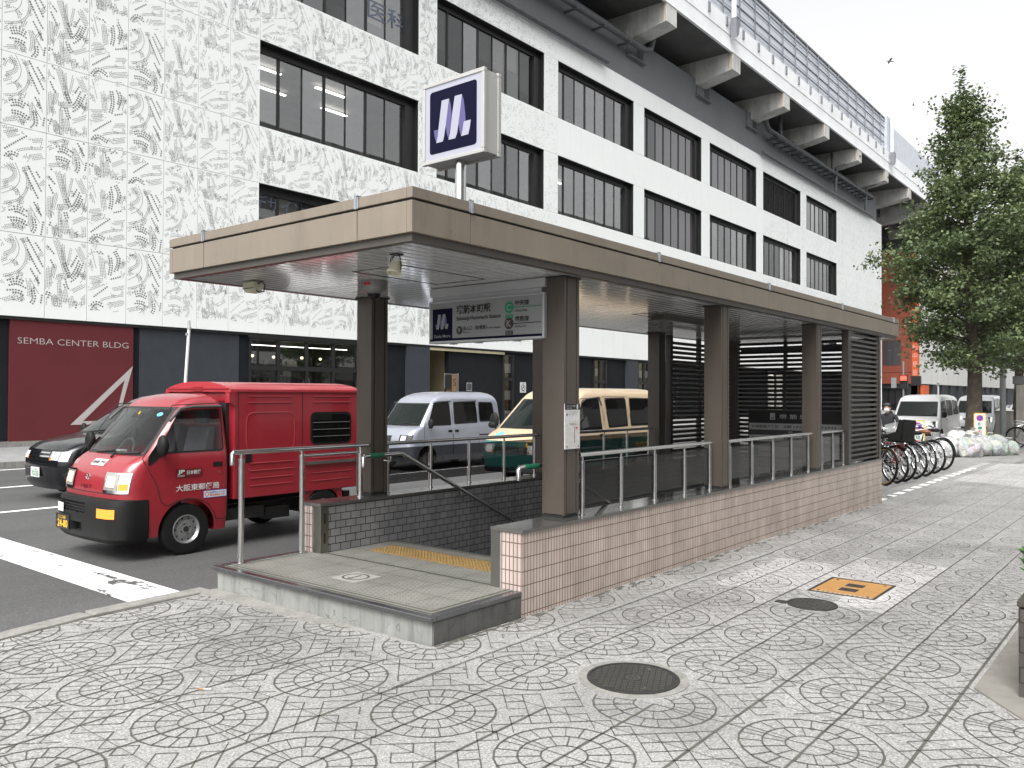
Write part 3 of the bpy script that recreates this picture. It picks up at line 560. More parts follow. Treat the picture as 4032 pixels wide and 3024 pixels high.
# side walls, tiled outside, brick-tiled inside
def wall(y0, y1, x0, x1, inner):
    q = MB(); q.box(x0,y0+.003,-3.8,x1,y1-.003,CAPZ-.03); o = eb(q, 'side_wall', MT['kerb'])
    q = MB(); yo = y0 if inner > 0 else y1
    q.poly([(x0,yo,-.3),(x1,yo,-.3),(x1,yo,CAPZ-.03),(x0,yo,CAPZ-.03)][::(1 if inner > 0 else -1)])
    xe = x0-.004; ye = (y0,y0+.21) if inner > 0 else (y1-.15,y1)
    q.poly([(xe,ye[1],-.1),(xe,ye[0],-.1),(xe,ye[0],CAPZ-.03),(xe,ye[1],CAPZ-.03)], 1); eb(q, 'pink_tiles', [MT['tile'], MT['tile_end']], o)
    q = MB(); yi = y1 if inner > 0 else y0; xi = x0+.075
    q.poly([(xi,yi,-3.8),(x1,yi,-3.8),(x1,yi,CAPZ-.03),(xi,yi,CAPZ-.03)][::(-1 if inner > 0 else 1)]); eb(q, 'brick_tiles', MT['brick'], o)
    q = MB(); a, b = (y1-.075, y1+.012) if inner > 0 else (y0-.012, y0+.105)
    q.box(x0-.008,a,.185,x0+.078,b,CAPZ-.03)
    for z in (.28,.47): q.box(x0+.028,(b-.001 if inner > 0 else a-.003),z,x0+.048,(b+.003 if inner > 0 else a+.001),z+.10,1)
    eb(q, 'end_frame', [MT['dsteel'], MT['black']], o)
    q = MB(); joints = list(np.arange(x0-.012, x1, .72))+[x1+.01]
    for a, b in zip(joints, joints[1:]): q.box(a+.001,y0-.012,CAPZ-.027,b-.001,y1+.012,CAPZ)
    for a, b in zip(joints, joints[1:]):
        for yy in (y0-.0135, y1+.012): q.box(a+.001,yy,CAPZ-.0265,b-.001,yy+.0015,CAPZ-.001,1)
    q.box(joints[0]-.0015,y0-.012,CAPZ-.0265,joints[0],y1+.012,CAPZ-.001,1)
    eb(q, 'coping', [MT['cap'], MT['capedge']], o); return o
wall(3.95, 4.25, 5.02, 14.82, 1); wall(6.374, 6.643, 5.0, 14.82, -1)
q = MB(); q.box(14.55,4.25,-3.8,14.815,6.374,CAPZ-.03); bw = eb(q, 'back_wall', MT['kerb'])
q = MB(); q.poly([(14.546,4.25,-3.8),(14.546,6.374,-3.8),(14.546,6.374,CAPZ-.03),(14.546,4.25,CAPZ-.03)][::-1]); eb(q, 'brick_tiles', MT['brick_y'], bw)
q = MB(); q.box(14.54,4.262,CAPZ-.027,14.83,6.36,CAPZ); eb(q, 'coping', MT['cap'], bw)
# columns
for (x, y) in [(5.72,4.06),(8.66,4.0),(11.72,3.985),(14.6,3.97),(5.74,6.51),(8.74,6.51),(11.78,6.5),(14.6,6.46)]:
    w_ = .225 if x < 6 else .205; q = MB(); z1 = SOF-.012
    q.box(x+.012,y+.012,CAPZ,x+w_-.012,y+w_-.012,z1,1)
    for (a,b,c,d) in ((x,y+.016,x+.014,y+w_-.016),(x+w_-.014,y+.016,x+w_,y+w_-.016)): q.box(a,b,CAPZ+.03,c,d,z1)
    for (a,b,c,d) in ((x+.048,y,x+w_-.048,y+.014),(x+.048,y+w_-.014,x+w_-.048,y+w_)): q.box(a,b,CAPZ+.03,c,d,z1)
    for (a,b) in ((x,y),(x+w_-.034,y),(x,y+w_-.016),(x+w_-.034,y+w_-.016)): q.box(a,b,CAPZ+.022,a+.034,b+.016,z1)
    q.box(x-.014,y-.014,SOF-.014,x+w_+.014,y+w_+.014,SOF-.001,1); q.box(x+.005,y+.005,CAPZ,x+w_-.005,y+w_-.005,CAPZ+.022,1)
    eb(q, 'column', [MT['column'], MT['coldark']])
# canopy
X0, X1, Y0, Y1, ZB, ZT = 3.785, 15.75, 3.905, 6.965, 2.768, 3.067
cn = MB(); cn.box(X0+.06,Y0+.06,ZB+.02,X1-.06,Y1-.06,ZT-.07); cn = eb(cn, 'canopy', MT['fdark'])
xs = [X0,4.36,7.07,9.81,12.6,15.40,X1]; ys = [Y0,4.45,6.41,Y1]; g = .004
q = MB()
for a, b in zip(xs, xs[1:]):
    for (y0, y1) in ((Y0,Y0+.05),(Y1-.05,Y1)):
        i0 = .0 if a == X0 else g; i1 = 0 if b == X1 else g
        q.box(a+i0,y0,ZB,b-i1,y1,2.978); q.box(a+i0*.5,y0-.002,2.995,b-i1*.5,y1+.002,ZT)
for a, b in zip(ys, ys[1:]):
    for (x0, x1) in ((X0,X0+.05),(X1-.05,X1)):
        i0 = .052 if a == Y0 else g; i1 = .052 if b == Y1 else g
        q.box(x0,a+i0,ZB,x1,b-i1,2.978); q.box(x0-.002,a+i0,2.995,x1+.002,b-i1,ZT)
eb(q, 'fascia', MT['fascia'], cn, bevel=.003)
q = MB()
for (x0,y0,x1,y1) in ((X0+.02,Y0+.02,X1-.02,Y0+.05),(X0+.02,Y1-.05,X1-.02,Y1-.02),(X0+.02,Y0+.05,X0+.05,Y1-.05),(X1-.05,Y0+.05,X1-.02,Y1-.05)): q.box(x0,y0,2.972,x1,y1,3.0)
q.box(X0+.05,Y0+.05,ZT-.02,X1-.05,Y1-.05,ZT-.008); eb(q, 'shadow_gap', MT['fdark'], cn)
q = MB(); t = .065
for (x0,y0,x1,y1) in ((X0+.03,Y0+.03,X1-.03,Y0+.03+t),(X0+.03,Y1-.03-t,X1-.03,Y1-.03),(X0+.03,Y0+.03+t,X0+.03+t,Y1-.03-t),(X1-.03-t,Y0+.03+t,X1-.03,Y1-.03-t)): q.box(x0,y0,SOF-.004,x1,y1,ZB+.015)
eb(q, 'soffit_trim', MT['ftrim'], cn)
q = MB(); y = Y0+.10; q.box(X0+.1,Y0+.1,ZB-.01,X1-.1,Y1-.1,ZB+.018,1)
brk = [X0+.1, 5.05, 7.9, 10.75, 13.3, X1-.1]
while y < Y1-.11:
    for a, b in zip(brk, brk[1:]):
        q.box(a+.004,y,SOF,b-.004,min(y+.092,Y1-.1),SOF+.022)
    y += .112
eb(q, 'soffit', [MT['soffit'], MT['fdark']], cn, bevel=.004)
q = MB()
for (a,b,c,d) in ((4.5,4.75,5.5,5.35),(9.0,4.9,10.3,5.35),(6.3,5.5,7.3,6.1)):
    q = MB()
    for (x0,y0,x1,y1) in ((a,b,c,b+.012),(a,d-.012,c,d),(a,b,a+.012,d),(c-.012,b,c,d)): q.box(x0,y0,SOF-.003,x1,y1,SOF+.001)
    eb(q, 'access_hatch', MT['fdark'], cn)
for x in xs[1:-1]:
    q = MB(); q.box(x-.022,Y0-.010,2.99,x+.022,Y0-.003,ZT+.012); q.box(x-.022,Y0-.010,ZT+.004,x+.022,Y0+.06,ZT+.012); q.box(x-.006,Y0-.016,2.985,x+.006,Y0-.010,ZT+.010); eb(q, 'joint_clip', MT['clip'], cn)
for y in ys[1:-1]:
    q = MB(); q.box(X0-.010,y-.022,2.99,X0-.003,y+.022,ZT+.012); q.box(X0-.010,y-.022,ZT+.004,X0+.06,y+.022,ZT+.012); q.box(X0-.016,y-.006,2.985,X0-.010,y+.006,ZT+.010); eb(q, 'joint_clip', MT['clip'], cn)
# ceiling lamp under the canopy (unlit)
q = MB(); q.box(9.15,4.98,SOF-.075,10.25,5.16,SOF-.002); q.box(9.17,4.995,SOF-.079,10.23,5.145,SOF-.075,1)
eb(q, 'ceiling_lamp', [MT['ftrim'], MT['soffit']], cn)
# railings with smoked glass on the copings
def railing(y, xs_, z0, x_end0, x_end1, glassy=True, bend=False, top=1.183):
    q = MB(); pth = [(x_end0,y,top),(x_end1,y,top)]
    if bend: pth = [(x_end0,y,top-.11),(x_end0,y,top-.012),(x_end0+.012,y,top),(x_end1,y,top)]
    q.tube(pth, .0215, 14); r_ = eb(q, 'railing', MT['steel'], smooth=40)
    for i, x in enumerate(xs_):
        q = MB(); zb = z0[i] if isinstance(z0, list) else z0; rr = .0185 if not bend else .0255
        q.lathe([(rr*1.55,zb),(rr*1.55,zb+.008),(rr,zb+.009),(rr,top-.085),(rr*1.1,top-.083),(rr*1.1,top-.06),(rr*.6,top-.058),(rr*.6,top-.018)], (x,y,0), n=14)
        eb(q, 'post', MT['steel'], r_, smooth=40)
    if glassy:
        for a, b in zip(xs_, xs_[1:]):
            q = MB(); q.box(a+.032,y-.006+.012,z0+.085,b-.032,y+.004+.012,top-.055); eb(q, 'glass_panel', MT['smoke'], r_)
yr = 4.075
railing(yr, [6.02,6.664,7.30,7.93,8.53], CAPZ, 5.97, 8.57)
railing(yr-.045, [8.95,9.582,10.24,10.875,11.51], CAPZ, 8.88, 11.62)
railing(yr-.055, [12.03,12.52,13.0], CAPZ, 11.94, 13.04)
yl = 6.59
railing(yl, [6.05,6.70,7.35,8.0,8.62], CAPZ, 6.0, 8.70); railing(yl, [9.02,9.65,10.3,10.95,11.6], CAPZ, 8.96, 11.72)
railing(6.537, [4.247,4.903,5.626], [.19,.19,CAPZ], 4.155, 5.72, False, True)
q = MB(); q.tube([(4.93,6.537,1.115),(5.61,6.537,1.115)], .016, 10); eb(q, 'lower_rail', MT['steel'], smooth=40)
# handrails down the stairs
for (y, s) in ((6.294, 1), (4.335, -1)):
    q = MB(); q.tube([(5.455,y,.985),(5.455,y,1.075),(5.47,y,1.092),(5.95,y,1.092),(5.99,y,1.082),(7.85,y,.17),(11.5,y,-1.62)], .0215, 12)
    for x, z in ((5.82,1.09),(6.90,.628),(8.2,-.01),(9.8,-.80)): q.tube([(x,y,z-.02),(x,y,z-.065),(x,y+s*.10,z-.065)], .009, 8)
    q.tube([(5.53,y,1.092),(5.72,y,1.092)], .0235, 12, 1)
    eb(q, 'handrail', [MT['steel'], MT['green']], smooth=40)
# louvre screens
def louvre(p0, p1, z0, z1, posts, mid=None, rad=.0225):
    d = Vector((p1[0]-p0[0], p1[1]-p0[1], 0)); L = d.length; q = MB(); z = z0+.045
    while z < z1-.02:
        q.tube([(p0[0],p0[1],z),(p0[0]+d.x*.5-d.x*.002,p0[1]+d.y*.5-d.y*.002,z)], rad, 10); q.tube([(p0[0]+d.x*.502,p0[1]+d.y*.502,z),(p1[0],p1[1],z)], rad, 10)
        z += .0782
    o = eb(q, 'louvre_screen', MT['louvre'], smooth=40)
    for (a, b, c, e) in posts:
        q = MB(); q.box(a,b,z0,c,e,SOF-.004); eb(q, 'post', MT['louvre'], o, bevel=.004)
    return o
louvre((13.2,3.985), (14.68,3.985), CAPZ, 2.70, [(13.06,3.955,13.19,4.06),(14.69,3.955,14.80,4.06)])
louvre((14.76,4.07), (14.76,6.45), CAPZ, 2.70, [(14.72,5.10,14.80,5.18),(14.72,5.55,14.80,5.60)], rad=.027)
louvre((12.35,6.60), (14.68,6.60), CAPZ, 2.66, [(12.26,6.55,12.345,6.65),(13.35,6.57,13.42,6.64),(14.69,6.54,14.80,6.64)], rad=.027)
q = MB(); q.box(13.2,4.05,CAPZ+.02,14.68,4.058,2.62); eb(q, 'backing_mesh', MT['dgrey'])
q = MB(); q.box(14.70,4.1,2.52,14.74,6.4,2.60); q.box(14.5,4.25,-3.3,14.54,6.37,-.3); eb(q, 'back_panel', MT['dgrey'])

# ---------------------------------------------------------------- things hung on or standing on the entrance
def mlogo(mb, org, xd, yd, size, mi_bg, mi_w, mi_l, bg=True, lift=0.):
    O, xd, yd = Vector(org), Vector(xd), Vector(yd); nn = xd.cross(yd)
    def P(x, y): 
        u = (x-280)/570; tp = 345-.263*(x-280); bt = 1085-.228*(x-280); v = (y-tp)/(bt-tp); return u, 1-v
    def W(u, v, l): return O+xd*(u*size)+yd*(v*size)+nn*(lift+l)
    if bg:
        r = .055; pts = []
        for (cx, cy, a0) in ((1-r,r,-90),(1-r,1-r,0),(r,1-r,90),(r,r,180)):
            for k in range(7): a = R(a0+15*k); pts.append(W(cx+r*math.cos(a), cy+r*math.sin(a), 0))
        mb.poly(pts, mi_bg)
    for pl in ([(333,790),(392,778),(383,860),(368,932),(352,900),(340,850)],[(520,413),(540,480),(552,590),(545,700),(517,900),(495,830),(480,720),(500,560)],[(677,368),(698,440),(712,560),(722,685),(700,692),(670,862),(650,800),(634,700),(655,540)]):
        mb.poly([W(*P(*p), .0015) for p in pl][::-1], mi_l)
    for pl in ([(430,437),(520,413),(505,540),(480,740),(462,860),(447,920),(365,940),(382,860),(400,700)],[(590,388),(677,368),(665,480),(640,690),(622,820),(600,885),(517,902),(535,820),(560,600)],[(700,690),(783,670),(772,760),(755,840),(670,862),(684,800)]):
        mb.poly([W(*P(*p), .003) for p in pl][::-1], mi_w)
# roof sign
t = thing('metro_sign', 'square silver lightbox with white M ribbon on navy, standing on the canopy roof', 'metro sign', (5.88, 5.40, 3.03))
q = MB(); q.lathe([(.09,.0),(.09,.012),(.053,.014),(.053,.93)], n=24); q.build('pole', MT['steel'], t, smooth=40)
q = MB(); a, zb, zt, th = .392, .93, 1.70, .125
q.box(-th+.015,-a,zb,th-.015,a,zt)
for s in (-1, 1):
    f = .028
    for (y0,z0,y1,z1) in ((-a-.012,zb-.012,a+.012,zb+f),(-a-.012,zt-f,a+.012,zt+.012),(-a-.012,zb+f,-a+f,zt-f),(a-f,zb+f,a+.012,zt-f)): q.box(s*th,y0,z0,s*(th-.045),y1,z1)
cs = q.build('casing', MT['aluw'], t, bevel=.006)
wface = emis('backlit white face', (.78,.78,.92), .20); wlogo = emis('backlit logo white', (.75,.75,.90), .20)
for s in (-1, 1):
    q = MB(); q.box(s*(th-.02),-a+.02,zb+.02,s*(th-.012),a-.02,zt-.02)
    mlogo(q, (s*(th-.012),.305 if s < 0 else -.305,zb+.08), (0,-1 if s < 0 else 1,0), (0,0,1), .61, 1, 2, 3, lift=.002)
    q.build('face', [wface, MT['navy'], wlogo, MT['lilac']], t)
# hanging station sign
t = thing('station_sign', 'white hanging station name sign with navy metro logo under the canopy', 'station sign', (5.74, 4.935, 2.19))
q = MB(); hw = .69
q.box(-.055,-hw,0,.055,hw,.40); q.box(-.03,-hw+.05,.40,.03,hw-.02,.445); q.box(-.045,-hw,.445,.045,hw,.525)
for y in (-.35,.1,.42): q.box(-.03,y-.03,-.012,.03,y+.03,0)
q.build('casing', MT['alu'], t, bevel=.004)
xf = -.058; X_ = lambda y, z: (xf-.003, y, z)
q = MB(); q.box(xf,-hw+.02,.02,-.054,hw-.02,.38); q.box(xf-.0015,-hw+.02,.022,xf,hw-.02,.042,2)
L = hw-.02; D_ = (0,-1,0); U_ = (0,0,1)
q.box(xf-.0025,L-.035-.255,.030,xf,L-.035,.325,2)
mlogo(q, (xf-.003,L-.055,.095), D_, U_, .215, 2, 0, 3, bg=False, lift=.001)
tx = lambda body, h, y, z, mi=1, fit=None, bold=.01: q.text(body, h, X_(y, z), D_, U_, mi, fit, bold=bold, lift=.002)
tx('Osaka Metro', .03, L-.055, .052, 0, .215)
ys_ = L-.345
tx('堺筋本町駅', .082, ys_, .262, 1, .42, .02); tx('Sakaisuji-Hommachi Station', .046, ys_, .193, 1, .535, .015)
for (cy, cz, r, mi, ch) in ((ys_-.036,.112,.038,1,'9'),(ys_-.632,.287,.052,4,'C'),(ys_-.632,.145,.052,5,'K')):
    q.poly([(xf-.003,cy+r*math.cos(2*math.pi*k/28),cz+r*math.sin(2*math.pi*k/28)) for k in range(28)], mi); q.text(ch, r*1.15, (xf-.004,cy,cz-r*.57), D_, U_, 0, align='CENTER', bold=.015, lift=.002)
tx('出入口（船場東）', .040, ys_-.085, .108, 1, .285); tx('Entrance', .016, ys_-.085, .083, 1); tx('Semba-higashi', .02, ys_-.378, .108, 1, .155)
for (z, mi, a, b, cde, n_) in ((.287,4,'中央線','Chuo Line','C17',1),(.145,5,'堺筋線','Sakaisuji Line','K15',0)):
    tx(a, .048, ys_-.70, z+.012, 1, .155, .015); tx(b, .023, ys_-.70, z-.042, 1)
    q.box(xf-.003,ys_-.68,z-.006,xf-.001,ys_-.985,z+.001,mi)
    q.box(xf-.003,ys_-.59,z-.10,xf-.001,ys_-.675,z-.062,mi); q.text(cde, .024, (xf-.004,ys_-.632,z-.093), D_, U_, 0, align='CENTER', lift=.002)
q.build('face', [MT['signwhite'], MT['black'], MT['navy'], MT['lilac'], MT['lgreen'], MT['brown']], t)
# dome camera, loudspeaker, box camera on the soffit
t = thing('dome_camera', 'silver dome camera with red sticker under the canopy beside the left column', 'security camera', (4.98, 5.62, SOF))
q = MB(); q.lathe([(.118,0),(.118,-.075),(.108,-.092),(.062,-.115),(.062,-.118)], n=28); q.box(-.122,-.075,-.052,-.112,.0,-.030,1); q.build('housing', [M('silver camera housing', (.20,.20,.195), .35, .4), MT['redp']], t, smooth=35)
q = MB(); q.sphere((0,0,-.115), (.060,.060,.058), 20, 12); q.build('dome', MT['carglass'], t, smooth=60)
t = thing('loudspeaker', 'cream horn loudspeaker hanging near the front canopy corner', 'loudspeaker', (4.13, 4.42, SOF)); t.scale = (.72,.72,.72)
q = MB(); q.lathe([(.055,.09),(.06,.03),(.07,-.02),(.078,-.03),(.078,-.045),(.066,-.045),(.05,-.01),(.016,-.01),(.016,-.028),(.001,-.03)], n=24)
ho = q.build('horn', MT['cream'], t, smooth=35); ho.location = (-.02,0,-.16); ho.rotation_euler = (0,R(18),0)
q = MB()
for k in range(10):
    a = 2*math.pi*k/10; q.box(.018,-.004,-.035,.062,.004,-.030); 
    for i in range(8): x, y, z = q.v[-8+i]; q.v[-8+i] = (x*math.cos(a)-y*math.sin(a), x*math.sin(a)+y*math.cos(a), z)
gr = q.build('grille', MT['cream'], t); gr.location = ho.location; gr.rotation_euler = ho.rotation_euler
q = MB()
for s in (-1,1): q.tube([(0,s*.03,-.005),(0,s*.05,-.03),(-.015,s*.083,-.13),(-.02,s*.083,-.165)], .006, 6)
q.box(-.05,-.05,-.012,.05,.05,0); q.tube([(.02,.06,-.01),(.03,.11,-.02),(.0,.09,-.07)], .005, 6); q.build('bracket', MT['blackm'], t, smooth=40)
t = thing('box_camera', 'beige box camera with loose black cable under the far left canopy edge', 'security camera', (4.33, 6.50, SOF))
q = MB(); q.prism([(-.05,.09,-.01),(-.05,-.07,-.01),(-.05,-.07,-.06),(-.05,-.03,-.105),(-.05,.055,-.105),(-.05,.09,-.07)], (.11,0,0)); q.build('housing', MT['cream'], t, bevel=.006)
q = MB(); q.box(-.055,-.071,-.072,-.045,.09,-.066); q.build('lip', MT['dgrey'], t)
q = MB(); q.tube([(0,-.07,-.03),(.0,-.13,-.01),(.02,-.15,-.05),(.02,-.13,-.10),(0,-.08,-.105),(-.01,-.06,-.085)], .006, 8); q.build('cable', MT['blackm'], t, smooth=60)
# notice on the front right column
t = thing('notice_poster', 'white elevator guide notice with map fixed to the front right column', 'notice', (5.83, 4.052, 1.245))
q = MB(); q.box(-.112,-.003,0,.112,.004,.385); q.build('board', MT['white'], t)
q = MB(); Yp = -.0038; wx = (1,0,0); wz = (0,0,1)
q.box(-.112,-.0045,.335,.112,-.003,.385,0)
q.text('エレベーターのご案内', .016, (-.085,-.005,.358), wx, wz, 1, .125, lift=.001); q.text('Elevator Guide', .009, (-.085,-.005,.344), wx, wz, 1, lift=.001)
q.box(.062,-.0052,.341,.082,-.0045,.379,1)
q.text('エレベーターをご利用の方は', .013, (-.095,-.004,.308), wx, wz, 0, .18, lift=.001); q.text('こちらへお回り下さい', .014, (-.06,-.004,.286), wx, wz, 0, .13, lift=.001); q.box(-.09,-.005,.282,-.074,-.0035,.303,2)
gm = M('map block grey', (.55,.54,.52), .6, var=0)
for i in range(5):
    for j in range(7):
        if (i*7+j) % 6: q.box(-.098+i*.041,-.0045,.02+j*.033,-.098+i*.041+.034,-.0035,.02+j*.033+.026,3)
q.text('堺筋本町駅周辺図', .011, (-.045,-.006,.205), wx, wz, 0, .10, lift=.001)
q.box(.028,-.0055,.05,.034,-.004,.19,2)
for k in range(9): x, z = -.09+(k*53 % 180)/1000, .03+(k*37 % 210)/1000; q.box(x,-.0058,z,x+.007,-.004,z+.007,4)
q.box(.05,-.0058,.17,.075,-.004,.185,5)
for sx in (-1,1): q.lathe([(.008,-.009),(.008,-.003)], (sx*.085,0,.022), 'y', 10, 6)
q.build('print', [MT['black'], MT['white'], MT['dgrey'], gm, MT['yellow'], MT['redp'], MT['steel']], t)
# first and last train board at the back of the stairwell
t = thing('timetable_board', 'dark first and last train board at the back of the stairwell', 'timetable board', (14.50, 5.30, .60))
q = MB(); q.box(-.02,-.86,0,.02,.86,.86); q.build('frame', MT['dgrey'], t)
q = MB(); xb = -.022; T = lambda b, h, y, z, mi=0, fit=None: q.text(b, h, (xb-.004,y,z), D_, U_, mi, fit, bold=.012, lift=.001)
q.box(xb-.001,.84,.63,xb,-.84,.84,1); q.box(xb-.003,.45,.68,xb-.001,.36,.80,0); T('堺 筋 線', .085, .28, .695, 0, .50); q.box(xb-.0035,.43,.70,xb-.003,.38,.72,1)
for (z, a, b) in ((.50,'天神橋筋六丁目','5時17分 － 0時27分'),(.29,'天下茶屋行','5時19分 － 0時14分')):
    q.box(xb-.001,.84,z,xb,-.84,z+.115,0); T(a, .055, .80, z+.03, 1, .50 if len(a) > 5 else .38); T(b, .06, .20, z+.028, 1, .92)
    T('始発', .035, .12, z-.05, 0); T('終発', .035, -.38, z-.05, 0)
q.box(xb-.001,.84,.02,xb,.10,.20,0); q.box(xb-.002,.82,.03,xb-.001,.66,.17,2); T('中央線', .06, .6, .07, 1); T('Chuo Line', .02, .6, .04, 1); q.box(xb-.001,.05,.02,xb,-.84,.20,3); T('23:48', .06, -.5, .07, 1); T('5:08', .05, -.1, .07, 1)
q.build('print', [M('board white', (.52,.52,.52), .5), MT['black'], MT['lgreen'], MT['dsteel']], t)
# ---------------------------------------------------------------- commercial building under the elevated road
B_ = thing('commercial_building', 'long building with white perforated cladding and black window bands under the elevated road', 'building', (60, 30, -.05))
OB = Vector((60, 30, -.05))
def bb(mb, name, mats, parent=None, **k):
    mb.v = [(a-OB.x, b-OB.y, c-OB.z) for a, b, c in mb.v]; return mb.build(name, mats, parent or B_, **k)
WX = [(18.83,27.47),(28.70,37.36),(38.70,47.19),(48.56,57.08),(58.46,67.38),(68.82,77.85),(79.38,88.36)]
XE = 104.9
ROWS = [4.08,6.66,9.95,12.19,15.57,17.74,21.06,22.25]
joints = [18.83-1.298*k for k in range(22, -1, -1)]; wcol = {}
for (a, b) in WX:
    if joints[-1] < a-.01: joints.append(a)
    for k in range(1, 8): wcol[len(joints)-1+0] = 1; joints.append(a+(b-a)*k/7)
nr = 13
for k in range(1, nr+1): joints.append(WX[-1][1]+(XE-WX[-1][1])*k/nr)
iswin = lambda x: any(a-.05 < x < b+.05 for a, b in WX)
# stroke drawings of the three panel designs: points, rows of holes, hole size
SA = [([(.08,.0),(.2,.07)],1,2),([(.08,.14),(.2,.22)],1,2),([(.08,.26),(.22,.42)],1,2),([(.25,.02),(.36,.2),(.5,.5)],4,1),([(.4,.05),(.45,.4)],3,1),([(.62,.08),(.55,.3),(.5,.4)],2,1),([(.75,.08),(.95,.3)],4,1),([(.75,.22),(.6,.4)],1,2),([(.85,.3),(.72,.5),(.58,.57)],3,2),([(.97,.3),(.9,.55),(.78,.65)],1,1),([(.45,.35),(.6,.55)],2,2),([(.1,.4),(.08,.75)],4,1),([(.25,.35),(.15,.6)],3,1),([(.3,.55),(.6,.5)],4,1),([(.45,.58),(.5,.7),(.6,.75)],2,2),([(.6,.75),(.97,.62)],3,1),([(.42,.7),(.5,.95)],5,1),([(.6,.82),(.65,.98)],4,1),([(.33,.6),(.35,1)],3,1),([(.2,.8),(.25,.98)],4,1),([(.05,.85),(.1,.75)],2,2),([(.75,.9),(.73,1)],1,2),([(.9,.78),(.92,.95)],3,1)]
SB = [([(.08,.05),(.22,.35)],1,1),([(.27,.1),(.37,.15)],2,2),([(.35,.18),(.42,.5)],4,1),([(.07,.25),(.15,.4)],2,1),([(.55,.12),(.62,.3),(.54,.5)],2,2),([(.70,.08),(.82,.2),(.72,.38)],2,2),([(.9,.18),(.8,.35)],4,1),([(.95,.42),(.75,.47),(.5,.52)],1,2),([(.05,.55),(.4,.5)],5,1),([(.1,.65),(.4,.56)],4,1),([(.55,.6),(.3,.72),(.05,.85)],1,2),([(.95,.6),(.6,.66)],3,1),([(.95,.72),(.5,.78),(.3,.85)],2,1),([(.97,.82),(.6,.9)],4,1),([(.08,.97),(.2,.85),(.5,.93)],2,2),([(.2,.97),(.35,1)],2,1),([(.65,1.),(.9,.97)],2,1)]
SC = [([(.05,.12),(.2,.08)],1,2),([(.2,.05),(.32,.15),(.3,.25),(.05,.33)],3,1),([(.3,.02),(.45,.2),(.35,.38),(.05,.48)],1,1),([(.45,.05),(.6,.2),(.58,.4),(.4,.55),(.02,.62)],2,1),([(.72,.05),(.95,.25)],1,2),([(.6,.05),(.95,.42)],1,2),([(.55,.15),(.8,.45),(.92,.55)],1,2),([(.68,.48),(.9,.7)],1,2),([(.65,.6),(.9,.85)],1,1),([(.2,.7),(.38,.66),(.6,.72)],3,2),([(.18,.82),(.4,.80),(.6,.86)],2,2),([(.02,.72),(.15,.66)],3,1),([(.62,.62),(.68,.8),(.62,.92)],3,1),([(.8,.55),(.88,.72)],2,1),([(.02,.42),(.2,.36)],2,1),([(.05,.95),(.3,.9)],3,1),([(.35,.95),(.5,.9)],3,1),([(.5,.85),(.48,1)],1,1),([(.72,.75),(.78,.9),(.65,1.)],2,2),([(.95,.8),(.9,1.)],1,2)]
EX = {}
_r = random.Random(21)
for S_ in (SA, SB, SC):
    L_ = []
    for k in range(17):
        u, v, a, l_ = _r.random(), _r.random(), _r.uniform(0, 6.28), _r.uniform(.10, .24); c_ = _r.uniform(-.06, .06)
        L_.append(([(u, v), (u+l_*.5*math.cos(a)-c_, v+l_*.3*math.sin(a)+c_*.6), (u+l_*math.cos(a), v+l_*.6*math.sin(a))], _r.choice([2, 3, 4]), 1))
    EX[id(S_)] = L_
def dots(S, W, H, pitch, big):
    out = []
    for pts, rows, sz in S+(EX[id(S)] if id(S) in EX else []):
        if not big and (sz == 2 and rows == 1 and random.random() < .25): continue
        P = np.array(pts)*[W, H]
        for _ in range(3 if len(P) > 2 else 0): P = np.vstack([P[:1]]+[np.array([P[i]*.75+P[i+1]*.25, P[i]*.25+P[i+1]*.75]) for i in range(len(P)-1)]+[P[-1:]])
        seg = np.linalg.norm(np.diff(P, axis=0), axis=1); L = seg.sum(); pt = pitch*(1.6 if sz == 2 and big else 1)
        s = np.arange(0, L, pt); cs = np.r_[0, np.cumsum(seg)]
        X = np.interp(s, cs, P[:,0]); Z = np.interp(s, cs, P[:,1]); T = np.gradient(np.c_[X, Z], axis=0) if len(s) > 1 else np.array([[1., 0]])
        T /= np.linalg.norm(T, axis=1)[:, None]+1e-9
        for r in range(rows):
            o = (r-(rows-1)/2)*pt*1.02; k0 = random.randint(0, 2); k1 = len(s)-random.randint(0, 2)
            for k in range(k0, k1): out.append((X[k]-T[k,1]*o, Z[k]+T[k,0]*o, sz if big else 1))
    return [d for d in out if .03 < d[0] < W-.03 and .03 < d[1] < H-.03]
clad = MB(); back = MB(); holes_v = []; holes_f = []
wincells = {1, 3, 5}
hexa = [(math.cos(R(60*k+30)), math.sin(R(60*k+30))) for k in range(6)]; quad = [(1,0),(0,1),(-1,0),(0,-1)]
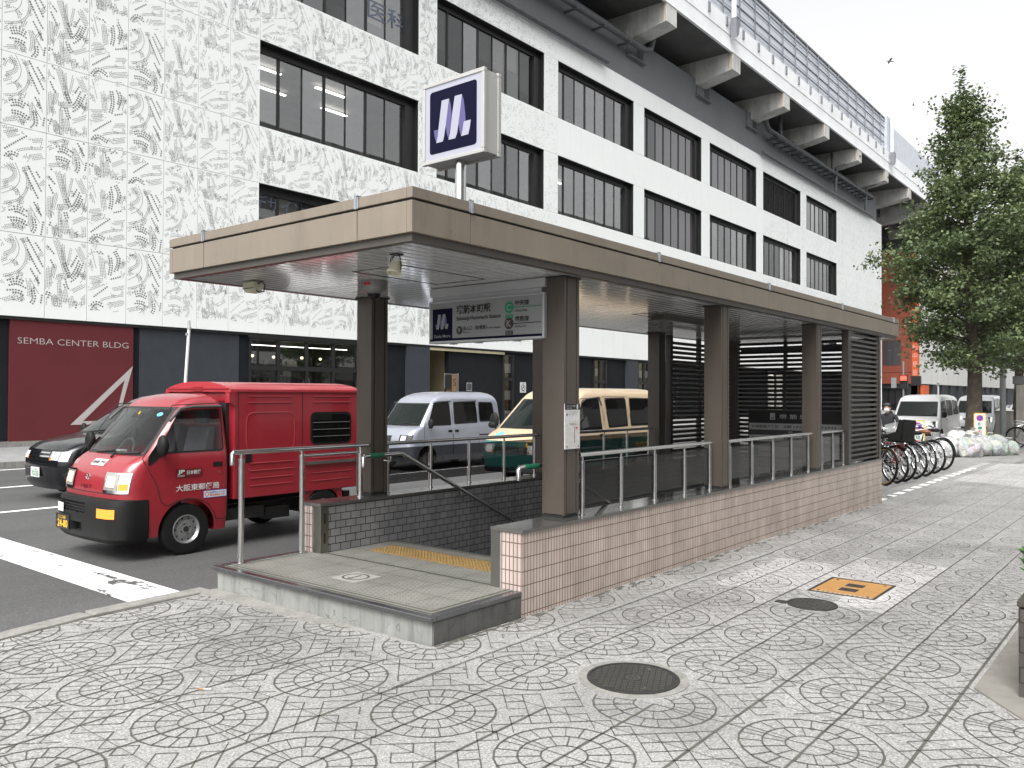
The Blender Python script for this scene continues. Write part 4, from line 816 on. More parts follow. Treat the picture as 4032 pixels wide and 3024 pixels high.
for i in range(len(joints)-1):
    x0, x1 = joints[i], joints[i+1]; xm = (x0+x1)/2; W = x1-x0
    for r in range(7):
        z0, z1 = ROWS[r], ROWS[r+1]
        if r in wincells and iswin(xm): continue
        clad.box(x0+.008,27.935,z0+.008,x1-.008,27.962,z1-.008)
        back.box(x0,27.966,z0,x1,28.44,z1)
        # holes
        left = xm < 14.95
        if xm < 6: continue
        if left: dens, rb, rs, pitch, shp = 1., .030, .0155, .049, hexa
        elif xm < 28.7: dens, rb, rs, pitch, shp = .92, .0165, .0165, .047, quad
        elif xm < 38.7: dens, rb, rs, pitch, shp = .9*(1-(xm-28.7)/13), .016, .016, .052, quad
        elif xm > 68.8: dens, rb, rs, pitch, shp = .55, .019, .019, .085, quad
        else: continue
        idx = i-(len([j for j in joints if j < 9.7]))
        S = (SA, SB, SC)[(idx+1+(r//2 if r % 2 == 0 else r//2)) % 3] if not left else (SC, SA, SB)[(idx-0) % 3]
        H = z1-z0; hh = min(2.23, H); D = dots(S, W, hh, pitch, left)
        if H > 2.6:
            S2 = (SB, SC, SA)[idx % 3]; D += [(a, b-1.0, s) for a, b, s in dots([q for q in S2 if min(p[1] for p in q[0]) > .45], W, hh, pitch, left) if b-1.0 > .02]
            D = [(a, b+H-hh, s) if b >= 0 and k < 0 else (a, b, s) for k, (a, b, s) in enumerate(D)]
            off = H-hh; n0 = len(dots.__doc__ or '')
            D2 = []
            for (a, b, s) in D: D2.append((a, b, s))
            D = [(a, b+off, s) for a, b, s in dots(S, W, hh, pitch, left)]+[(a, b-1.1, s) for a, b, s in dots(S2, W, hh, pitch, left) if .05 < b-1.1 < off]
        for (a, b, s) in D:
            if random.random() > dens: continue
            rr = rb if s == 2 else rs; cx, cz = x0+a, z1-b
            if cz < z0+.02: continue
            n0 = len(holes_v); holes_v += [(cx+rr*u, 27.931, cz+rr*v) for u, v in shp]; holes_f.append(tuple(range(n0, n0+len(shp))))
clad.faces(holes_v, holes_f, 1)
cl = bb(clad, 'cladding', [MT['clad'], MT['hole']])
back.box(joints[0],28.44,4.0,XE,28.5,22.3) if False else None
bb(back, 'cladding_frame', MT['joint'])
q = MB(); q.box(XE,27.94,-.1,XE+.03,45,22.25); q.box(joints[0],27.935,22.25,XE+.03,45,22.29); bb(q, 'end_wall', MT['clad'])
q = MB(); q.box(joints[0],27.97,3.99,XE,28.40,4.075); bb(q, 'cladding_soffit', MT['wframe'])
# windows
def window(a, b, z0, z1, kind, lights=()):
    n = 7; q = MB(); y0, y1 = 28.10, 28.44
    q.box(a,27.98,z1-.02,b,28.46,z1); q.box(a,27.98,z0,b,28.46,z0+.012); q.box(a,27.98,z0+.012,a+.02,28.46,z1-.02); q.box(b-.02,27.98,z0+.012,b,28.46,z1-.02)
    q.box(a+.02,28.30,z1-.30,b-.02,28.44,z1-.02); q.box(a+.02,28.33,z0+.012,b-.02,28.44,z0+.07); q.box(b-.62,28.20,z0+.012,b-.02,28.44,z1-.30)
    for k in range(1, n): x = a+(b-.6-a)*k/n; wd = .06 if k % 2 else .022; q.box(x-wd,28.35,z0+.07,x+wd,28.44 if k % 2 else 28.38,z1-.30)
    f = bb(q, 'window', MT['wframe'])
    if kind == 'louvre':
        q = MB(); z = z0+.1
        while z < z1-.35: q.prism([(a+.03,28.30,z),(a+.03,28.38,z+.05),(a+.03,28.385,z+.07),(a+.03,28.305,z+.02)], (b-.65-a,0,0)); z += .115
        bb(q, 'louvre', MT['dgrey'], f); return
    q = MB(); rp = random.Random(int(a*7+z0*3))
    for k in range(n):
        x0_, x1_ = (a+.02 if k == 0 else a+(b-.6-a)*k/n), a+(b-.6-a)*(k+1)/n
        q.box(x0_,28.385,z0+.05,x1_-.002,28.40,z1-.25,rp.choice((0, 0, 1, 2)) if not lights else rp.choice((0, 2, 2)))
    bb(q, 'pane', [MT['panedark'], MT['panedark_b'], MT['panedark']] if kind == 'dark' else [MT['pane'], MT['pane_b'], MT['pane_c']], f)
    if kind != 'dark':
        rng = random.Random(int(a*10+z0)); q = MB()
        for k in range(n):
            if not lights and rng.random() < .42: x = a+(b-.6-a)*k/n; zt = z1-.3; zl = z0+rng.uniform(.3, 2.2); q.box(x+.09,28.52,zl,x+(b-.6-a)/n-.09,28.53,zt)
        if q.v: bb(q, 'blind', M('grey blind', (.42,.41,.38), .8, var=.08), f)
    if lights:
        q = MB()
        for (x, y, l) in lights: q.box(x,y,z1-.46,x+l,y+.14,z1-.42)
        bb(q, 'ceiling_tube', MT['tube'], f)
L1 = [(18.9,29.3,1.9),(22.6,29.3,1.6),(20.4,31.2,2.0),(24.4,31.2,1.5),(19.2,32.6,1.6)]
for i, (a, b) in enumerate(WX):
    window(a, b, ROWS[1], ROWS[2], 'glass' if i < 2 else 'dark')
    window(a, b, ROWS[3], ROWS[4], 'dark' if i in (3,) else 'glass', L1 if i == 0 else ([(a+1.2, 30.5, 1.6),(a+3, 30.5, 1.0)] if i == 2 else ([(a+.6,30,1.2),(a+1.9,30,1.0)] if i == 4 else ())))
    window(a, b, ROWS[5], ROWS[6], 'louvre' if i == 5 else ('dark' if i in (3, 4) else 'glass'), [(a+.8,31,1.5)] if i == 2 else ())
q = MB(); xa, xb_ = 9.5, 90
for (z0, z1) in ((6.5,10.2),(12.1,15.7),(17.6,21.2)): q.box(xa,34,z0,xb_,34.1,z1); q.box(xa,28.46,z1-.40,xb_,34,z1-.36); q.box(xa,28.46,z0-.1,xb_,34,z0-.05)
for k in range(9): q.box(18.2+9.9*k,28.46,6.4,18.4+9.9*k,34,21.3)
rng = random.Random(5)
for k in range(70):
    x = rng.uniform(19, 68); z = rng.choice([6.66, 12.19, 17.74]); y = rng.uniform(29, 33); q.box(x,y,z-.1,x+rng.uniform(.4,1.4),y+.5,z+rng.uniform(.5,1.7))
bb(q, 'office_interior', MT['room'])
# window lettering seen in the lowest left window
q = MB(); q.text('デザイン', .62, (18.95,28.37,9.02), (1,0,0), (0,0,1), 0, 2.3); q.text('頭痛 保', .55, (18.95,28.37,8.2), (1,0,0), (0,0,1), 0, 2.0)
lt = M('faded blue lettering', (.10,.12,.17), .5); bb(q, 'window_lettering', lt); q = MB(); q.text('医科', .9, (24.7,28.37,18.7), (1,0,0), (0,0,1), 0, 2.4); bb(q, 'window_lettering', lt)
# ground floor
GZ, GT, GY = -.1, 4.0, 28.12
OPEN = [(18.5,24.0,.55,3.90,'shop'),(28.36,29.83,-.05,3.86,'entry'),(33.92,34.84,.25,3.88,'lit'),(42.66,44.12,.3,3.9,'lit'),(47.95,49.63,.3,3.92,'lit'),(52.1,53.5,.3,3.88,'lit'),(58.4,61.5,.3,3.88,'lit'),(70,74,.3,3.88,'lit')]
q = MB(); x = joints[0]
for (a, b, z0, z1, k) in OPEN:
    q.box(x,GY,GZ,a,GY+.3,GT); q.box(a,GY,z1,b,GY+.3,GT); q.box(a,GY,GZ,b,GY+.3,z0) if z0 > 0 else None; x = b
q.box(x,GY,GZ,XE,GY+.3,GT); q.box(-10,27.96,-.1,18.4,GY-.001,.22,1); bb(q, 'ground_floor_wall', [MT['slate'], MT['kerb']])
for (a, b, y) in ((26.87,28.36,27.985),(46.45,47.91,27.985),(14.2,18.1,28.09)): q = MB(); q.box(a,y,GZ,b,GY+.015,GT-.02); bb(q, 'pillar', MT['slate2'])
q = MB(); q.box(10.10,28.02,.05,13.95,GY-.001,4.0); rw = bb(q, 'red_wall', MT['wallred'])
q = MB(); q.text('SEMBA CENTER BLDG', .19, (10.31,28.016,3.255), (1,0,0), (0,0,1), 0, 3.47, bold=-.012, lift=.003)
q.poly([(13.93,28.014,2.66),(13.49,28.014,1.62),(13.60,28.014,1.60)][::1]) if False else None
T_ = lambda p: [(a, 28.012, b) for a, b in p]
q.poly(T_([(13.944,2.66),(11.90,.69),(12.30,.80),(13.66,2.17)])); q.poly(T_([(13.944,2.66),(13.66,2.17),(13.49,1.45),(13.36,.80),(13.50,.80),(13.62,1.45)]));  q.poly(T_([(11.90,.69),(13.40,.69),(13.36,.80),(12.30,.80)]))
bb(q, 'lettering', MT['letter'], rw)
for (a, b, z0, z1, kind) in OPEN:
    q = MB()
    if kind != 'entry':
        q.box(a,28.0,z1-.06,b,28.2,z1); q.box(a,28.0,z0,b,28.2,z0+.06)
        n = 4 if kind == 'shop' else 2 if b-a > 1.2 else 1
        for k in range(n+1): x = a+(b-a)*k/n; x = min(max(x, a+.05), b-.05); q.box(x-.05,28.02,z0+.06,x+.05,28.2,z1-.06)
        for zz_ in ((2.55,) if kind == 'lit' else (2.75,)): q.box(a+.05,28.03,zz_-.09,b-.05,28.19,zz_+.09)
        if kind == 'shop': q.box(a-.08,27.96,z1,b+.08,28.2,z1+.09)
        f = bb(q, 'shop_window', MT['wframe'])
        q = MB(); q.box(a+.05,28.11,z0+.06,b-.05,28.12,z1-.06); bb(q, 'pane', MT['pane'], f)
    else:
        q.box(a,27.99,z1,34.0,28.11,z1+.14); f = bb(q, 'entrance', MT['beige'])
    q = MB(); d = 4.0
    q.box(a-.6,28.42+d,GZ,b+.6,28.45+d,GT); q.box(a-.6,28.42,GT-.04,b+.6,28.42+d,GT); q.box(a-.6,28.42,GZ,b+.6,28.42+d,GZ+.05); q.box(a-.62,28.42,GZ,a-.6,28.42+d,GT); q.box(b+.6,28.42,GZ,b+.62,28.42+d,GT)
    bb(q, 'interior', MT['room'] if kind == 'shop' else MT['beige'], f)
    q = MB()
    if kind == 'shop':
        q.box(a+.1,28.7,3.66,b-.1,28.74,3.69)
        for k in range(4): q.sphere((a+.8+1.2*k,29.0+.3*(k%2),3.25),.06,10,6,1)
    elif kind == 'lit':
        for k in range(2): q.box(a-.3,29.2+1.2*k,3.62,b+.3,29.32+1.2*k,3.66)
    else: q.sphere((a+.3,28.6,3.78),.05,10,6,1)
    bb(q, 'lamp', [MT['tube'], MT['warm']], f)
    if kind in ('shop', 'lit'):
        q = MB(); rng = random.Random(int(a)); nn = 26 if kind == 'shop' else 7
        for k in range(nn):
            x = rng.uniform(a+.2, b-.2); h_ = rng.uniform(.4, .8); zt = rng.choice([1.35, 2.45, 3.2]); w_ = rng.uniform(.18,.3); y = rng.uniform(28.6,30.5)
            q.prism([(x-w_,y,zt-h_),(x+w_,y,zt-h_),(x+w_*.9,y,zt-.1),(x+.05,y,zt),(x-.05,y,zt),(x-w_*.9,y,zt-.1)], (0,.08,0), rng.randrange(3))
        bb(q, 'hanging_clothes', [M('grey garment', (.2,.2,.2), .9), M('white garment', (.6,.6,.58), .9), M('dark garment', (.03,.03,.035), .9)], f)
q = MB()                                                       # banners and notices belong to the shop entrance
t = thing('shop_banner', 'dark hanging banner with orange lettering beside the shop entrance', 'banner', (29.82, 27.93, 0))
q.box(-.42,0,.9,-.02,.008,2.70); q.text('Hまやん', .3, (-.38,-.003,1.7), (1,0,0), (0,0,1), 1, .33, lift=.002); q.build('cloth', [MT['black'], MT['orange']], t)
q = MB(); q.box(.02,0,.9,.40,.008,2.70); q.box(.05,-.003,1.4,.37,-.001,1.9,1); q.text('S', .35, (.12,-.004,2.15), (1,0,0), (0,0,1), 2, .2, lift=.002); q.build('cloth', [M('brown banner', (.22,.13,.07), .8), MT['dgrey'], MT['black']], t)
q = MB(); q.tube([(-.5,.012,2.73),(.5,.012,2.73)], .012, 6); q.tube([(.48,.012,-.05),(.48,.012,2.78)], .014, 6); q.tube([(-.48,.012,2.0),(-.48,.012,2.78)], .01, 6); q.build('pole', MT['alu'], t)
t = thing('no_smoking_notice', 'white no smoking notice on the dark wall behind the vans', 'notice', (35.71, 28.10, 1.85))
q = MB(); q.box(-.26,-.01,0,.26,.0,.57); 
for k in range(24):
    a, b = 2*math.pi*k/24, 2*math.pi*(k+1)/24
    q.poly([(.14*math.cos(a),-.013,.27+.14*math.sin(a)),(.18*math.cos(a),-.013,.27+.18*math.sin(a)),(.18*math.cos(b),-.013,.27+.18*math.sin(b)),(.14*math.cos(b),-.013,.27+.14*math.sin(b))], 1)
q.box(-.10,-.013,.255,.10,-.011,.285,1); q.poly([(-.11,-.014,.17),(-.08,-.014,.14),(.11,-.014,.37),(.08,-.014,.40)], 1)
q.text('ここは禁煙です', .06, (0,-.012,.49), (1,0,0), (0,0,1), 1, .40, 'CENTER', lift=.002); q.text('おタバコは喫煙所で', .045, (0,-.012,.04), (1,0,0), (0,0,1), 1, .42, 'CENTER', lift=.002)
q.build('board', [MT['white'], MT['black']], t)
t = thing('wall_plaque', 'small grey plaque on the dark wall near the shop entrance', 'plaque', (31.3, 28.10, 1.9))
q = MB(); q.box(-.2,-.015,0,.2,0,.44); q.box(-.16,-.018,.06,.16,-.015,.38,1); q.build('plate', [MT['farwalk'], MT['dgrey']], t)
t = thing('flag_pole', 'slim white pole with bracket standing on the far kerb before the dark wall', 'pole', (12.78, 22.6, .05))
q = MB(); q.tube([(-.10,0,0),(.13,0,3.62)], .045, 10); q.build('shaft', MT['white'], t, smooth=40)
q = MB(); q.lathe([(.06,3.55),(.06,3.62),(.035,3.64),(.035,3.80),(.001,3.81)], (.13,0,0), n=12); q.box(.04,-.03,3.36,.14,.03,3.44); q.build('cap', MT['alu'], t, smooth=40)

# ---------------------------------------------------------------- elevated road above the building
H_ = thing('elevated_road', 'elevated road deck with white girder, concrete brackets and grey noise barrier', 'elevated road', (70, 31, 0))
OH = Vector((70, 31, 0))
def hb(mb, name, mats, parent=None, **k):
    mb.v = [(a-OH.x, b-OH.y, c-OH.z) for a, b, c in mb.v]; return mb.build(name, mats, parent or H_, **k)
XL, XR = -10, 240
q = MB(); q.box(XL,28.5,22.29,XE,29.0,25.72)
hb(q, 'parapet_wall', MT['greywall'])
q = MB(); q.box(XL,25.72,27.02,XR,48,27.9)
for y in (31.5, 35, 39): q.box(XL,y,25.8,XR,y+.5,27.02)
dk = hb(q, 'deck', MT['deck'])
q = MB(); q.box(XL,25.6,26.95,XR,25.70,29.32); q.box(XL,25.52,26.95,XR,25.6,27.03); q.box(XL,25.56,28.1,XR,25.6,28.16)
for k in range(60): q.box(8+2.51*k,25.592,27.04,8.03+2.51*k,25.598,28.09)
for k in range(420):
    x = 30+.24*k
    for z in (28.35, 27.3): q.box(x,25.58,z,x+.045,25.60,z+.045)
hb(q, 'girder', MT['girder'], dk)
for k in range(-3, 18):
    x = 47.2+10.05*k; q = MB()
    q.prism([(x,25.56,25.75),(x,25.56,27.02),(x,33,27.02),(x,33,24.6),(x,29.0,25.15)], (1.42,0,0))
    for j in range(3): q.box(x-.012,25.60+.12*j,25.76,x,25.64+.12*j,27.0,1)
    hb(q, 'bracket', [MT['bracket'], M('rust streak', (.33,.24,.13), .8, var=.3)], bevel=.02)
q = MB(); z0, z1 = 29.36, 33.0; yb = 25.92
for j in range(12): q.box(XL,yb+.02*(j%2),z0+j*.30,98.6,yb+.05,z0+j*.30+.296)
bar = hb(q, 'noise_barrier', MT['barrier'])
q = MB()
for z in (29.40,30.25,31.1,31.95,32.6): q.box(XL,yb-.05,z,98.6,yb-.002,z+.07)
q.box(XL,yb-.09,z1,98.6,yb+.09,z1+.14); hb(q, 'rail', MT['bpost'], bar)
for k in range(36): q = MB(); x = 22.3+2.9*k-24; q.box(x-.05,yb-.11,z0-.75,x+.05,yb-.052,z1); q.box(x-.13,25.50,28.60,x+.13,25.59,29.25); (hb(q, 'post', MT['bpost'], bar) if x < 99 and x > 20 else None)
q = MB(); q.box(98.7,25.7,29.3,101.4,26.2,33.4); q.box(101.6,25.85,29.3,200,26.0,32.8); hb(q, 'end_barrier', MT['barrier'])
for x in (57.0, 99.5):                                         # drain hoppers
    q = MB(); q.prism([(x-.35,25.45,29.25),(x-.25,25.45,27.75),(x+.15,25.45,28.1),(x+.35,25.45,29.1)], (0,-.45,0)); q.tube([(x,25.35,29.2),(x,25.35,36)], .16, 10, 1); q.tube([(x+.3,25.35,29.4),(x+.3,25.35,36)], .09, 8, 1)
    hb(q, 'drain_hopper', [MT['bpost'], MT['girder']])
q = MB()
q.tube([(15,27.62,22.42),(43.5,27.62,22.42)], .16, 12); q.tube([(68,27.62,22.45),(100,27.62,22.45)], .15, 12)
q.tube([(15,27.75,24.75),(48.2,27.75,24.75),(49.0,27.7,25.0),(49.1,27.6,25.6),(49.1,28,26.9)], .2, 12)
q.tube([(69.3,28.0,26.8),(69.0,27.8,26.2),(68.9,27.7,25.2),(69.6,27.7,24.75),(100,27.7,24.6)], .2, 12); q.tube([(73,28.0,26.8),(72.4,27.8,25.6),(72.2,27.7,24.9),(73,27.7,24.7),(100,27.7,24.5)], .17, 12)
for x in (88.2, 98.6): q.tube([(x,25.5,26.4),(x-.2,26.2,25.9),(x-1.2,27.5,25.2),(x-1.3,27.6,22.6)], .14, 10)
q.tube([(86.3,27.7,24.6),(86.2,27.7,25.6),(87,28,26.8)], .14, 10)
for k in range(11): q.box(16+3*k,27.5,24.45,16.15+3*k,28.5,24.55)
for k in range(20): q.box(71+1.5*k,27.35,24.30,71.12+1.5*k,28.5,24.42)
hb(q, 'drain_pipe', MT['pipe'], smooth=50)
q = MB(); q.box(70.5,27.35,24.40,100,28.0,24.44); hb(q, 'cable_tray', MT['pipe'])
q = MB()
for (x, z) in ((47.2,24.3),(57.3,24.5),(66.5,24.5),(77,24.4)): q.box(x,28.40,z,x+2.1,28.50,z+1.3,0); q.box(x+1.2,28.38,z+.15,x+2.0,28.46,z+1.2,1); q.box(x-.1,28.2,z-.1,x+2.2,28.5,z-.02)
hb(q, 'bearing_recess', [MT['greywall'], MT['deck']])
for k in range(3):
    x = 111+5*k if k < 2 else 116; 
q = MB(); q.box(107,36,-.2,110,39,25.72); q.box(107,30.2,24.2,110,36,25.72); hb(q, 'pier', MT['deck'])
# ---------------------------------------------------------------- next block across the side street
N_ = thing('orange_building', 'orange red corner building with white side beyond the side street', 'building', (140, 32, -.6))
ON = Vector((140, 32, -.6))
def nb(mb, name, mats, parent=None, **k):
    mb.v = [(a-ON.x, b-ON.y, c-ON.z) for a, b, c in mb.v]; return mb.build(name, mats, parent or N_, **k)
XC = 122.83
q = MB(); q.box(XC,28.8,3.5,XC+4,46,22.2)
q.box(XC-.01,28.8,8.5,XC,46,8.56,1); q.box(XC-.01,28.8,5.0,XC,46,5.06,1); q.box(XC-.01,33.2,3.5,XC,33.26,22,1); nb(q, 'orange_wall', [MT['orangew'], MT['slate']])
q = MB(); q.box(XC-.05,28.0,3.5,XC+.6,28.78,22.2); st = nb(q, 'orange_stripe', MT['orangeb'])
q = MB()
for k, ch in enumerate('藤中橋筋'): q.text(ch, .85, (XC-.06,28.70,8.0-1.13*k), (0,-1,0), (0,0,1), 0, .58)
for k, ch in enumerate('S'): q.text(ch, 1.0, (XC-.06,28.72,16.9), (0,0,1), (0,1,0), 0, .6)
nb(q, 'lettering', M('pink lettering', (.75,.42,.36), .5), st)
q = MB(); q.box(XC+.6,28.0,3.5,230,28.4,22.2)
for k in range(30): q.box(XC+.6+3.6*k,27.995,3.5,XC+.63+3.6*k,28.0,22.2,1)
for z in (6.8,12.2,17.7): q.box(XC+.6,27.995,z,230,28.0,z+.03,1)
nb(q, 'white_wall', [MT['offwhite'], MT['joint']])
q = MB(); q.box(XC-.02,30.2,6.05,XC+.02,32.5,9.55); q.box(XC-.03,31.3,6.05,XC-.02,31.36,9.55,1); nb(q, 'window', [MT['panedark'], MT['wframe']])
for k in range(6):
    q = MB(); x = 166+10*k; q.box(x,27.97,7.6,x+8.2,28.01,10.6); q.box(x+2.7,27.95,7.6,x+2.8,27.97,10.6,1); q.box(x+5.5,27.95,7.6,x+5.6,27.97,10.6,1); nb(q, 'window', [MT['panedark'], MT['offwhite']])
    q = MB(); q.box(x,27.97,13.2,x+8.2,28.01,16.2); nb(q, 'window', MT['panedark'])
q = MB(); q.box(XC+.3,28.3,-.6,230,29,3.5); q.box(XC+.3,28.3,-.6,XC+.8,46,3.5); nb(q, 'ground_floor_wall', M('dark marbled wall', (.03,.03,.032), .4, var=.5, scale=.6))
q = MB()
for k in range(12): q = MB(); q.box(XC+9+6*k,28.0,-.6,XC+10+6*k,28.3,3.5); nb(q, 'pillar', MT['slate2'])
q = MB(); q.box(XC+2.2,27.9,-.6,XC+5.6,28.25,3.3); q.box(XC+3,27.88,-.2,XC+3.3,27.9,1.8,1); q.box(XC+3,27.88,1.5,XC+4.6,27.9,1.8,1); nb(q, 'orange_panel', [MT['orangeb'], MT['offwhite']])
q = MB()
for k in range(7): q.box(XC-.05,30+.9*k,-.4,XC+.25,30.08+.9*k,2.8)
for z in (.6, 2.8): q.box(XC-.05,29.5,z,XC+.2,36.5,z+.08)
nb(q, 'shutter', MT['blackm'])
# tall pale building and signs glimpsed through the tree
t = thing('pale_building', 'tall pale building mostly hidden behind the big ginkgo tree', 'building', (150, 2, -.3))
q = MB(); q.box(-10,-14,0,60,10,17); q.build('wall', MT['offwhite'], t)
for k in range(5):
    q = MB(); q.box(-10.04,-12+4.4*k,5.5,-9.98,-9.2+4.4*k,8.5); q.box(-10.04,-12+4.4*k,10.5,-9.98,-9.2+4.4*k,13.5); q.build('window', MT['panedark'], t)
t = thing('hanging_signboard', 'white and blue hanging signboard glimpsed through the ginkgo leaves', 'signboard', (XC-2.0, 26.2, 15.6))
q = MB(); q.box(-.12,-2.4,0,.12,-.2,1.9); q.text('のれん', 1.0, (-.125,-.4,.4), (0,-1,0), (0,0,1), 1, 1.8); q.box(-.12,-4.2,-1.9,.12,-2.5,.1,1); q.text('UP', .9, (-.125,-2.7,-1.5), (0,-1,0), (0,0,1), 0, 1.3); q.box(-.05,-.2,.4,.05,2.2,.5,0)
q.build('board', [MT['white'], MT['blue']], t)
# office blocks out of view on the near side, added for shade and window reflections
for (xo, xw, lab) in ((-7, 20, 'grey office block with white balcony bands, out of view, added to shade the entrance side'), (42, 75, 'wide grey office block mirrored in the farther upper windows')):
    t = thing('offscreen_office_block', lab, 'building', (xo, -9, 0), 0, 'office blocks out of view, for shade and window reflections')
    q = MB(); q.box(0,-22,0,xw,-.5,27); q.build('wall', M('grey office wall', (.30,.295,.28), .8, var=.15, scale=.3), t)
    for k in range(8):
        q = MB(); [q.box(x*xw,-.5,1.2+3.3*k,(x+rr)*xw,.0,2.3+3.3*k) for x, rr in ((0,.24),(.29,.12),(.46,.33),(.83,.17))]; q.build('balcony_band', MT['clad'], t)
    for k in range(int(xw/5)):
        q = MB(); x = 1+5*k; q.box(x,-.49,.2,x+3.6,-.44,27); q.build('window_strip', MT['panedark'], t)

# ---------------------------------------------------------------- street things beyond the entrance
t = thing('pedestrian_signal', 'dark pedestrian signal showing red on the far side of the crossing', 'traffic signal', (60.5, 14.72, ROAD_Z))
q = MB(); q.tube([(0,.0,0),(0,0,4.2)], .06, 8); q.build('pole', MT['grey'], t, smooth=40)
q = MB(); q.box(-.12,-.28,2.35,.12,.22,3.25); q.box(-.20,-.28,2.82,-.12,.22,2.86); q.box(-.12,-1.1,2.55,.1,-.5,3.2); q.box(-.14,.42,2.4,-.05,.75,3.1,1); q.build('housing', [MT['blackm'], MT['grey']], t)
q = MB(); q.box(-.145,-.22,2.90,-.121,.16,3.20); q.build('red_lamp', emis('red signal lamp', (1,.05,.03), 2.5), t)
t = thing('white_post', 'thin white post with blue plate behind the white van', 'post', (38.6, 8.02, ROAD_Z))
q = MB(); q.tube([(0,0,0),(0,0,2.45)], .035, 8); q.build('shaft', MT['white'], t, smooth=40); q = MB(); q.box(-.04,-.05,2.25,-.03,.05,2.40); q.build('plate', MT['grey'], t)
t = thing('utility_pole', 'plain grey steel pole standing between the two ginkgo trunks', 'pole', (34.5, 5.05, ground_z(34,5)))
q = MB(); q.tube([(0,0,0),(0,0,7.5)], [.105,.085], 14); q.build('shaft', MT['grey'], t, smooth=40); q = MB(); q.lathe([(.16,0),(.16,.05),(.11,.06)], n=14); q.build('base', MT['grey'], t)
t = thing('stone_marker', 'pale concrete marker post with a pyramid top behind the right bicycle', 'marker post', (34.6, 5.0, ground_z(34,5)))
q = MB(); q.box(-.26,-.26,0,.26,.26,1.28); q.build('shaft', MT['conc2'], t, bevel=.015); q = MB(); q.faces([(-.28,-.28,1.281),(.28,-.28,1.281),(.28,.28,1.281),(-.28,.28,1.281),(0,0,1.46)], [(0,1,4),(1,2,4),(2,3,4),(3,0,4),(3,2,1,0)]); q.build('cap', MT['offwhite'], t)
t.location = (35.5, 5.15, ground_z(34,5))
t = thing('concrete_gate_post', 'rough concrete post with a dark beam on top at the right edge', 'post', (38.35, 5.0, ground_z(34,5)))
q = MB(); q.box(-.14,-.14,0,.14,.14,2.28); q.build('shaft', MT['conc2'], t, bevel=.02); q = MB(); q.box(-.16,-2.6,2.3,.16,.25,2.62); q.build('beam', MT['deck'], t)
def signboard(loc, rz, zb, label):
    t = thing('no_parking_sign', label, 'no parking sign', loc, rz, 'no parking boards')
    w2, h_ = .17, .80; q = MB(); r = .05; q2 = MB()
    def rr(wd, hh, z0, x):
        pts = []
        for (cy, cz, a0) in ((wd-r,z0+r,-90),(wd-r,z0+hh-r,0),(-wd+r,z0+hh-r,90),(-wd+r,z0+r,180)):
            for k in range(6): a = R(a0+18*k); pts.append((x, cy+r*math.cos(a), cz+r*math.sin(a)))
        return pts
    q.prism(rr(w2,h_,zb,-.012), (.024,0,0)); q.build('frame', MT['yellow'], t)
    q.__init__(); q.poly(rr(w2-.025,h_-.05,zb+.025,-.0135)[::-1]); cz = zb+h_-.16
    for (rad, mi, x) in ((.098,1,-.0145),(.074,2,-.0155)): q.poly([(x,-rad*math.cos(2*math.pi*k/24),cz+rad*math.sin(2*math.pi*k/24)) for k in range(24)][::-1], mi)
    q.poly([(-.0165,.065,cz+.05),(-.0165,.05,cz+.065),(-.0165,-.065,cz-.05),(-.0165,-.05,cz-.065)][::-1], 1)
    for k, (ch, mi) in enumerate((('駐',3),('車',3),('禁',1),('止',1))): q.text(ch, .105, (-.014,.06,zb+.40-.122*k), (0,-1,0), (0,0,1), mi, .125, bold=.03, lift=.003)
    q.build('face', [MT['white'], MT['redp'], MT['blue'], MT['lgreen']], t)
    q = MB(); q.box(.014,-.10,0,.03,-.08,zb+.4); q.box(.014,.08,0,.03,.10,zb+.4); q.box(.03,-.2,0,.2,.2,.03); q.build('stand', MT['blackm'], t)
    return t
signboard((24.6,5.62,-.10), R(6), .36, 'yellow edged no parking board standing behind the parked bicycle row')
signboard((29.35,4.92,-.10), R(4), .50, 'yellow edged no parking board leaning on the near ginkgo trunk above rubbish bags')
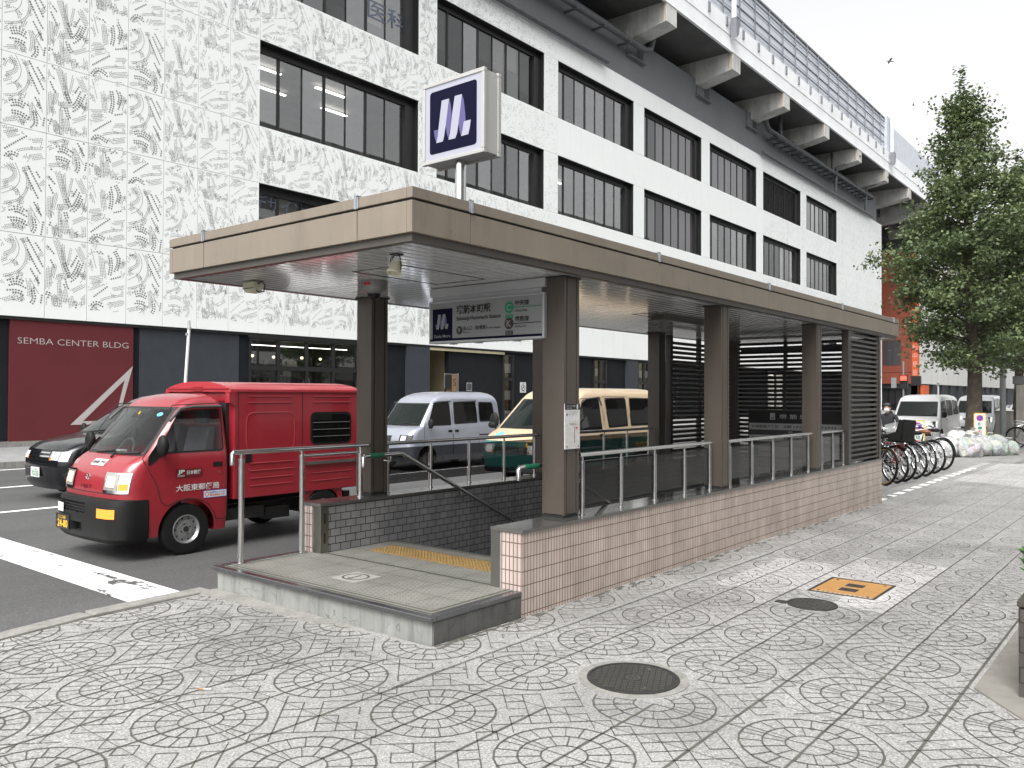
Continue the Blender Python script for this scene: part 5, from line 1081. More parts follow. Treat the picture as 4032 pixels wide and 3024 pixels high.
# ---------------------------------------------------------------- vehicles: local x runs from the nose backwards, y across, z up from the road
class Shape:
    """A body made of level slices: z, front x, rear x, half width, front and rear corner radius, bow of the nose."""
    def __init__(s, sl): s.s = sl
    def at(s, z):
        q = s.s
        if z <= q[0][0]: return q[0]
        for a, b in zip(q, q[1:]):
            if z <= b[0]: t = (z-a[0])/max(b[0]-a[0], 1e-6); return tuple(a[i]+(b[i]-a[i])*t for i in range(7))
        return q[-1]
    def ring(s, q):
        z, xf, xr, w, rf, rr, bow = q; pts = []
        for k in range(9): y = (w-rf)*(-1+2*k/8); pts.append((xf+bow*(y/w)**2, y, z))
        xb = xf+bow*((w-rf)/w)**2
        for k in range(1, 7): a = R(90*k/7); pts.append((xb+rf-rf*math.cos(a), w-rf+rf*math.sin(a), z))
        for k in range(13): pts.append((xb+rf+(xr-rr-xb-rf)*k/12, w, z))
        for k in range(1, 4): a = R(90*k/4); pts.append((xr-rr+rr*math.sin(a), w-rr+rr*math.cos(a), z))
        for k in range(5): pts.append((xr, (w-rr)*(1-2*k/4), z))
        for k in range(1, 4): a = R(90*k/4); pts.append((xr-rr+rr*math.cos(a), -w+rr-rr*math.sin(a), z))
        for k in range(13): pts.append((xr-rr-(xr-rr-xb-rf)*k/12, -w, z))
        for k in range(1, 7): a = R(90*k/7); pts.append((xb+rf-rf*math.sin(a), -w+rf-rf*math.cos(a), z))
        return pts
    def refine(s, n=3):
        out = []
        for a, b in zip(s.s, s.s[1:]):
            for k in range(n): t = k/n; out.append(tuple(a[i]+(b[i]-a[i])*t for i in range(7)))
        return out+[s.s[-1]]
    def mesh(s, split=None, mb=None):
        mb = mb or MB(); sl = s.s
        mb.loft([s.ring(q) for q in sl], 0, True, False, (lambda i, k: 1 if split and sl[i+1][0] <= split+1e-4 else 0)); return mb
    def front(s, y, z, off=.006):
        q = s.at(z); w, rf = q[3], q[4]; lim = w-rf
        if abs(y) <= lim: return (q[1]+q[6]*(y/w)**2-off, y, z)
        xb = q[1]+q[6]*(lim/w)**2; d = min(abs(y)-lim, rf*.995); sg = 1 if y > 0 else -1; a = math.asin(d/rf)
        return (xb+rf-(rf+off)*math.cos(a), sg*(lim+(rf+off)*math.sin(a)), z)
    def side(s, x, z, sg, off=.005): return (x, sg*(s.at(z)[3]+off), z)
    def front_patch(s, y0, y1, z0, z1, off=.006, ny=14, nz=8, mi=0, mb=None, y0t=None, y1t=None):
        mb = mb or MB(); y0t = y0 if y0t is None else y0t; y1t = y1 if y1t is None else y1t; g = []
        for j in range(nz+1):
            v = j/nz; a, b = y0+(y0t-y0)*v, y1+(y1t-y1)*v
            g.append([s.front(a+(b-a)*i/ny, z0+(z1-z0)*v, off) for i in range(ny+1)])
        n = ny+1; mb.faces([p for r in g for p in r], [(j*n+i, (j+1)*n+i, (j+1)*n+i+1, j*n+i+1) for j in range(nz) for i in range(ny)], mi); return mb
    def side_patch(s, poly, sg, off=.005, mi=0, mb=None):
        mb = mb or MB(); pts = [s.side(x, z, sg, off) for x, z in poly]
        area = sum(poly[i][0]*poly[(i+1) % len(poly)][1]-poly[(i+1) % len(poly)][0]*poly[i][1] for i in range(len(poly)))
        if (area > 0) == (sg > 0): pts = pts[::-1]
        mb.poly(pts, mi); return mb
def rpoly(pts, r, n=4):                                        # polygon with rounded corners
    out = []
    for i in range(len(pts)):
        p, a, b = Vector(pts[i]), Vector(pts[i-1]), Vector(pts[(i+1) % len(pts)]); u, v = (a-p), (b-p); rr = min(r, u.length*.45, v.length*.45); u.normalize(); v.normalize()
        for k in range(n+1): t = k/n; q0 = p+u*rr*(1-t); q1 = p+v*rr*t; out.append(tuple((p+u*rr*(1-t)*(1-t)+v*rr*t*t)))
    return out
def grow(poly, d):
    cx = sum(p[0] for p in poly)/len(poly); cz = sum(p[1] for p in poly)/len(poly)
    hw = max(abs(p[0]-cx) for p in poly); hh = max(abs(p[1]-cz) for p in poly)
    return [(cx+(p[0]-cx)*(1+d/hw), cz+(p[1]-cz)*(1+d/hh)) for p in poly]
def wheel(t, x, y, r, wd=.15, steel=True, rimr=.62):
    sg = -1 if y < 0 else 1; wo = thing_part('wheel', t, (x, y, r))
    q = MB(); h = wd/2; q.lathe([(r*rimr,-h*.92),(r*.80,-h),(r*.95,-h*.92),(r*.995,-h*.6),(r,0),(r*.995,h*.6),(r*.95,h*.92),(r*.80,h),(r*rimr,h*.92)], axis='y', n=40, cap=False); q.build('tyre', MT['rubber'], wo, smooth=50)
    q = MB(); R0 = r*rimr; k_ = sg*h
    prof = [(R0*1.02,k_*.95),(R0*.97,k_*1.0),(R0*.90,k_*.80),(R0*.84,k_*.62),(R0*.70,k_*.60),(R0*.52,k_*.78),(R0*.40,k_*.80),(R0*.32,k_*.72),(R0*.22,k_*.80),(.001,k_*.80)]
    q.lathe(prof, axis='y', n=40, cap=False)
    for k in range(10):                                         # holes round the rim, nuts at the hub
        a = 2*math.pi*k/10; cx, cz = R0*.76*math.cos(a), R0*.76*math.sin(a); yy = k_*.64; pts = [(cx+R0*.07*math.cos(b*math.pi/4), yy, cz+R0*.07*math.sin(b*math.pi/4)) for b in range(8)]
        q.poly(pts if sg < 0 else pts[::-1], 1)
    q.lathe([(R0*.20,k_*.72),(R0*.20,k_*.86),(.001,k_*.88)], axis='y', n=20, mi=1, cap=False)
    for k in range(4):
        a = 2*math.pi*k/4+.4; q.lathe([(R0*.055,k_*.70),(R0*.055,k_*.84),(.001,k_*.84)], (R0*.36*math.cos(a),0,R0*.36*math.sin(a)), 'y', 8, 1, cap=False)
    q.build('rim', [MT['wheelm'], MT['hub']], wo, smooth=40); return wo
def thing_part(name, parent, loc):                              # an empty part that carries sub-parts
    o = bpy.data.objects.new(name, None); C.objects.link(o); o.parent = parent; o.location = loc; o.empty_display_size = .1; return o
def arch_cutters(xs, r, w):
    out = []
    for x in xs:
        q = MB(); q.lathe([(.001,-w-.2),(r,-w-.2),(r,-w+.28),(.001,-w+.28)], (x,0,0), 'y', 40, 2); q.lathe([(.001,w-.28),(r,w-.28),(r,w+.2),(.001,w+.2)], (x,0,0), 'y', 40, 2)
        out.append(q)
    return out
def plate(t, y, z, nm, txt1, txt2, bgm, fgm, x=-.004, w_=.33, h_=.165):
    q = MB(); q.box(x-.012,y-w_/2,z,x,y+w_/2,z+h_); D = (0,-1,0); U = (0,0,1)
    q.text(txt1, .042, (x-.0125,y,z+h_-.055), D, U, 1, .19, 'CENTER', lift=.002); q.text(txt2, .085, (x-.0125,y-.015,z+.018), D, U, 1, .255, 'CENTER', bold=.025, lift=.002)
    return q.build('license_plate', [bgm, fgm], t)
def mirror(t, x, y, z, s=1., sg=-1):
    q = MB(); q.sphere((x, y+sg*.13*s, z), (.055*s,.085*s,.12*s), 14, 10); q.tube([(x+.06,y,z-.10*s),(x+.03,y+sg*.06,z-.10*s),(x,y+sg*.10*s,z-.07*s)], .018, 8); return q.build('mirror', MT['plastic'], t, smooth=50)

# ---- red mail truck -------------------------------------------------------------------------
TY, TX = 9.42, 4.10
t = thing('mail_truck', 'small red mail truck with box body and lit headlamps waiting at the stop line', 'truck', (TX, TY, ROAD_Z))
HW = .7375
cabs = Shape([(.24,.13,1.36,.715,.16,.04,.05),(.42,.10,1.37,.735,.18,.04,.05),(.62,.09,1.37,HW,.20,.04,.055),(.72,.085,1.37,HW,.21,.04,.055),(.84,.10,1.37,HW,.21,.04,.06),(.95,.13,1.37,.735,.20,.04,.06),(1.04,.19,1.37,.732,.19,.04,.065),(1.10,.27,1.37,.728,.17,.04,.07),(1.135,.34,1.37,.724,.15,.04,.07),(1.60,.70,1.355,.655,.13,.05,.075),(1.68,.77,1.35,.632,.16,.06,.08),(1.735,.84,1.335,.595,.20,.08,.08),(1.775,.93,1.31,.53,.22,.10,.09),(1.80,1.03,1.27,.42,.2,.1,.10),(1.81,1.10,1.22,.25,.12,.08,.10)])
cabs.s = cabs.refine(2)
body = cabs.mesh().build('cab', [MT['red'], MT['red'], MT['hub']], t)
cutrs = []
for q in arch_cutters((.86,), .335, HW):
    for i in range(len(q.v)): q.v[i] = (q.v[i][0], q.v[i][1], q.v[i][2]+.285)
    c_ = q.build('c', [MT['red'], MT['red'], MT['hub']], t); cutrs.append(c_)
inner = [(z, xf+.06, xr-.05, w_-.045, rf, rr, b_) for z, xf, xr, w_, rf, rr, b_ in (cabs.at(z) for z in (.72,.9,1.0,1.08,1.135,1.3,1.45,1.6,1.68,1.735))]
cutrs.append(Shape(inner).mesh().build('c', [MT['red'], MT['red'], MT['hub']], t)); cutrs[-1].data.polygons.foreach_set('material_index', [2]*len(cutrs[-1].data.polygons))
q = MB(); q.prism([(-.3,-.615,1.16),(-.3,.615,1.16),(-.3,.555,1.63),(-.3,-.555,1.63)], (1.35,0,0), 0); cutrs.append(q.build('c', [MT['wframe']], t))
q = MB(); q.prism([(x, -1, z) for x, z in rpoly([(.52,1.165),(.80,1.60),(1.295,1.615),(1.30,1.165)], .05)], (0,2,0), 0); cutrs.append(q.build('c', [MT['wframe']], t))
cut(body, cutrs)
inn = thing_part('interior', t, (0,0,0)); IM = M('cab interior grey', (.035,.036,.038), .8, var=.2); SM = M('grey seat cloth', (.075,.078,.085), .9, var=.2, scale=12)
for y in (-.33, .33):
    q = MB(); q.box(.80,y-.24,.72,1.24,y+.24,.92); q.prism([(1.10,y-.23,.90),(1.27,y-.23,.90),(1.31,y-.23,1.42),(1.22,y-.23,1.42)], (0,.46,0)); q.box(1.225,y-.13,1.45,1.30,y+.13,1.62); q.build('seat', SM, inn, bevel=.02)
q = MB(); q.prism([(.26,-.66,.74),(.62,-.66,.74),(.60,-.66,1.06),(.50,-.66,1.11),(.34,-.66,1.10)], (0,1.32,0)); q.build('dashboard', IM, inn, bevel=.02)
q = MB(); q.tube([(.66+.075*math.sin(a*math.pi/12), .33+.18*math.cos(a*math.pi/12), 1.10+.17*math.sin(a*math.pi/12)) for a in range(24)], .014, 8, closed=True); q.tube([(.55,.33,1.02),(.66,.33,1.10)], .02, 8); q.tube([(.66,.15,1.10),(.66,.51,1.10)], .012, 6); q.build('steering_wheel', IM, inn, smooth=50)
q = MB(); q.box(.40,-.10,1.11,.48,.0,1.17); q.box(.36,-.5,1.105,.50,-.3,1.112); q.build('dashboard_tray', MT['white'], inn)
body.data.polygons.foreach_set('use_smooth', [True]*len(body.data.polygons)); body.data.set_sharp_from_angle(angle=R(32))
# windscreen with black surround, wipers, stickers
q = MB()
for (a, b, c, d, ta, tb) in ((-.655,.655,1.125,1.162,-.65,.65),(-.592,.592,1.625,1.655,-.588,.588)): cabs.front_patch(a,b,c,d,.004,18,2,0,q,ta,tb)
for s_ in (-1, 1): cabs.front_patch(*sorted((s_*.612,s_*.655)),1.16,1.63,.004,2,8,0,q,*sorted((s_*.552,s_*.592)))
ws = q.build('windscreen', MT['wframe'], t, smooth=60)
q = cabs.front_patch(-.62,.62,1.155,1.63,.006,18,8,0,None,-.56,.56); q.build('glass', MT['clearglass'], ws, smooth=60)
q = MB(); p = [cabs.front(-.42+.05*math.cos(a*math.pi/8), 1.57+.022*math.sin(a*math.pi/8), .011) for a in range(16)]; q.poly(p[::-1]); q.build('sticker', MT['skyb'], ws)
q = MB(); q.poly([cabs.front(y, z, .011) for y, z in ((.02,1.60),(-.005,1.60),(-.005,1.565),(.02,1.565))]); q.build('inspection_sticker', MT['yellow'], ws)
q = MB(); q.poly([cabs.front(y, z, .0105) for y, z in ((.13,1.58),(-.10,1.58),(-.11,1.53),(.12,1.53))][::-1]); q.build('room_mirror', MT['black'], ws)
q = MB(); q.tube([cabs.front(.32+0*k, 1.135, .018) if k == 0 else cabs.front(.32-.10*k, 1.135+.008*k, .020) for k in range(5)], .009, 6); q.tube([cabs.front(-.18-.10*k, 1.135+.006*k, .020) for k in range(5)], .009, 6); q.tube([cabs.front(-.18,1.10,.015), cabs.front(-.15,1.15,.03)], .012, 6); q.build('wiper', MT['black'], t)
# nose: bumper, lamps, badge
bs = Shape([(.20,.06,.42,.70,.20,.02,.05),(.25,.012,.42,.735,.22,.02,.055),(.42,.0,.42,.745,.23,.02,.055),(.60,.004,.42,.745,.23,.02,.055),(.66,.03,.42,.74,.22,.02,.055),(.675,.08,.42,.72,.20,.02,.055)])
bo = bs.mesh().build('bumper', MT['plastic'], t, smooth=35)
bo.data.materials.append(MT['hub'])
cut(bo, [MB().lathe([(.001,-1),(.335,-1),(.335,1),(.001,1)], (.86,0,.285), 'y', 32, 1).build('c', [MT['plastic'], MT['hub']], t), MB().box(-.1,-.13,.495,.075,.63,.615,1).build('c', [MT['plastic'], MT['hub']], t), MB().box(-.1,-.06,.295,.10,.21,.395,1).build('c', [MT['plastic'], MT['hub']], t)])
bo.data.polygons.foreach_set('use_smooth', [True]*len(bo.data.polygons)); bo.data.set_sharp_from_angle(angle=R(35))
q = MB()
for z in (.525,.555,.585): q.tube([bs.front(-.13+.76*k/8, z, -.012) for k in range(9)], .006, 6)
for y in (.1, .36): q.tube([bs.front(y,.495,-.014), bs.front(y,.615,-.014)], .005, 6)
q.build('grille', MT['plastic'], bo, smooth=50)
for sg in (-1, 1):
    q = cabs.front_patch(sg*.70 if sg < 0 else .36,-.36 if sg < 0 else .70,.735,.955,.012,10,4,0); hd = q.build('headlight', MT['chrome'], t, smooth=60)
    q = MB()
    a, b = (-.60,-.37) if sg < 0 else (.37,.60)
    cabs.front_patch(a,b,.765,.935,.014,6,3,0,q); a, b = (-.56,-.41) if sg < 0 else (.41,.56); cabs.front_patch(a,b,.80,.915,.018,6,3,1,q); q.build('lamp', [M('lamp reflector', (.42,.40,.36), .15, .5, var=.1), MT['lit']], hd)
    q = MB(); a, b = (-.69,-.615) if sg < 0 else (.615,.69); cabs.front_patch(a,b,.77,.84,.017,4,2,0,q); cabs.front_patch(a,b,.86,.935,.017,4,2,1,q); q.build('corner_lamp', [MT['amber'], MT['lens']], hd)
    q = MB(); a, b = (-.66,-.40) if sg < 0 else (.40,.66); bs.front_patch(a,b,.475,.575,.012,8,2,0,q); q.build('turn_signal', MT['amber'] if sg < 0 else MT['lens'], t)
q = MB(); cx, cz = .05, .905; q.tube([cabs.front(.02+.045*math.cos(a*math.pi/10), .885+.028*math.sin(a*math.pi/10), .008) for a in range(20)], .006, 6, closed=True); q.tube([cabs.front(.045,.895,.009), cabs.front(.02,.885,.009), cabs.front(-.005,.875,.009)], .006, 6); q.build('badge', MT['chrome'], t)
q = MB()
def onfront(shape, mb, body_, h, y0, z0, wid, mi, off=.010, bold=0):
    n0 = len(mb.v); mb.text(body_, h, (0,0,0), (1,0,0), (0,1,0), mi, wid, bold=bold)
    for i in range(n0, len(mb.v)): a, b, _ = mb.v[i]; mb.v[i] = shape.front(y0-a, z0+b, off)
onfront(cabs, q, 'HIJET', .045, .14, .755, .25, 0); q.build('lettering', MT['chrome'], t)
q = MB(); cabs.front_patch(-.20,.10,1.01,1.075,.006,8,3,0,q); onfront(cabs, q, '安全運転実施中', .034, .085, 1.027, .27, 1, .009, .03); q.build('sticker', [MT['white'], MT['black']], t)
q = MB(); onfront(cabs, q, '11', .05, .56, 1.0, .07, 0, .008); q.build('number', MT['white'], t)
plate(t, .40, .285, '', 'なにわ480', '24-80', MT['black'], MT['yellow'], .006)
q = MB(); q.poly([cabs.front(.715-.0*k, z, .004) for k, z in ((0,.72),(1,.73))]+[cabs.front(-.715,.73,.004), cabs.front(-.715,.72,.004)]) if False else cabs.front_patch(-.70,.70,.722,.730,.003,16,1,0,q); q.build('seam', MT['seam'], t)
# doors
for sg in (-1, 1):
    door = [(.34,1.10),(.72,1.675),(1.325,1.70),(1.335,.36),(1.22,.36),(1.185,.45),(1.10,.56),(.98,.615),(.86,.63),(.74,.615),(.62,.57),(.545,.62),(.50,.80)]
    q = MB(); o_ = grow(door, .007); cabs.side_patch(o_, sg, .0015, 0, q) if False else None
    for a, b in zip(door, door[1:]+door[:1]):                   # seam round the door
        pa, pb = Vector(cabs.side(a[0],a[1],sg,.0015)), Vector(cabs.side(b[0],b[1],sg,.0015)); q.tube([pa, pb], .0045, 5)
    dr = q.build('door', MT['seam'], t)
    win = rpoly([(.52,1.165),(.80,1.60),(1.295,1.615),(1.30,1.165)], .05); q = MB(); g_ = grow(win,.02)
    for a, b in zip(range(len(win)), list(range(1, len(win)))+[0]): q.poly([cabs.side(*win[a],sg,.004), cabs.side(*win[b],sg,.004), cabs.side(*g_[b],sg,.004), cabs.side(*g_[a],sg,.004)][::sg])
    q.build('window_seal', MT['wframe'], dr)
    q = cabs.side_patch(win, sg, .002); q.build('window', MT['clearglass'], dr)
    q = MB(); pv = [cabs.side(x, z, sg, .03) for x, z in ((.66,1.50),(.80,1.635),(.95,1.655),(1.31,1.66))]; q.tube(pv, .017, 8); q.build('visor', MT['dgrey'], dr, smooth=50)
    q = cabs.side_patch(rpoly([(.40,1.01),(.40,1.12),(.545,1.30),(.60,1.15)], .03), sg, .007); q.build('quarter_trim', MT['plastic'], dr)
    mirror(dr, .50, sg*.725, 1.24, 1.0, sg)
    q = cabs.side_patch(rpoly([(1.17,.965),(1.29,.965),(1.29,1.02),(1.17,1.02)], .02), sg, .004); p_ = cabs.side(1.25,.90,sg,.004); q.lathe([(.012,p_[1]),(.012,p_[1]+sg*.004),(.001,p_[1]+sg*.004)], (1.25,0,.90), 'y', 12, 1, cap=False); q.build('handle', [MT['plastic'], MT['chrome']], dr)
    if sg < 0:
        q = MB(); yy = -(HW+.004)
        q.box(.72,yy-.001,.865,1.03,yy+.001,.965,1); X_ = (1,0,0); Z_ = (0,0,1); tt = lambda s_, h_, x_, z_, w_, mi, b=.02: q.text(s_, h_, (x_, yy-.002, z_), X_, Z_, mi, w_, bold=b, lift=.001)
        tt('JP', .052, .735, .903, .085, 0, .05); tt('POST', .018, .735, .878, .085, 0); tt('日本郵便', .048, .845, .898, .17, 0, .015); tt('大阪東郵便局', .075, .715, .715, .53, 0, .015)
        q.box(1.05,yy-.001,.615,1.345,yy+.001,.70,2); q.box(1.056,yy-.002,.621,1.339,yy-.001,.694,0)
        for k in range(16):
            a, b = 2*math.pi*k/16, 2*math.pi*(k+1)/16; c0, c1 = 1.092, .658
            q.poly([(c0+.02*math.cos(a),yy-.003,c1+.02*math.sin(a)),(c0+.028*math.cos(a),yy-.003,c1+.028*math.sin(a)),(c0+.028*math.cos(b),yy-.003,c1+.028*math.sin(b)),(c0+.02*math.cos(b),yy-.003,c1+.02*math.sin(b))], 3)
        tt('品質向上のため', .02, 1.13, .664, .19, 2); tt('車内禁煙を実施', .022, 1.13, .632, .19, 3)
        q.build('lettering', [MT['white'], M('dark red label', (.12,.01,.012), .4), MT['blue'], MT['redp']], dr)
# cargo box
bx0, bx1, bw, bzb, bzt = 1.445, 3.36, .725, .56, 1.86
q = MB(); prof = [(-bw,bzb),(-bw,bzt)]; q.prism([(bx0,-bw,bzb),(bx0,bw,bzb),(bx0,bw,bzt),(bx0,-bw,bzt)], (bx1-bx0,0,0)); bo = q.build('cargo_box', MT['red'], t, bevel=.012)
arc = [(-bw-.012,bzt)]+[(y, bzt+.095*(1-(abs(y)/(bw+.012))**2.6)) for y in np.linspace(-bw-.012, bw+.012, 15)][1:-1]+[(bw+.012,bzt)]
q = MB(); q.prism([(bx0-.055,y,z) for y, z in arc]+[(bx0-.055,bw+.012,bzt-.03),(bx0-.055,-bw-.012,bzt-.03)], (bx1-bx0+.075,0,0)); q.build('roof', M('sky-lit red roof', (.36,.03,.04), .38, 0, var=.03, coat=.5), bo, smooth=35)  # roof red made lighter and pinker, sky light put into the colour
q = MB(); q.box(bx0-.012,-bw+.01,1.72,bx0,bw-.01,bzt-.03)
for z in (1.80,1.84,1.88): q.box(bx0-.062,-.14,z,bx0-.055,.10,z+.012)
q.box(bx0-.064,-bw+.03,bzt+.0,bx0-.055,bw-.03,bzt+.012); q.prism([(bx0-.07,-bw-.012,1.70),(bx0+.02,-bw-.012,1.66),(bx0+.02,-bw-.012,1.83),(bx0-.07,-bw-.012,1.83)], (0,.09,0)); q.prism([(bx0-.07,bw-.078,1.70),(bx0+.02,bw-.078,1.66),(bx0+.02,bw-.078,1.83),(bx0-.07,bw-.078,1.83)], (0,.09,0)); q.build('front_lip', MT['red'], bo)
def bar(mb, x0, x1, z, sg, h_=.016): mb.tube([(x0,sg*(bw+.001),z),(x1,sg*(bw+.001),z)], h_/2, 8)
for sg in (-1, 1):
    q = MB()
    for z in (1.70,1.775): bar(q, 1.63,2.25,z,sg); bar(q, 2.58,3.2,z,sg)
    for z in (.70,.79,.88,.97): bar(q, 1.66,2.28,z,sg)
    for z in (.69,.79): bar(q, 2.56,3.22,z,sg)
    bar(q, 2.58,3.2,1.03,sg); bar(q, 2.56,3.22,.985,sg) 
    q.tube([(x, sg*(bw+.0005), z) for x, z in rpoly([(1.61,1.11),(2.30,1.11),(2.30,1.58),(1.61,1.58)], .12, 6)], .007, 6, closed=True)
    q.build('pressed_rib', MT['red'], bo, smooth=50)
    q = MB(); q.box(2.416,sg*bw,.62,2.424,sg*(bw+.003),1.83); q.box(1.50,sg*bw,.60,1.506,sg*(bw+.003),1.83); q.box(1.505,sg*bw,1.828,3.33,sg*(bw+.002),1.834); q.build('panel_seam', MT['seam'], bo)
    q = MB(); q.poly([(x, sg*(bw+.004), z) for x, z in rpoly([(2.545,1.155),(3.215,1.155),(3.215,1.575),(2.545,1.575)], .09, 6)][::-sg]); f = q.build('window', MT['rubber'], bo)
    q = MB(); q.poly([(x, sg*(bw+.007), z) for x, z in rpoly([(2.575,1.185),(3.185,1.185),(3.185,1.545),(2.575,1.545)], .07, 6)][::-sg]); q.build('pane', MT['carglass'], f)
    q = MB(); [q.tube([(2.58,sg*(bw+.010),z),(3.18,sg*(bw+.010),z)], .004, 6) for z in (1.26,1.35,1.44)]; q.build('guard_bar', MT['dsteel'], f)
    q = MB(); q.box(2.46,sg*bw,.905,3.32,sg*(bw+.03),.945); q.build('slide_rail', MT['steel'], bo)
    q = MB(); q.box(1.60,sg*bw,.985,1.68,sg*(bw+.008),1.10); q.build('latch', MT['plastic'], bo); q = MB(); q.lathe([(.013,sg*bw),(.013,sg*(bw+.006)),(.001,sg*(bw+.006))], (1.66,0,.90), 'y', 10, 0, cap=False); q.build('lock', MT['chrome'], bo)
q = MB(); q.box(1.40,-.62,.40,1.44,.62,1.70); q.build('gap_frame', MT['hub'], t)
q = MB(); q.box(1.35,-.42,.33,3.30,-.34,.46); q.box(1.35,.34,.33,3.30,.42,.46); q.box(1.36,-.60,.30,1.95,-.40,.44); q.box(2.0,-.55,.25,2.36,-.3,.40); q.box(3.2,-.6,.32,3.3,.6,.5); q.lathe([(.001,-.6),(.05,-.6),(.05,.6),(.001,.6)], (2.76,0,.285), 'y', 12); q.lathe([(.001,1.9),(.06,1.9),(.06,2.5),(.001,2.5)], (0,-.2,.3), 'x', 12); q.build('chassis', MT['hub'], t)
q = MB()
for sg in (-1, 1): q.prism([(2.42,sg*.70,.56),(2.46,sg*.70,.40),(2.50,sg*.70,.40),(2.56,sg*.70,.50),(2.64,sg*.70,.56)], (0,.012,0)); q.prism([(2.90,sg*.70,.56),(2.99,sg*.70,.50),(3.06,sg*.70,.34),(3.10,sg*.70,.34),(3.08,sg*.70,.56)], (0,.012,0))
q.build('mud_guard', MT['red'], t)
for x in (.86, 2.76):
    for sg in (-1, 1): wheel(t, x, sg*.645, .285, .15, True, .56)

# ---- generic van / car ----------------------------------------------------------------------
def car(name, label, cat, loc, sl, L, hw, paint, wins, wx, wr, ws, head, grille, split=None, paint2=None, group=None, rot=0, plate_=None, doors=(), handles=(), mir=None, headmat=None, rails=(), rear=None, steel=True, bumper=None, visors=(), lit=False):
    t = thing(name, label, cat, loc, rot, group); S = Shape(sl); S.s = S.refine(2)
    mats = [paint, paint2 or paint, MT['hub']]
    b = S.mesh(split).build('body', mats, t); cs = []
    for q in arch_cutters(wx, wr*1.16, hw):
        for i in range(len(q.v)): q.v[i] = (q.v[i][0], q.v[i][1], q.v[i][2]+wr)
        cs.append(q.build('c', mats, t))
    cut(b, cs); b.data.polygons.foreach_set('use_smooth', [True]*len(b.data.polygons)); b.data.set_sharp_from_angle(angle=R(30))
    if ws:
        y0, z0, y1, z1 = ws; f = S.front_patch(-y0-.03,y0+.03,z0-.03,z1+.025,.004,16,8,0,None,-y1-.03,y1+.03).build('windscreen', MT['wframe'], t, smooth=60)
        S.front_patch(-y0,y0,z0,z1,.008,16,8,0,None,-y1,y1).build('glass', MT['cargl2'], f, smooth=60)
        q = MB(); q.tube([S.front(.25-.1*k, z0-.005+.008*k, .02) for k in range(6)], .009, 6); q.tube([S.front(-.15-.08*k, z0-.005+.006*k, .02) for k in range(6)], .009, 6); q.build('wiper', MT['black'], t)
    for sg in (-1, 1):
        for k, wp in enumerate(wins):
            p = rpoly(wp, .05); f = S.side_patch(grow(p,.022), sg, .0025).build('side_window', MT['wframe'], t); S.side_patch(p, sg, .006).build('glass', MT['carglass'], f)
        for dp in doors:
            q = MB()
            for a, c in zip(dp, dp[1:]): q.tube([S.side(a[0]+(c[0]-a[0])*k/3, a[1]+(c[1]-a[1])*k/3, sg, .001) for k in range(4)], .0045, 5)
            q.build('door_seam', MT['seam'], t)
        for (x, z) in handles: S.side_patch(rpoly([(x-.07,z-.03),(x+.07,z-.03),(x+.07,z+.03),(x-.07,z+.03)], .02), sg, .006).build('handle', MT['plastic'], t)
        for (x0, x1, z) in rails: q = MB(); q.box(x0,sg*hw*.985,z,x1,sg*(hw+.006),z+.03); q.build('slide_rail', MT['seam'], t)
        for vp in visors: q = MB(); q.tube([S.side(x, z, sg, .02) for x, z in vp], .016, 8); q.build('visor', MT['dgrey'], t, smooth=50)
        if head:
            ya, yb, z0, z1 = head; f = S.front_patch(*((ya,yb) if sg > 0 else (-yb,-ya)),z0,z1,.008,8,4).build('headlight', headmat or MT['chrome'], t, smooth=60)
            m_ = (yb-ya); c0 = ya+m_*.15; c1 = ya+m_*.6; S.front_patch(*((c0,c1) if sg > 0 else (-c1,-c0)),z0+.02,z1-.02,.013,5,3).build('lamp', MT['lit'] if lit else MT['lens'], f, smooth=60)
            c0, c1 = ya+m_*.02, ya+m_*.15; S.front_patch(*((c0,c1) if sg > 0 else (-c1,-c0)),z0+.01,z0+.06,.013,3,2).build('indicator', MT['ambern'], f)
        if mir: mirror(t, mir[0], sg*S.at(mir[1])[3], mir[1], mir[2], sg)
    for (y0, y1, z0, z1, m_) in grille: S.front_patch(y0,y1,z0,z1,.006,12,2).build('grille', m_, t)
    if bumper:
        z0, z1, m_ = bumper; q = Shape([(z0,sl[0][1]-.03,.5,hw-.01,.2,.02,sl[0][6]),(z0+.03,sl[0][1]-.06,.5,hw+.005,.22,.02,sl[0][6]),(z1-.03,sl[0][1]-.06,.5,hw+.005,.22,.02,sl[0][6]),(z1,sl[0][1]-.02,.5,hw-.01,.2,.02,sl[0][6])]).mesh(); bo = q.build('bumper', m_, t, smooth=40)
        cut(bo, [MB().lathe([(.001,-1.2),(wr*1.16,-1.2),(wr*1.16,1.2),(.001,1.2)], (wx[0],0,wr), 'y', 32).build('c', m_, t)]); bo.data.polygons.foreach_set('use_smooth', [True]*len(bo.data.polygons)); bo.data.set_sharp_from_angle(angle=R(40))
    for x in wx:
        for sg in (-1, 1): wheel(t, x, sg*(hw-.10), wr, .17, steel, .58)
    if plate_: plate(t, 0, plate_[0], '', plate_[1], plate_[2], MT['white'], MT['lgreen'], S.front(0,plate_[0]+.08,.02)[0])
    return t, S
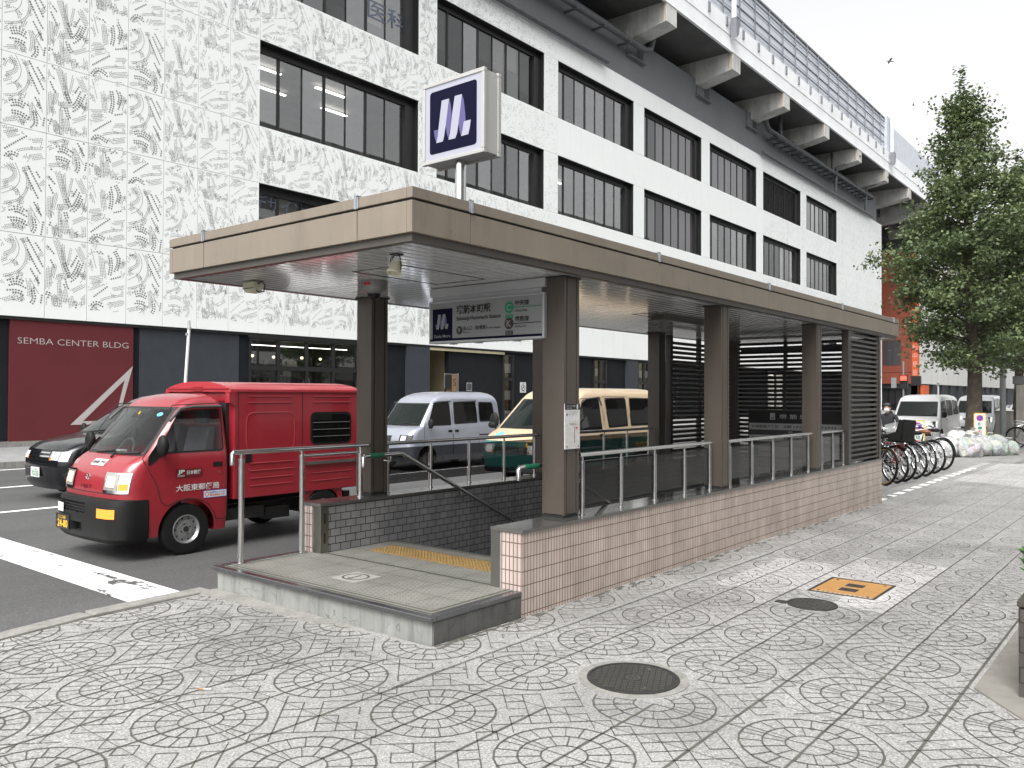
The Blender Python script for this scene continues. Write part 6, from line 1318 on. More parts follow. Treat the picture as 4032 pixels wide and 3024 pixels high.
# silver kei van, third lane
SL = [(.22,.10,3.30,.70,.16,.1,.05),(.34,.03,3.39,.735,.2,.1,.05),(.55,.0,3.395,.7375,.2,.1,.055),(.75,.03,3.395,.7375,.2,.1,.055),(.90,.09,3.39,.735,.2,.1,.06),(.98,.17,3.39,.73,.18,.1,.065),(1.03,.30,3.385,.725,.16,.1,.07),(1.06,.40,3.38,.72,.14,.1,.07),(1.60,.80,3.33,.655,.12,.1,.08),(1.70,.90,3.30,.63,.15,.12,.08),(1.78,1.02,3.25,.585,.2,.15,.08),(1.84,1.2,3.17,.50,.22,.16,.09),(1.875,1.45,3.05,.36,.2,.15,.1),(1.885,1.65,2.9,.2,.1,.1,.1)]
car('silver_van', 'silver blue small van with dark windows seen between the front columns', 'van', (13.45,14.68,ROAD_Z), SL, 3.395, .7375, MT['silver'],
    [[(.66,1.08),(.90,1.58),(1.42,1.62),(1.44,1.08)],[(1.58,1.10),(1.60,1.60),(2.40,1.62),(2.42,1.12)],[(2.53,1.14),(2.53,1.61),(3.05,1.60),(3.12,1.15)]], (.62,3.01), .275, (.60,1.09,.54,1.58),
    (.36,.70,.66,.86), [(-.10,.30,.70,.84,MT['hub']),(-.5,.5,.34,.46,MT['hub'])], doors=[[(.50,.62),(.52,1.10),(.86,1.64),(1.50,1.66),(1.50,.38)],[(1.52,.36),(1.53,1.68),(2.48,1.68),(2.48,.36)]], handles=[(1.40,.92),(1.64,.92)], mir=(.62,1.12,1.0), headmat=MT['hub'], rails=[(2.5,3.34,.78)], visors=[[(.86,1.60),(1.0,1.635),(1.46,1.65)],[(1.58,1.63),(2.42,1.65)]])
# tan and green delivery van, nearest lane
SL = [(.28,.12,4.55,.80,.18,.1,.06),(.40,.03,4.6,.83,.22,.1,.06),(.66,.0,4.61,.845,.22,.1,.07),(.74,.01,4.61,.845,.22,.1,.07),(.90,.07,4.61,.845,.22,.1,.08),(1.0,.18,4.60,.84,.2,.1,.08),(1.06,.30,4.60,.835,.2,.1,.09),(1.12,.45,4.60,.83,.18,.1,.09),(1.72,1.18,4.55,.755,.14,.1,.10),(1.82,1.30,4.53,.725,.16,.12,.10),(1.89,1.42,4.5,.675,.2,.14,.10),(1.935,1.62,4.42,.57,.22,.18,.12),(1.955,1.9,4.3,.4,.2,.15,.12),(1.96,2.2,4.1,.2,.1,.1,.1)]
t, S = car('delivery_van', 'tan delivery van with green lower body beside the entrance railing', 'van', (12.55,10.20,ROAD_Z), SL, 4.61, .845, MT['tan'],
    [[(1.02,1.10),(1.40,1.70),(1.98,1.74),(2.02,1.10)],[(2.30,1.14),(2.22,1.73),(3.05,1.74),(3.05,1.16)],[(3.2,1.16),(3.2,1.74),(4.25,1.72),(4.3,1.16)]], (1.05,3.6), .32, (.66,1.16,.60,1.70),
    (.42,.78,.66,.84), [(-.4,.4,.66,.80,MT['hub'])], split=.90, paint2=MT['dgreen'], doors=[[(.86,.62),(.88,1.10),(1.32,1.74),(2.10,1.76),(2.12,.5)],[(2.14,.45),(2.15,1.78),(3.12,1.78),(3.12,.45)]], handles=[(1.98,.98)], mir=None, bumper=(.28,.5,MT['plastic']), visors=[[(1.34,1.66),(1.5,1.73),(2.0,1.765),(2.06,1.60)]])
for sg in (-1, 1):
    q = MB(); y = sg*.84; q.tube([(.62,y*.95,.98),(.62,y*1.03,1.06),(.66,y*1.1,1.14)], .014, 6); q.sphere((.66,y*1.13,1.28), (.05,.12,.17), 14, 10); q.sphere((.52,y*1.06,1.19), (.05,.10,.07), 12, 8); q.build('mirror', MT['plastic'], t, smooth=50)
q = MB(); pts = [S.front(-.46+.11*math.cos(2*math.pi*k/20), .86+.085*math.sin(2*math.pi*k/20), .008) for k in range(20)]; q.poly(pts); 
pts = [S.front(-.46+.07*math.cos(2*math.pi*k/8), .86+.03*math.sin(2*math.pi*k/8), .011) for k in range(8)]; q.poly(pts, 1); q.build('emblem', [MT['yellow'], MT['black']], t)
q = MB(); q.poly([S.front(.45+.08*math.cos(2*math.pi*k/16), 1.02+.05*math.sin(2*math.pi*k/16), .008) for k in range(16)]); q.build('sticker', MT['skyb'], t)
q = MB(); q.text('クロネコ', .20, (3.3,-.853,.60), (1,0,0), (0,0,1), 0, .85, bold=.02, lift=.003); q.build('lettering', MT['yellow'], t)
# black minivan behind the mail truck
SL = [(.20,.12,4.6,.78,.2,.1,.08),(.32,.03,4.66,.84,.26,.1,.10),(.55,.0,4.68,.86,.28,.1,.12),(.72,.02,4.68,.865,.28,.1,.13),(.86,.08,4.68,.865,.27,.1,.14),(.95,.22,4.68,.862,.25,.1,.14),(1.03,.55,4.67,.855,.22,.1,.12),(1.09,.92,4.66,.85,.2,.1,.10),(1.55,1.62,4.6,.74,.16,.12,.10),(1.68,1.85,4.55,.69,.18,.14,.10),(1.76,2.05,4.48,.62,.2,.15,.1),(1.81,2.35,4.35,.5,.2,.15,.1),(1.83,2.7,4.1,.3,.1,.1,.1)]
car('black_minivan', 'black minivan with chrome grille half hidden behind the red mail truck', 'car', (5.85,15.05,ROAD_Z), SL, 4.68, .86, MT['blackp'],
    [[(1.25,1.10),(1.75,1.56),(2.3,1.62),(2.3,1.10)],[(2.42,1.10),(2.42,1.62),(3.4,1.62),(3.42,1.12)],[(3.55,1.14),(3.55,1.60),(4.3,1.54),(4.45,1.16)]], (.85,3.7), .31, (.66,1.13,.56,1.62),
    (.40,.80,.68,.84), [(-.36,.36,.80,.825,MT['chrome']),(-.38,.38,.74,.765,MT['chrome']),(-.38,.38,.68,.705,MT['chrome']),(-.36,.36,.62,.64,MT['chrome']),(-.06,.06,.70,.81,MT['chrome'])], mir=(1.2,1.14,1.0), plate_=(.40,'なにわ500','72-25'), steel=False, doors=[[(1.0,.5),(1.05,1.08),(1.72,1.62),(2.36,1.66),(2.36,.4)]], handles=[(2.2,.95)])
# white hatchback ahead of the silver van, seen only between the mail truck and the first column
SL = [(.2,.12,3.8,.76,.2,.12,.08),(.5,.0,3.9,.84,.26,.14,.1),(.75,.05,3.9,.845,.26,.14,.12),(.88,.3,3.89,.84,.24,.14,.1),(.95,.75,3.88,.83,.2,.14,.1),(1.35,1.45,3.6,.70,.16,.16,.1),(1.45,1.7,3.4,.62,.2,.2,.1),(1.50,2.1,3.1,.42,.2,.2,.1)]
t, S = car('white_hatchback', 'white car showing only a red tail lamp between mail truck and front column', 'car', (8.75,14.75,ROAD_Z), SL, 3.9, .845, MT['white_paint'],
    [[(1.15,.97),(1.55,1.34),(2.2,1.38),(2.2,.98)],[(2.32,.98),(2.32,1.38),(3.0,1.33),(3.35,1.0)]], (.75,3.2), .3, (.62,.99,.5,1.38), (.4,.78,.62,.78), [(-.4,.4,.5,.6,MT['hub'])], mir=(1.15,1.02,.9))
for sg in (-1, 1): q = MB(); q.box(3.70,sg*.62,.80,3.905,sg*.835,.92); q.build('tail_lamp', MT['redl'], t, bevel=.02)
# white vans parked further along the kerb
SL = [(.22,.10,3.9,.78,.16,.1,.05),(.34,.03,3.99,.82,.2,.1,.05),(.60,.0,4.0,.83,.22,.1,.06),(.80,.04,4.0,.83,.22,.1,.06),(.92,.12,3.99,.825,.2,.1,.07),(1.0,.28,3.99,.82,.18,.1,.08),(1.05,.42,3.98,.815,.16,.1,.08),(1.62,.86,3.93,.745,.13,.1,.08),(1.74,.98,3.9,.71,.16,.12,.08),(1.82,1.12,3.85,.65,.2,.15,.08),(1.87,1.35,3.77,.52,.22,.16,.09),(1.89,1.7,3.6,.3,.15,.1,.1)]
wv = dict(sl=SL, L=4.0, hw=.83, wins=[[(.68,1.08),(.96,1.60),(1.6,1.66),(1.62,1.08)],[(1.76,1.10),(1.76,1.66),(2.7,1.66),(2.7,1.12)],[(2.84,1.12),(2.84,1.66),(3.7,1.62),(3.75,1.14)]], wx=(.65,3.2), wr=.29, ws=(.68,1.10,.62,1.60), head=(.42,.78,.68,.90), grille=[(-.36,.36,.76,.84,MT['hub']),(-.6,.6,.36,.46,MT['hub'])], mir=(.62,1.14,1.0), doors=[[(.52,.6),(.55,1.08),(.9,1.68),(1.68,1.70),(1.68,.4)]], handles=[(1.5,.95)])
car('white_van', 'white van facing the viewer, parked behind bicycles and left no parking board', 'van', (33.2,7.75,ROAD_Z), paint=MT['white_paint'], group='vans parked along the kerb', **wv)
car('white_van', 'white van parked behind the ginkgo trunk and the grey pole', 'van', (42.2,7.40,ROAD_Z), paint=M('pearl white car paint', (.62,.63,.66), .3, var=.02, coat=.8), group='vans parked along the kerb', **wv)
car('grey_car', 'pale car parked beyond the concrete gate post at the right edge', 'car', (47.0,6.1,ROAD_Z), [tuple(q) for q in [(.2,.12,4.2,.76,.2,.12,.08),(.5,.0,4.3,.84,.26,.14,.1),(.75,.05,4.3,.845,.26,.14,.12),(.88,.3,4.29,.84,.24,.14,.1),(.95,.75,4.28,.83,.2,.14,.1),(1.35,1.45,3.8,.70,.16,.16,.1),(1.45,1.7,3.6,.62,.2,.2,.1),(1.50,2.1,3.3,.42,.2,.2,.1)]], 4.3, .845, MT['white_paint'],
    [[(1.15,.97),(1.55,1.34),(2.2,1.38),(2.2,.98)],[(2.32,.98),(2.32,1.38),(3.0,1.33),(3.35,1.0)]], (.75,3.4), .3, (.62,.99,.5,1.38), (.4,.78,.62,.78), [(-.4,.4,.5,.6,MT['hub'])], mir=(1.15,1.02,.9))
# ---------------------------------------------------------------- bicycles
def bicycle(loc, rz, label, frame_m, rim_m=None, saddle_m=None, basket=True, fender=True, rack=False, seat_child=False, group='bicycles parked in a row', lean=4):
    t = thing('bicycle', label, 'bicycle', loc, rz, group); t.rotation_euler = (R(lean), 0, rz)     # local x: rear wheel at 0, front wheel at 1.08
    r = .36; rim_m = rim_m or MT['steel']
    for x in (0, 1.08):
        wo = thing_part('wheel', t, (x, 0, r))
        q = MB(); q.tube([((r-.017)*math.cos(a*math.pi/20), 0, (r-.017)*math.sin(a*math.pi/20)) for a in range(40)], .024, 8, closed=True); q.build('tyre', MT['rubber'], wo, smooth=60)
        q = MB(); q.tube([((r-.042)*math.cos(a*math.pi/20), 0, (r-.042)*math.sin(a*math.pi/20)) for a in range(40)], .011, 6, closed=True); q.build('rim', rim_m, wo, smooth=60)
        q = MB(); q.lathe([(.02,-.045),(.02,.045)], axis='y', n=10)
        for k in range(18): a = 2*math.pi*k/18; s = .03 if k % 2 else -.03; q.tube([(.018*math.cos(a+.6),s,.018*math.sin(a+.6)),((r-.045)*math.cos(a),0,(r-.045)*math.sin(a))], .0022, 4)
        q.build('spokes', MT['steel'], wo)
        if fender:
            q = MB(); a0, a1 = (10, 185) if x == 0 else (20, 170); n = 14
            ring = [[((r+.022)*math.cos(R(a0+(a1-a0)*k/n))+0, y, (r+.022+dz)*math.sin(R(a0+(a1-a0)*k/n))) for y, dz in ((-.026,-.014),(-.018,.0),(.018,.0),(.026,-.014))] for k in range(n+1)]
            for k in range(n):
                for j in range(3): q.poly([ring[k][j], ring[k][j+1], ring[k+1][j+1], ring[k+1][j]])
            q.tube([(0,.05,0),(-(r+.015)*math.cos(R(20)),.02,(r+.015)*math.sin(R(20)))] if x == 0 else [(0,.05,0),((r+.015)*math.cos(R(30)),.02,(r+.015)*math.sin(R(30)))], .004, 5); q.build('mudguard', MT['chrome'] if fender is True else fender, t, smooth=60, loc=(x,0,r))
    q = MB(); bb_ = (.45,0,.29); st = (.30,0,.78); hd0, hd1 = (.90,0,.62), (.86,0,.80)
    q.tube([bb_, st], .016, 8); q.tube([bb_, (.70,0,.42), hd0], .019, 8); q.tube([(.36,0,.58), (.62,0,.60), hd1], .016, 8); q.tube([hd0, hd1], .02, 8)
    for s in (-.055, .055): q.tube([(0,s,r), bb_], .010, 6); q.tube([(0,s,r), (.33,s*.3,.66)], .009, 6); q.tube([(1.08,s,r), (.98,s,.62), (.91,s*.4,.64)], .011, 6)
    q.build('frame', frame_m, t, smooth=50)
    q = MB(); q.tube([(.86,0,.80),(.85,0,.96),(.88,0,1.0)], .013, 8); q.tube([(.70,-.29,.98),(.84,-.24,1.02),(.89,-.1,1.0),(.89,.1,1.0),(.84,.24,1.02),(.70,.29,.98)], .011, 8)
    for s in (-1,1): q.tube([(.74,s*.275,.99),(.62,s*.305,.965)], .017, 8, 1)
    q.build('handlebar', [MT['chrome'], MT['rubber']], t, smooth=50)
    q = MB(); q.tube([(.30,0,.76),(.285,0,.86)], .013, 8, 1); q.sphere((.24,0,.89), (.14,.095,.045), 14, 8); q.sphere((.36,0,.885), (.10,.04,.035), 12, 8); q.build('saddle', [saddle_m or MT['rubber'], MT['chrome']], t, smooth=60)
    q = MB(); q.lathe([(.085,.045),(.085,.05),(.001,.05)], (.45,0,.29), 'y', 16, cap=False); q.tube([(.45,.06,.29),(.55,.07,.16)], .009, 6); q.tube([(.45,-.06,.29),(.35,-.07,.42)], .009, 6); q.box(.50,.06,.145,.60,.14,.165); q.box(.30,-.14,.41,.40,-.06,.43); q.tube([(.0,.06,r+.03),(.45,.06,.33)], .012, 5); q.build('crank', MT['blackm'], t, smooth=40)
    q = MB(); q.tube([(.0,.075,r),(-.06,.12,.16),(-.05,.14,.01)], .008, 6); q.tube([(.0,-.075,r),(-.06,-.12,.16),(-.05,-.14,.01)], .008, 6); q.tube([(-.05,.14,.012),(-.05,-.14,.012)], .007, 6); q.build('kickstand', MT['chrome'], t, smooth=40)
    if basket:
        q = MB(); 
        for z, k in ((.74,.8),(.84,.9),(.94,1.0)): q.tube([(1.02-.10*k,-.17*k,z),(1.02+.14*k,-.17*k,z),(1.02+.14*k,.17*k,z),(1.02-.10*k,.17*k,z)], .005, 5, closed=True)
        for i in range(7):
            y = -.15+.05*i; q.tube([(1.02+.11,y*.8,.74),(1.16,y,.94)], .003, 4); q.tube([(.94,y*.8,.74),(.92,y,.94)], .003, 4); q.tube([(.94,y*.8,.74),(1.13,y*.8,.74)], .003, 4)
        q.build('basket', MT['steel'], t)
    if rack:
        q = MB(); 
        for y in (-.06,.06): q.tube([(.22,y,.76),(-.25,y,.755)], .006, 6)
        for k in range(5): q.tube([(.16-.09*k,-.06,.757),(.16-.09*k,.06,.757)], .004, 5)
        q.tube([(0,.06,r),(-.1,.06,.755)], .006, 6); q.tube([(0,-.06,r),(-.1,-.06,.755)], .006, 6); q.build('rack', rack, t, smooth=50)
    if seat_child:
        q = MB(); q.prism([(-.26,-.16,.80),(.06,-.16,.80),(.04,-.16,.94),(-.14,-.16,.98),(-.22,-.16,1.22),(-.32,-.16,1.2)], (0,.03,0)); q.prism([(-.26,.13,.80),(.06,.13,.80),(.04,.13,.94),(-.14,.13,.98),(-.22,.13,1.22),(-.32,.13,1.2)], (0,.03,0)); q.prism([(-.32,-.13,.80),(-.28,-.13,.80),(-.26,-.13,1.22),(-.33,-.13,1.22)], (0,.26,0)); q.box(-.26,-.13,.78,.06,.13,.83); q.build('child_seat', MT['rubber'], t, bevel=.012)
        q = MB(); q.box(-.05,-.155,.56,.13,-.145,.80); q.prism([(-.10,-.17,.98),(.12,-.17,.96),(.14,-.15,1.10),(-.14,-.15,1.16)], (0,.32,0)); q.build('rain_cover', M('clear plastic cover', (.6,.62,.62), .15, 0, var=.1, alpha=.45), t)
    return t
gz = lambda x, y: ground_z(x, y)
BK = M('black bicycle frame', (.015,.015,.018), .3, var=0); SV = M('silver bicycle frame', (.5,.5,.52), .3, .7, var=0); RB = M('red bicycle frame', (.35,.02,.03), .35, var=0); BRS = M('brown saddle leather', (.20,.07,.03), .5, var=.15)
YR = M('yellow rim', (.45,.27,.06), .4, .3, var=0)
DK = M('dark blue bicycle frame', (.01,.014,.03), .3, var=0)
bk = [(17.6,4.66,52,'black bicycle with a yellow rear rim, first in the row beside the tiled wall',BK,dict(rim_m=YR,fender=False)),
      (18.22,4.62,56,'black bicycle with red rack, child seat and clear rain cover',BK,dict(rack=MT['redp'],seat_child=True)),
      (18.7,4.58,55,'silver framed bicycle third from the tiled wall in the parked row',SV,dict()),
      (19.4,4.54,57,'black bicycle with chrome mudguards in the middle of the parked row',BK,dict(rack=MT['chrome'])),
      (20.2,4.52,55,'dark blue framed bicycle behind the middle of the parked row',DK,dict()),
      (21.1,4.53,56,'black bicycle with a brown saddle near the far end of the row',BK,dict(saddle_m=BRS,rack=MT['chrome'],basket=False)),
      (22.2,4.56,55,'silver bicycle at the far end of the row nearest the rubbish bags',SV,dict(fender=MT['plastic']))]
for x, y, a, lab, fm, kw in bk: bicycle((x, y, gz(x, y)), R(a), lab, fm, **kw).scale = (1.08, 1.08, 1.08)
bicycle((34.2,3.55,gz(34,4)), R(118), 'black bicycle on its own at the right edge beside the marker post', BK, group=None, fender=MT['plastic'])
bicycle((36.5,3.6,gz(36,4)), R(110), 'dark bicycle partly out of view behind the concrete gate post', SV, group=None)

# ---------------------------------------------------------------- rubbish bags
def bagmat(name, c, a=.25):
    m, n, l, p = nodes(name); tc = n.new('ShaderNodeTexCoord'); o = tc.outputs['Object']
    vo = n.new('ShaderNodeTexVoronoi'); vo.inputs['Scale'].default_value = 6; l.new(o, vo.inputs['Vector'])
    hs_ = n.new('ShaderNodeHueSaturation'); hs_.inputs['Saturation'].default_value = .28; hs_.inputs['Value'].default_value = .6; l.new(vo.outputs['Color'], hs_.inputs['Color'])
    l.new(mixc(n, l, c, hs_.outputs[0], a), p.inputs['Base Color']); p.inputs['Roughness'].default_value = .28
    bp = n.new('ShaderNodeBump'); bp.inputs['Strength'].default_value = .9; bp.inputs['Distance'].default_value = .05
    t = n.new('ShaderNodeTexNoise'); t.inputs['Scale'].default_value = 7; t.inputs['Detail'].default_value = 5; t.inputs['Distortion'].default_value = 2.5; l.new(o, t.inputs['Vector']); l.new(t.outputs[0], bp.inputs['Height']); l.new(bp.outputs[0], p.inputs['Normal'])
    return m
BM = [bagmat('white rubbish bag', (.50,.51,.52)), bagmat('clear rubbish bag', (.38,.38,.36), .5), bagmat('greenish rubbish bag', (.33,.38,.33), .5)]
bags = [(27.3,5.55,.40,0,'large white rubbish bag at the left end of the heap',0),(27.75,5.05,.40,1,'clear rubbish bag showing paper inside, front left of the heap',0),(28.15,5.55,.38,0,'white rubbish bag in the middle of the heap, behind the front bags',0),(28.45,4.85,.42,1,'clear rubbish bag in the front middle of the heap',0),(28.9,5.35,.40,0,'white rubbish bag pressed against the near ginkgo trunk',0),(29.0,4.50,.42,2,'greenish rubbish bag with cans inside, front right of the heap',0),(29.45,4.85,.38,0,'white rubbish bag with a tied top below the right no parking board',0),(29.5,4.20,.30,2,'small pale green rubbish bag at the right end of the heap',0),(27.95,5.3,.30,0,'white rubbish bag stacked on top of the left part of the heap',.34),(28.7,5.05,.28,1,'clear rubbish bag stacked on top of the right part of the heap',.34)]
for i, (x, y, r, mi, lab, dz) in enumerate(bags):
    rng = random.Random(i+11); q = MB(); n, m = 44, 26; ph = [rng.uniform(0, 6.28) for _ in range(8)]; rings = []
    for j in range(1, m):
        th = math.pi*j/m; ring = []
        for k in range(n):
            a = 2*math.pi*k/n; rr = r*(1+.10*math.sin(3*a+ph[0]+2*th)+.07*math.sin(5*a+ph[1]-3*th)+.05*math.sin(9*a+ph[2]+5*th)+.035*math.sin(14*a+ph[3]+9*th)*math.sin(4*th+ph[5])+.03*abs(math.sin(6*a+ph[6]-7*th))+.022*abs(math.sin(11*a+ph[7]+4*th))+rng.gauss(0,.006)); sz = math.sin(th)**.75
            z = -math.cos(th)*.85*r; z = max(z, -.62*r); ring.append((rr*sz*math.cos(a), rr*sz*math.sin(a), z+.62*r+.02*math.sin(7*a+ph[4])))
        rings.append(ring)
    q.loft(rings)
    tz = r*1.45; kn = [[(.045*s*math.cos(2*math.pi*k/9), .045*s*math.sin(2*math.pi*k/9), tz-.06+h_) for k in range(9)] for s, h_ in ((1.6,-.03),(.6,.03),(.5,.06),(1.5,.12),(2.0+.5*rng.random(),.16))]
    q.loft([[(px+(rng.uniform(-.02,.02) if ii > 2 else 0), py+(rng.uniform(-.02,.02) if ii > 2 else 0), pz_) for px, py, pz_ in ring] for ii, ring in enumerate(kn)])
    o = q.build('rubbish_bag', BM[mi], smooth=60, loc=(x, y, gz(x, y)+dz)); o.rotation_euler = (R(rng.uniform(-10,10)), R(rng.uniform(-10,10)), rng.uniform(0,6)); tag(o, lab, 'rubbish bag', 'rubbish bags heaped on the pavement')

# ---------------------------------------------------------------- the person behind the bicycles
def skin_mesh(name, joints, edges, mat, parent, lvl=2):
    me = bpy.data.meshes.new(name); me.from_pydata([j[0] for j in joints], edges, []); o = bpy.data.objects.new(name, me); C.objects.link(o)
    s = o.modifiers.new('skin', 'SKIN'); sv = me.skin_vertices[0].data
    for i, j in enumerate(joints): rr = j[1] if isinstance(j[1], tuple) else (j[1], j[1]); sv[i].radius = rr; sv[i].use_root = (i == 0)
    u = o.modifiers.new('sub', 'SUBSURF'); u.levels = lvl; u.render_levels = lvl
    dg = bpy.context.evaluated_depsgraph_get(); m2 = bpy.data.meshes.new_from_object(o.evaluated_get(dg)); bpy.data.objects.remove(o); bpy.data.meshes.remove(me)
    m2.name = name; m2.materials.clear(); m2.materials.append(mat); m2.polygons.foreach_set('use_smooth', [True]*len(m2.polygons))
    n = bpy.data.objects.new(name, m2); C.objects.link(n); n.parent = parent; return n
p = thing('person', 'person in a dark jacket with a white face mask standing behind the bicycles', 'person', (23.2, 6.02, gz(23,6)), R(185))
k = .95                                                         # faces +x locally; slightly bowed over the handlebars
J = [((0,0,.92*k),(.12,.15)),((.02,0,1.10*k),(.12,.15)),((.05,0,1.28*k),(.12,.17)),((.08,0,1.40*k),(.07,.08)),((.11,0,1.47*k),(.05,.05)),
     ((.06,.19,1.37*k),.06),((.16,.27,1.14*k),.045),((.36,.22,1.04*k),.036),((.06,-.19,1.37*k),.06),((.16,-.27,1.14*k),.045),((.36,-.22,1.04*k),.036),
     ((.02,.10,.84*k),.09),((.05,.11,.47*k),.062),((.0,.12,.08*k),.042),((.14,.13,.035*k),.035),((.02,-.10,.84*k),.09),((.05,-.11,.47*k),.062),((.0,-.12,.08*k),.042),((.14,-.13,.035*k),.035)]
Ed = [(0,1),(1,2),(2,3),(3,4),(2,5),(5,6),(6,7),(2,8),(8,9),(9,10),(0,11),(11,12),(12,13),(13,14),(0,15),(15,16),(16,17),(17,18)]
skin_mesh('jacket_and_trousers', J, Ed, MT['cloth'], p)
hd = (.15,0,1.575*k); q = MB(); q.sphere(hd, (.098,.077,.118), 20, 14); q.sphere((hd[0]+.095,0,hd[2]-.005), (.018,.014,.02), 10, 8); q.tube([(.11,0,1.44*k),(.14,0,1.53*k)], .048, 12)
for s in (-1,1): q.sphere((hd[0]-.005,s*.078,hd[2]), (.02,.012,.03), 10, 8); q.sphere((hd[0]+.085,s*.032,hd[2]+.018), (.012,.014,.008), 8, 6, 1)
q.box(hd[0]+.088,-.02,hd[2]-.062,hd[0]+.092,.02,hd[2]-.056,1)
q.build('head', [MT['skin'], MT['black']], p, smooth=60)
for s in (-1, 1):
    b = Vector((.36,s*.22,1.04*k)); q = MB(); q.sphere(b+Vector((.06,0,-.005)), (.048,.038,.020), 12, 8)
    for f in range(4): y = -.03+.02*f; q.tube([b+Vector((.09,y,0)), b+Vector((.125,y,-.008)), b+Vector((.13,y,-.03)), b+Vector((.105,y,-.042))], [.010,.0095,.009,.008], 8)
    q.tube([b+Vector((.04,-s*.035,0)), b+Vector((.075,-s*.055,-.015)), b+Vector((.10,-s*.045,-.03))], [.011,.0105,.009], 8)
    q.build('hand', MT['skin'], p, smooth=60)
q = MB(); q.sphere((hd[0]-.022,0,hd[2]+.035), (.105,.092,.105), 20, 14)
for a in range(16): t_ = -1.2+2.4*a/15; q.tube([(hd[0]+.04,.06*t_,hd[2]+.135-.02*abs(t_)),(hd[0]+.098-.02*abs(t_),.066*t_,hd[2]+.085),(hd[0]+.096-.03*abs(t_),.068*t_,hd[2]+.045)], [.018,.014,.005], 6)
q.build('hair', MT['hair'], p, smooth=60)
q = MB(); q.sphere((hd[0]+.055,0,hd[2]-.045), (.062,.068,.062), 16, 12); q.build('face_mask', MT['white'], p, smooth=60)

# ---------------------------------------------------------------- ginkgo trees
def leaf_mat():
    m, n, l, p = nodes('ginkgo leaf'); tc = n.new('ShaderNodeTexCoord'); o = tc.outputs['Object']
    at = n.new('ShaderNodeAttribute'); at.attribute_name = 'tone'
    r = ramp(n, [(0, (.055,.082,.038)), (.5, (.115,.155,.068)), (.85, (.175,.215,.095)), (1, (.23,.25,.11))]); l.new(at.outputs['Fac'], r.inputs[0])
    l.new(r.outputs[0], p.inputs['Base Color']); p.inputs['Roughness'].default_value = .5; p.inputs['Specular IOR Level'].default_value = .35
    tr = n.new('ShaderNodeBsdfTranslucent'); l.new(r.outputs[0], tr.inputs[0]); ms = n.new('ShaderNodeMixShader'); ms.inputs[0].default_value = .28
    l.new(p.outputs[0], ms.inputs[1]); l.new(tr.outputs[0], ms.inputs[2]); l.new(ms.outputs[0], n['Material Output'].inputs[0])
    return m
LEAF = leaf_mat()
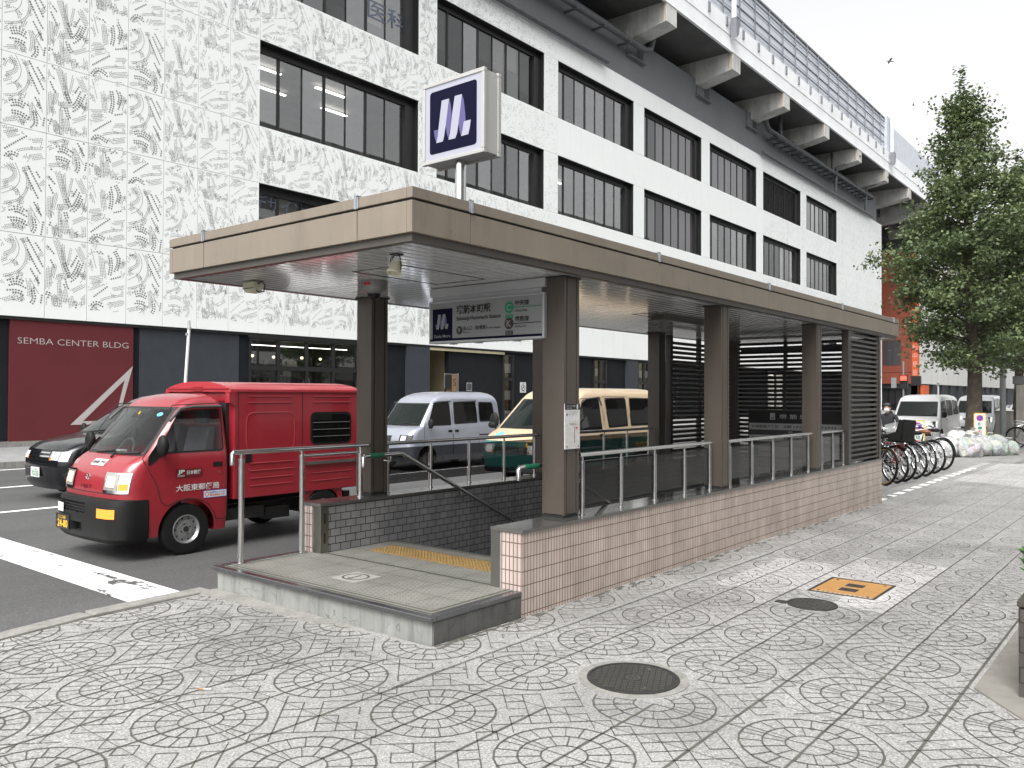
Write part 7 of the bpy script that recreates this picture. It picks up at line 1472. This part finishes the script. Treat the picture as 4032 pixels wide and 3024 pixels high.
def ginkgo(loc, H, zc0, prof, tr, nbr, label, seed, lean=(0, 0), leaf=.115, per=230):
    rng = random.Random(seed); t = thing('ginkgo_tree', label, 'tree', loc, 0, 'ginkgo street trees')
    axis = lambda z: Vector((lean[0]*z/H, lean[1]*z/H, z))
    q = MB(); zs_ = np.linspace(0, H*.93, 14); q.tube([axis(z)+Vector((.05*math.sin(z*1.3+seed), .05*math.cos(z*1.1), 0)) for z in zs_], [tr*(1.35 if z < .05 else 1.08 if z < 1 else 1)*(1-.86*z/H) for z in zs_], 18)
    q.build('trunk', MT['bark'], t, smooth=60)
    rad = lambda z: float(np.interp(z, [p_[0] for p_ in prof], [p_[1] for p_ in prof]))
    q = MB(); V = []; Fc = []; tone = []
    for b in range(nbr):
        z0 = zc0-.4+(H*.97-zc0)*((b+rng.random())/nbr)**1.05; a = b*2.39996+rng.uniform(-.4,.4); 
        rise = rng.uniform(.15,.75)*(1 if z0 < H*.8 else 1.6); L = rad(min(H, z0+.5))*rng.uniform(.72,1.12)
        d = Vector((math.cos(a), math.sin(a), 0)); p0 = axis(z0); p3 = p0+d*L+Vector((0,0,L*rise*.5)); p1 = p0+d*L*.35+Vector((0,0,L*rise*.30)); pts = [p0, p1, (p1+p3)/2+Vector((rng.uniform(-.1,.1), rng.uniform(-.1,.1), .04)), p3]
        q.tube(pts, [.045*(1-.6*z0/H), .03, .018, .006], 6)
        ncl = max(4, int(L*5.0)); bt = rng.uniform(-.15,.15)
        for c in range(ncl):
            u = rng.uniform(.38, 1.05); s = u*3; i = min(2, int(s)); cp = pts[i].lerp(pts[i+1], s-i)
            spread = .16+.30*u*rng.random(); cp = cp+Vector((rng.gauss(0,spread*.7), rng.gauss(0,spread*.7), rng.gauss(0,spread*.5)))
            ct = .45+bt+rng.uniform(-.2,.2); csz = rng.uniform(.13,.25)
            for k in range(int(per*.16*rng.uniform(.5,1.4))):
                p_ = cp+Vector((rng.gauss(0,csz), rng.gauss(0,csz), rng.gauss(0,csz*.55)))
                n_ = Vector((rng.gauss(0,.6), rng.gauss(0,.6), rng.uniform(.15,1.2))).normalized(); e1 = n_.cross(Vector((rng.gauss(0,1), rng.gauss(0,1), rng.gauss(0,1)))).normalized(); e2 = n_.cross(e1); ls = leaf*rng.uniform(.65,1.25)
                n0 = len(V); V += [p_, p_+e1*ls*.55+e2*ls*.55, p_+e2*ls*.78+n_*ls*.08, p_-e1*ls*.55+e2*ls*.55]; Fc.append((n0,n0+1,n0+2,n0+3)); tone.append(min(1, max(0, ct+rng.gauss(0,.16))))
    for k in range(240):                                        # leaves along the leader
        z = rng.uniform(H*.86, H*1.03); p_ = axis(z)+Vector((rng.gauss(0,.10), rng.gauss(0,.10), 0)); e1 = Vector((rng.gauss(0,1), rng.gauss(0,1), rng.gauss(0,.4))).normalized(); e2 = e1.cross(Vector((0,0,1))).normalized(); ls = leaf
        n0 = len(V); V += [p_, p_+e1*ls*.5+e2*ls*.5, p_+e1*ls, p_+e1*ls*.5-e2*ls*.5]; Fc.append((n0,n0+1,n0+2,n0+3)); tone.append(rng.uniform(.3,.8))
    q.build('branches', MT['bark'], t, smooth=60)
    me = bpy.data.meshes.new('crown'); me.from_pydata([tuple(v) for v in V], [], Fc); me.materials.append(LEAF)
    at = me.attributes.new('tone', 'FLOAT', 'FACE'); at.data.foreach_set('value', tone); o = bpy.data.objects.new('crown', me); C.objects.link(o); o.parent = t
    return t
ginkgo((30.35,5.20,gz(30,5)), 12.2, 3.0, [(2.4,.9),(3.2,1.8),(4.3,2.5),(5.6,2.95),(7.2,2.3),(8.6,1.75),(9.8,1.15),(10.9,.6),(11.8,.25),(12.4,.1)], .255, 150, 'tall dark green ginkgo tree with a pointed crown, the nearer of the two', 4, (-.2,.35))
ginkgo((39.2,5.20,gz(39,5)), 11.6, 3.4, [(3,1.2),(4.5,2.4),(6.5,2.9),(8.5,2.2),(10,1.2),(11.2,.5),(11.8,.2)], .20, 95, 'ginkgo tree further along the pavement behind the grey pole', 9, (0,0), .14, 210)
ginkgo((47.0,4.2,gz(39,5)), 11.5, 3.4, [(3,1.2),(4.5,2.6),(6.5,3.2),(8.5,2.6),(10.5,1.4),(11.5,.3)], .20, 70, 'farthest ginkgo tree at the right edge of the picture', 15, (0,0), .17, 190)

t = thing('bird', 'small grey bird gliding alone in the white sky', 'bird', (0, 0, 0))
q = MB(); q.sphere((0,0,0), (.13,.035,.03), 12, 8); q.sphere((.13,0,.012), (.03,.024,.024), 10, 6); q.prism([(-.11,-.02,0),(-.11,.02,0),(-.20,.035,0),(-.20,-.035,0)], (0,0,.008))
q.build('body', M('grey feathers', (.25,.24,.24), .8), t, smooth=50)
for s_ in (-1, 1): q = MB(); q.faces([(.05,s_*.03,.01),(-.05,s_*.03,.01),(-.07,s_*.16,.05),(.02,s_*.17,.055),(-.05,s_*.27,.02)], [(0,1,2,3),(3,2,4)]); q.build('wing', M('grey feathers', (.25,.24,.24), .8), t)
t.location = (42.4, 10.9, 17.9); t.rotation_euler = (R(12), R(-6), R(125))
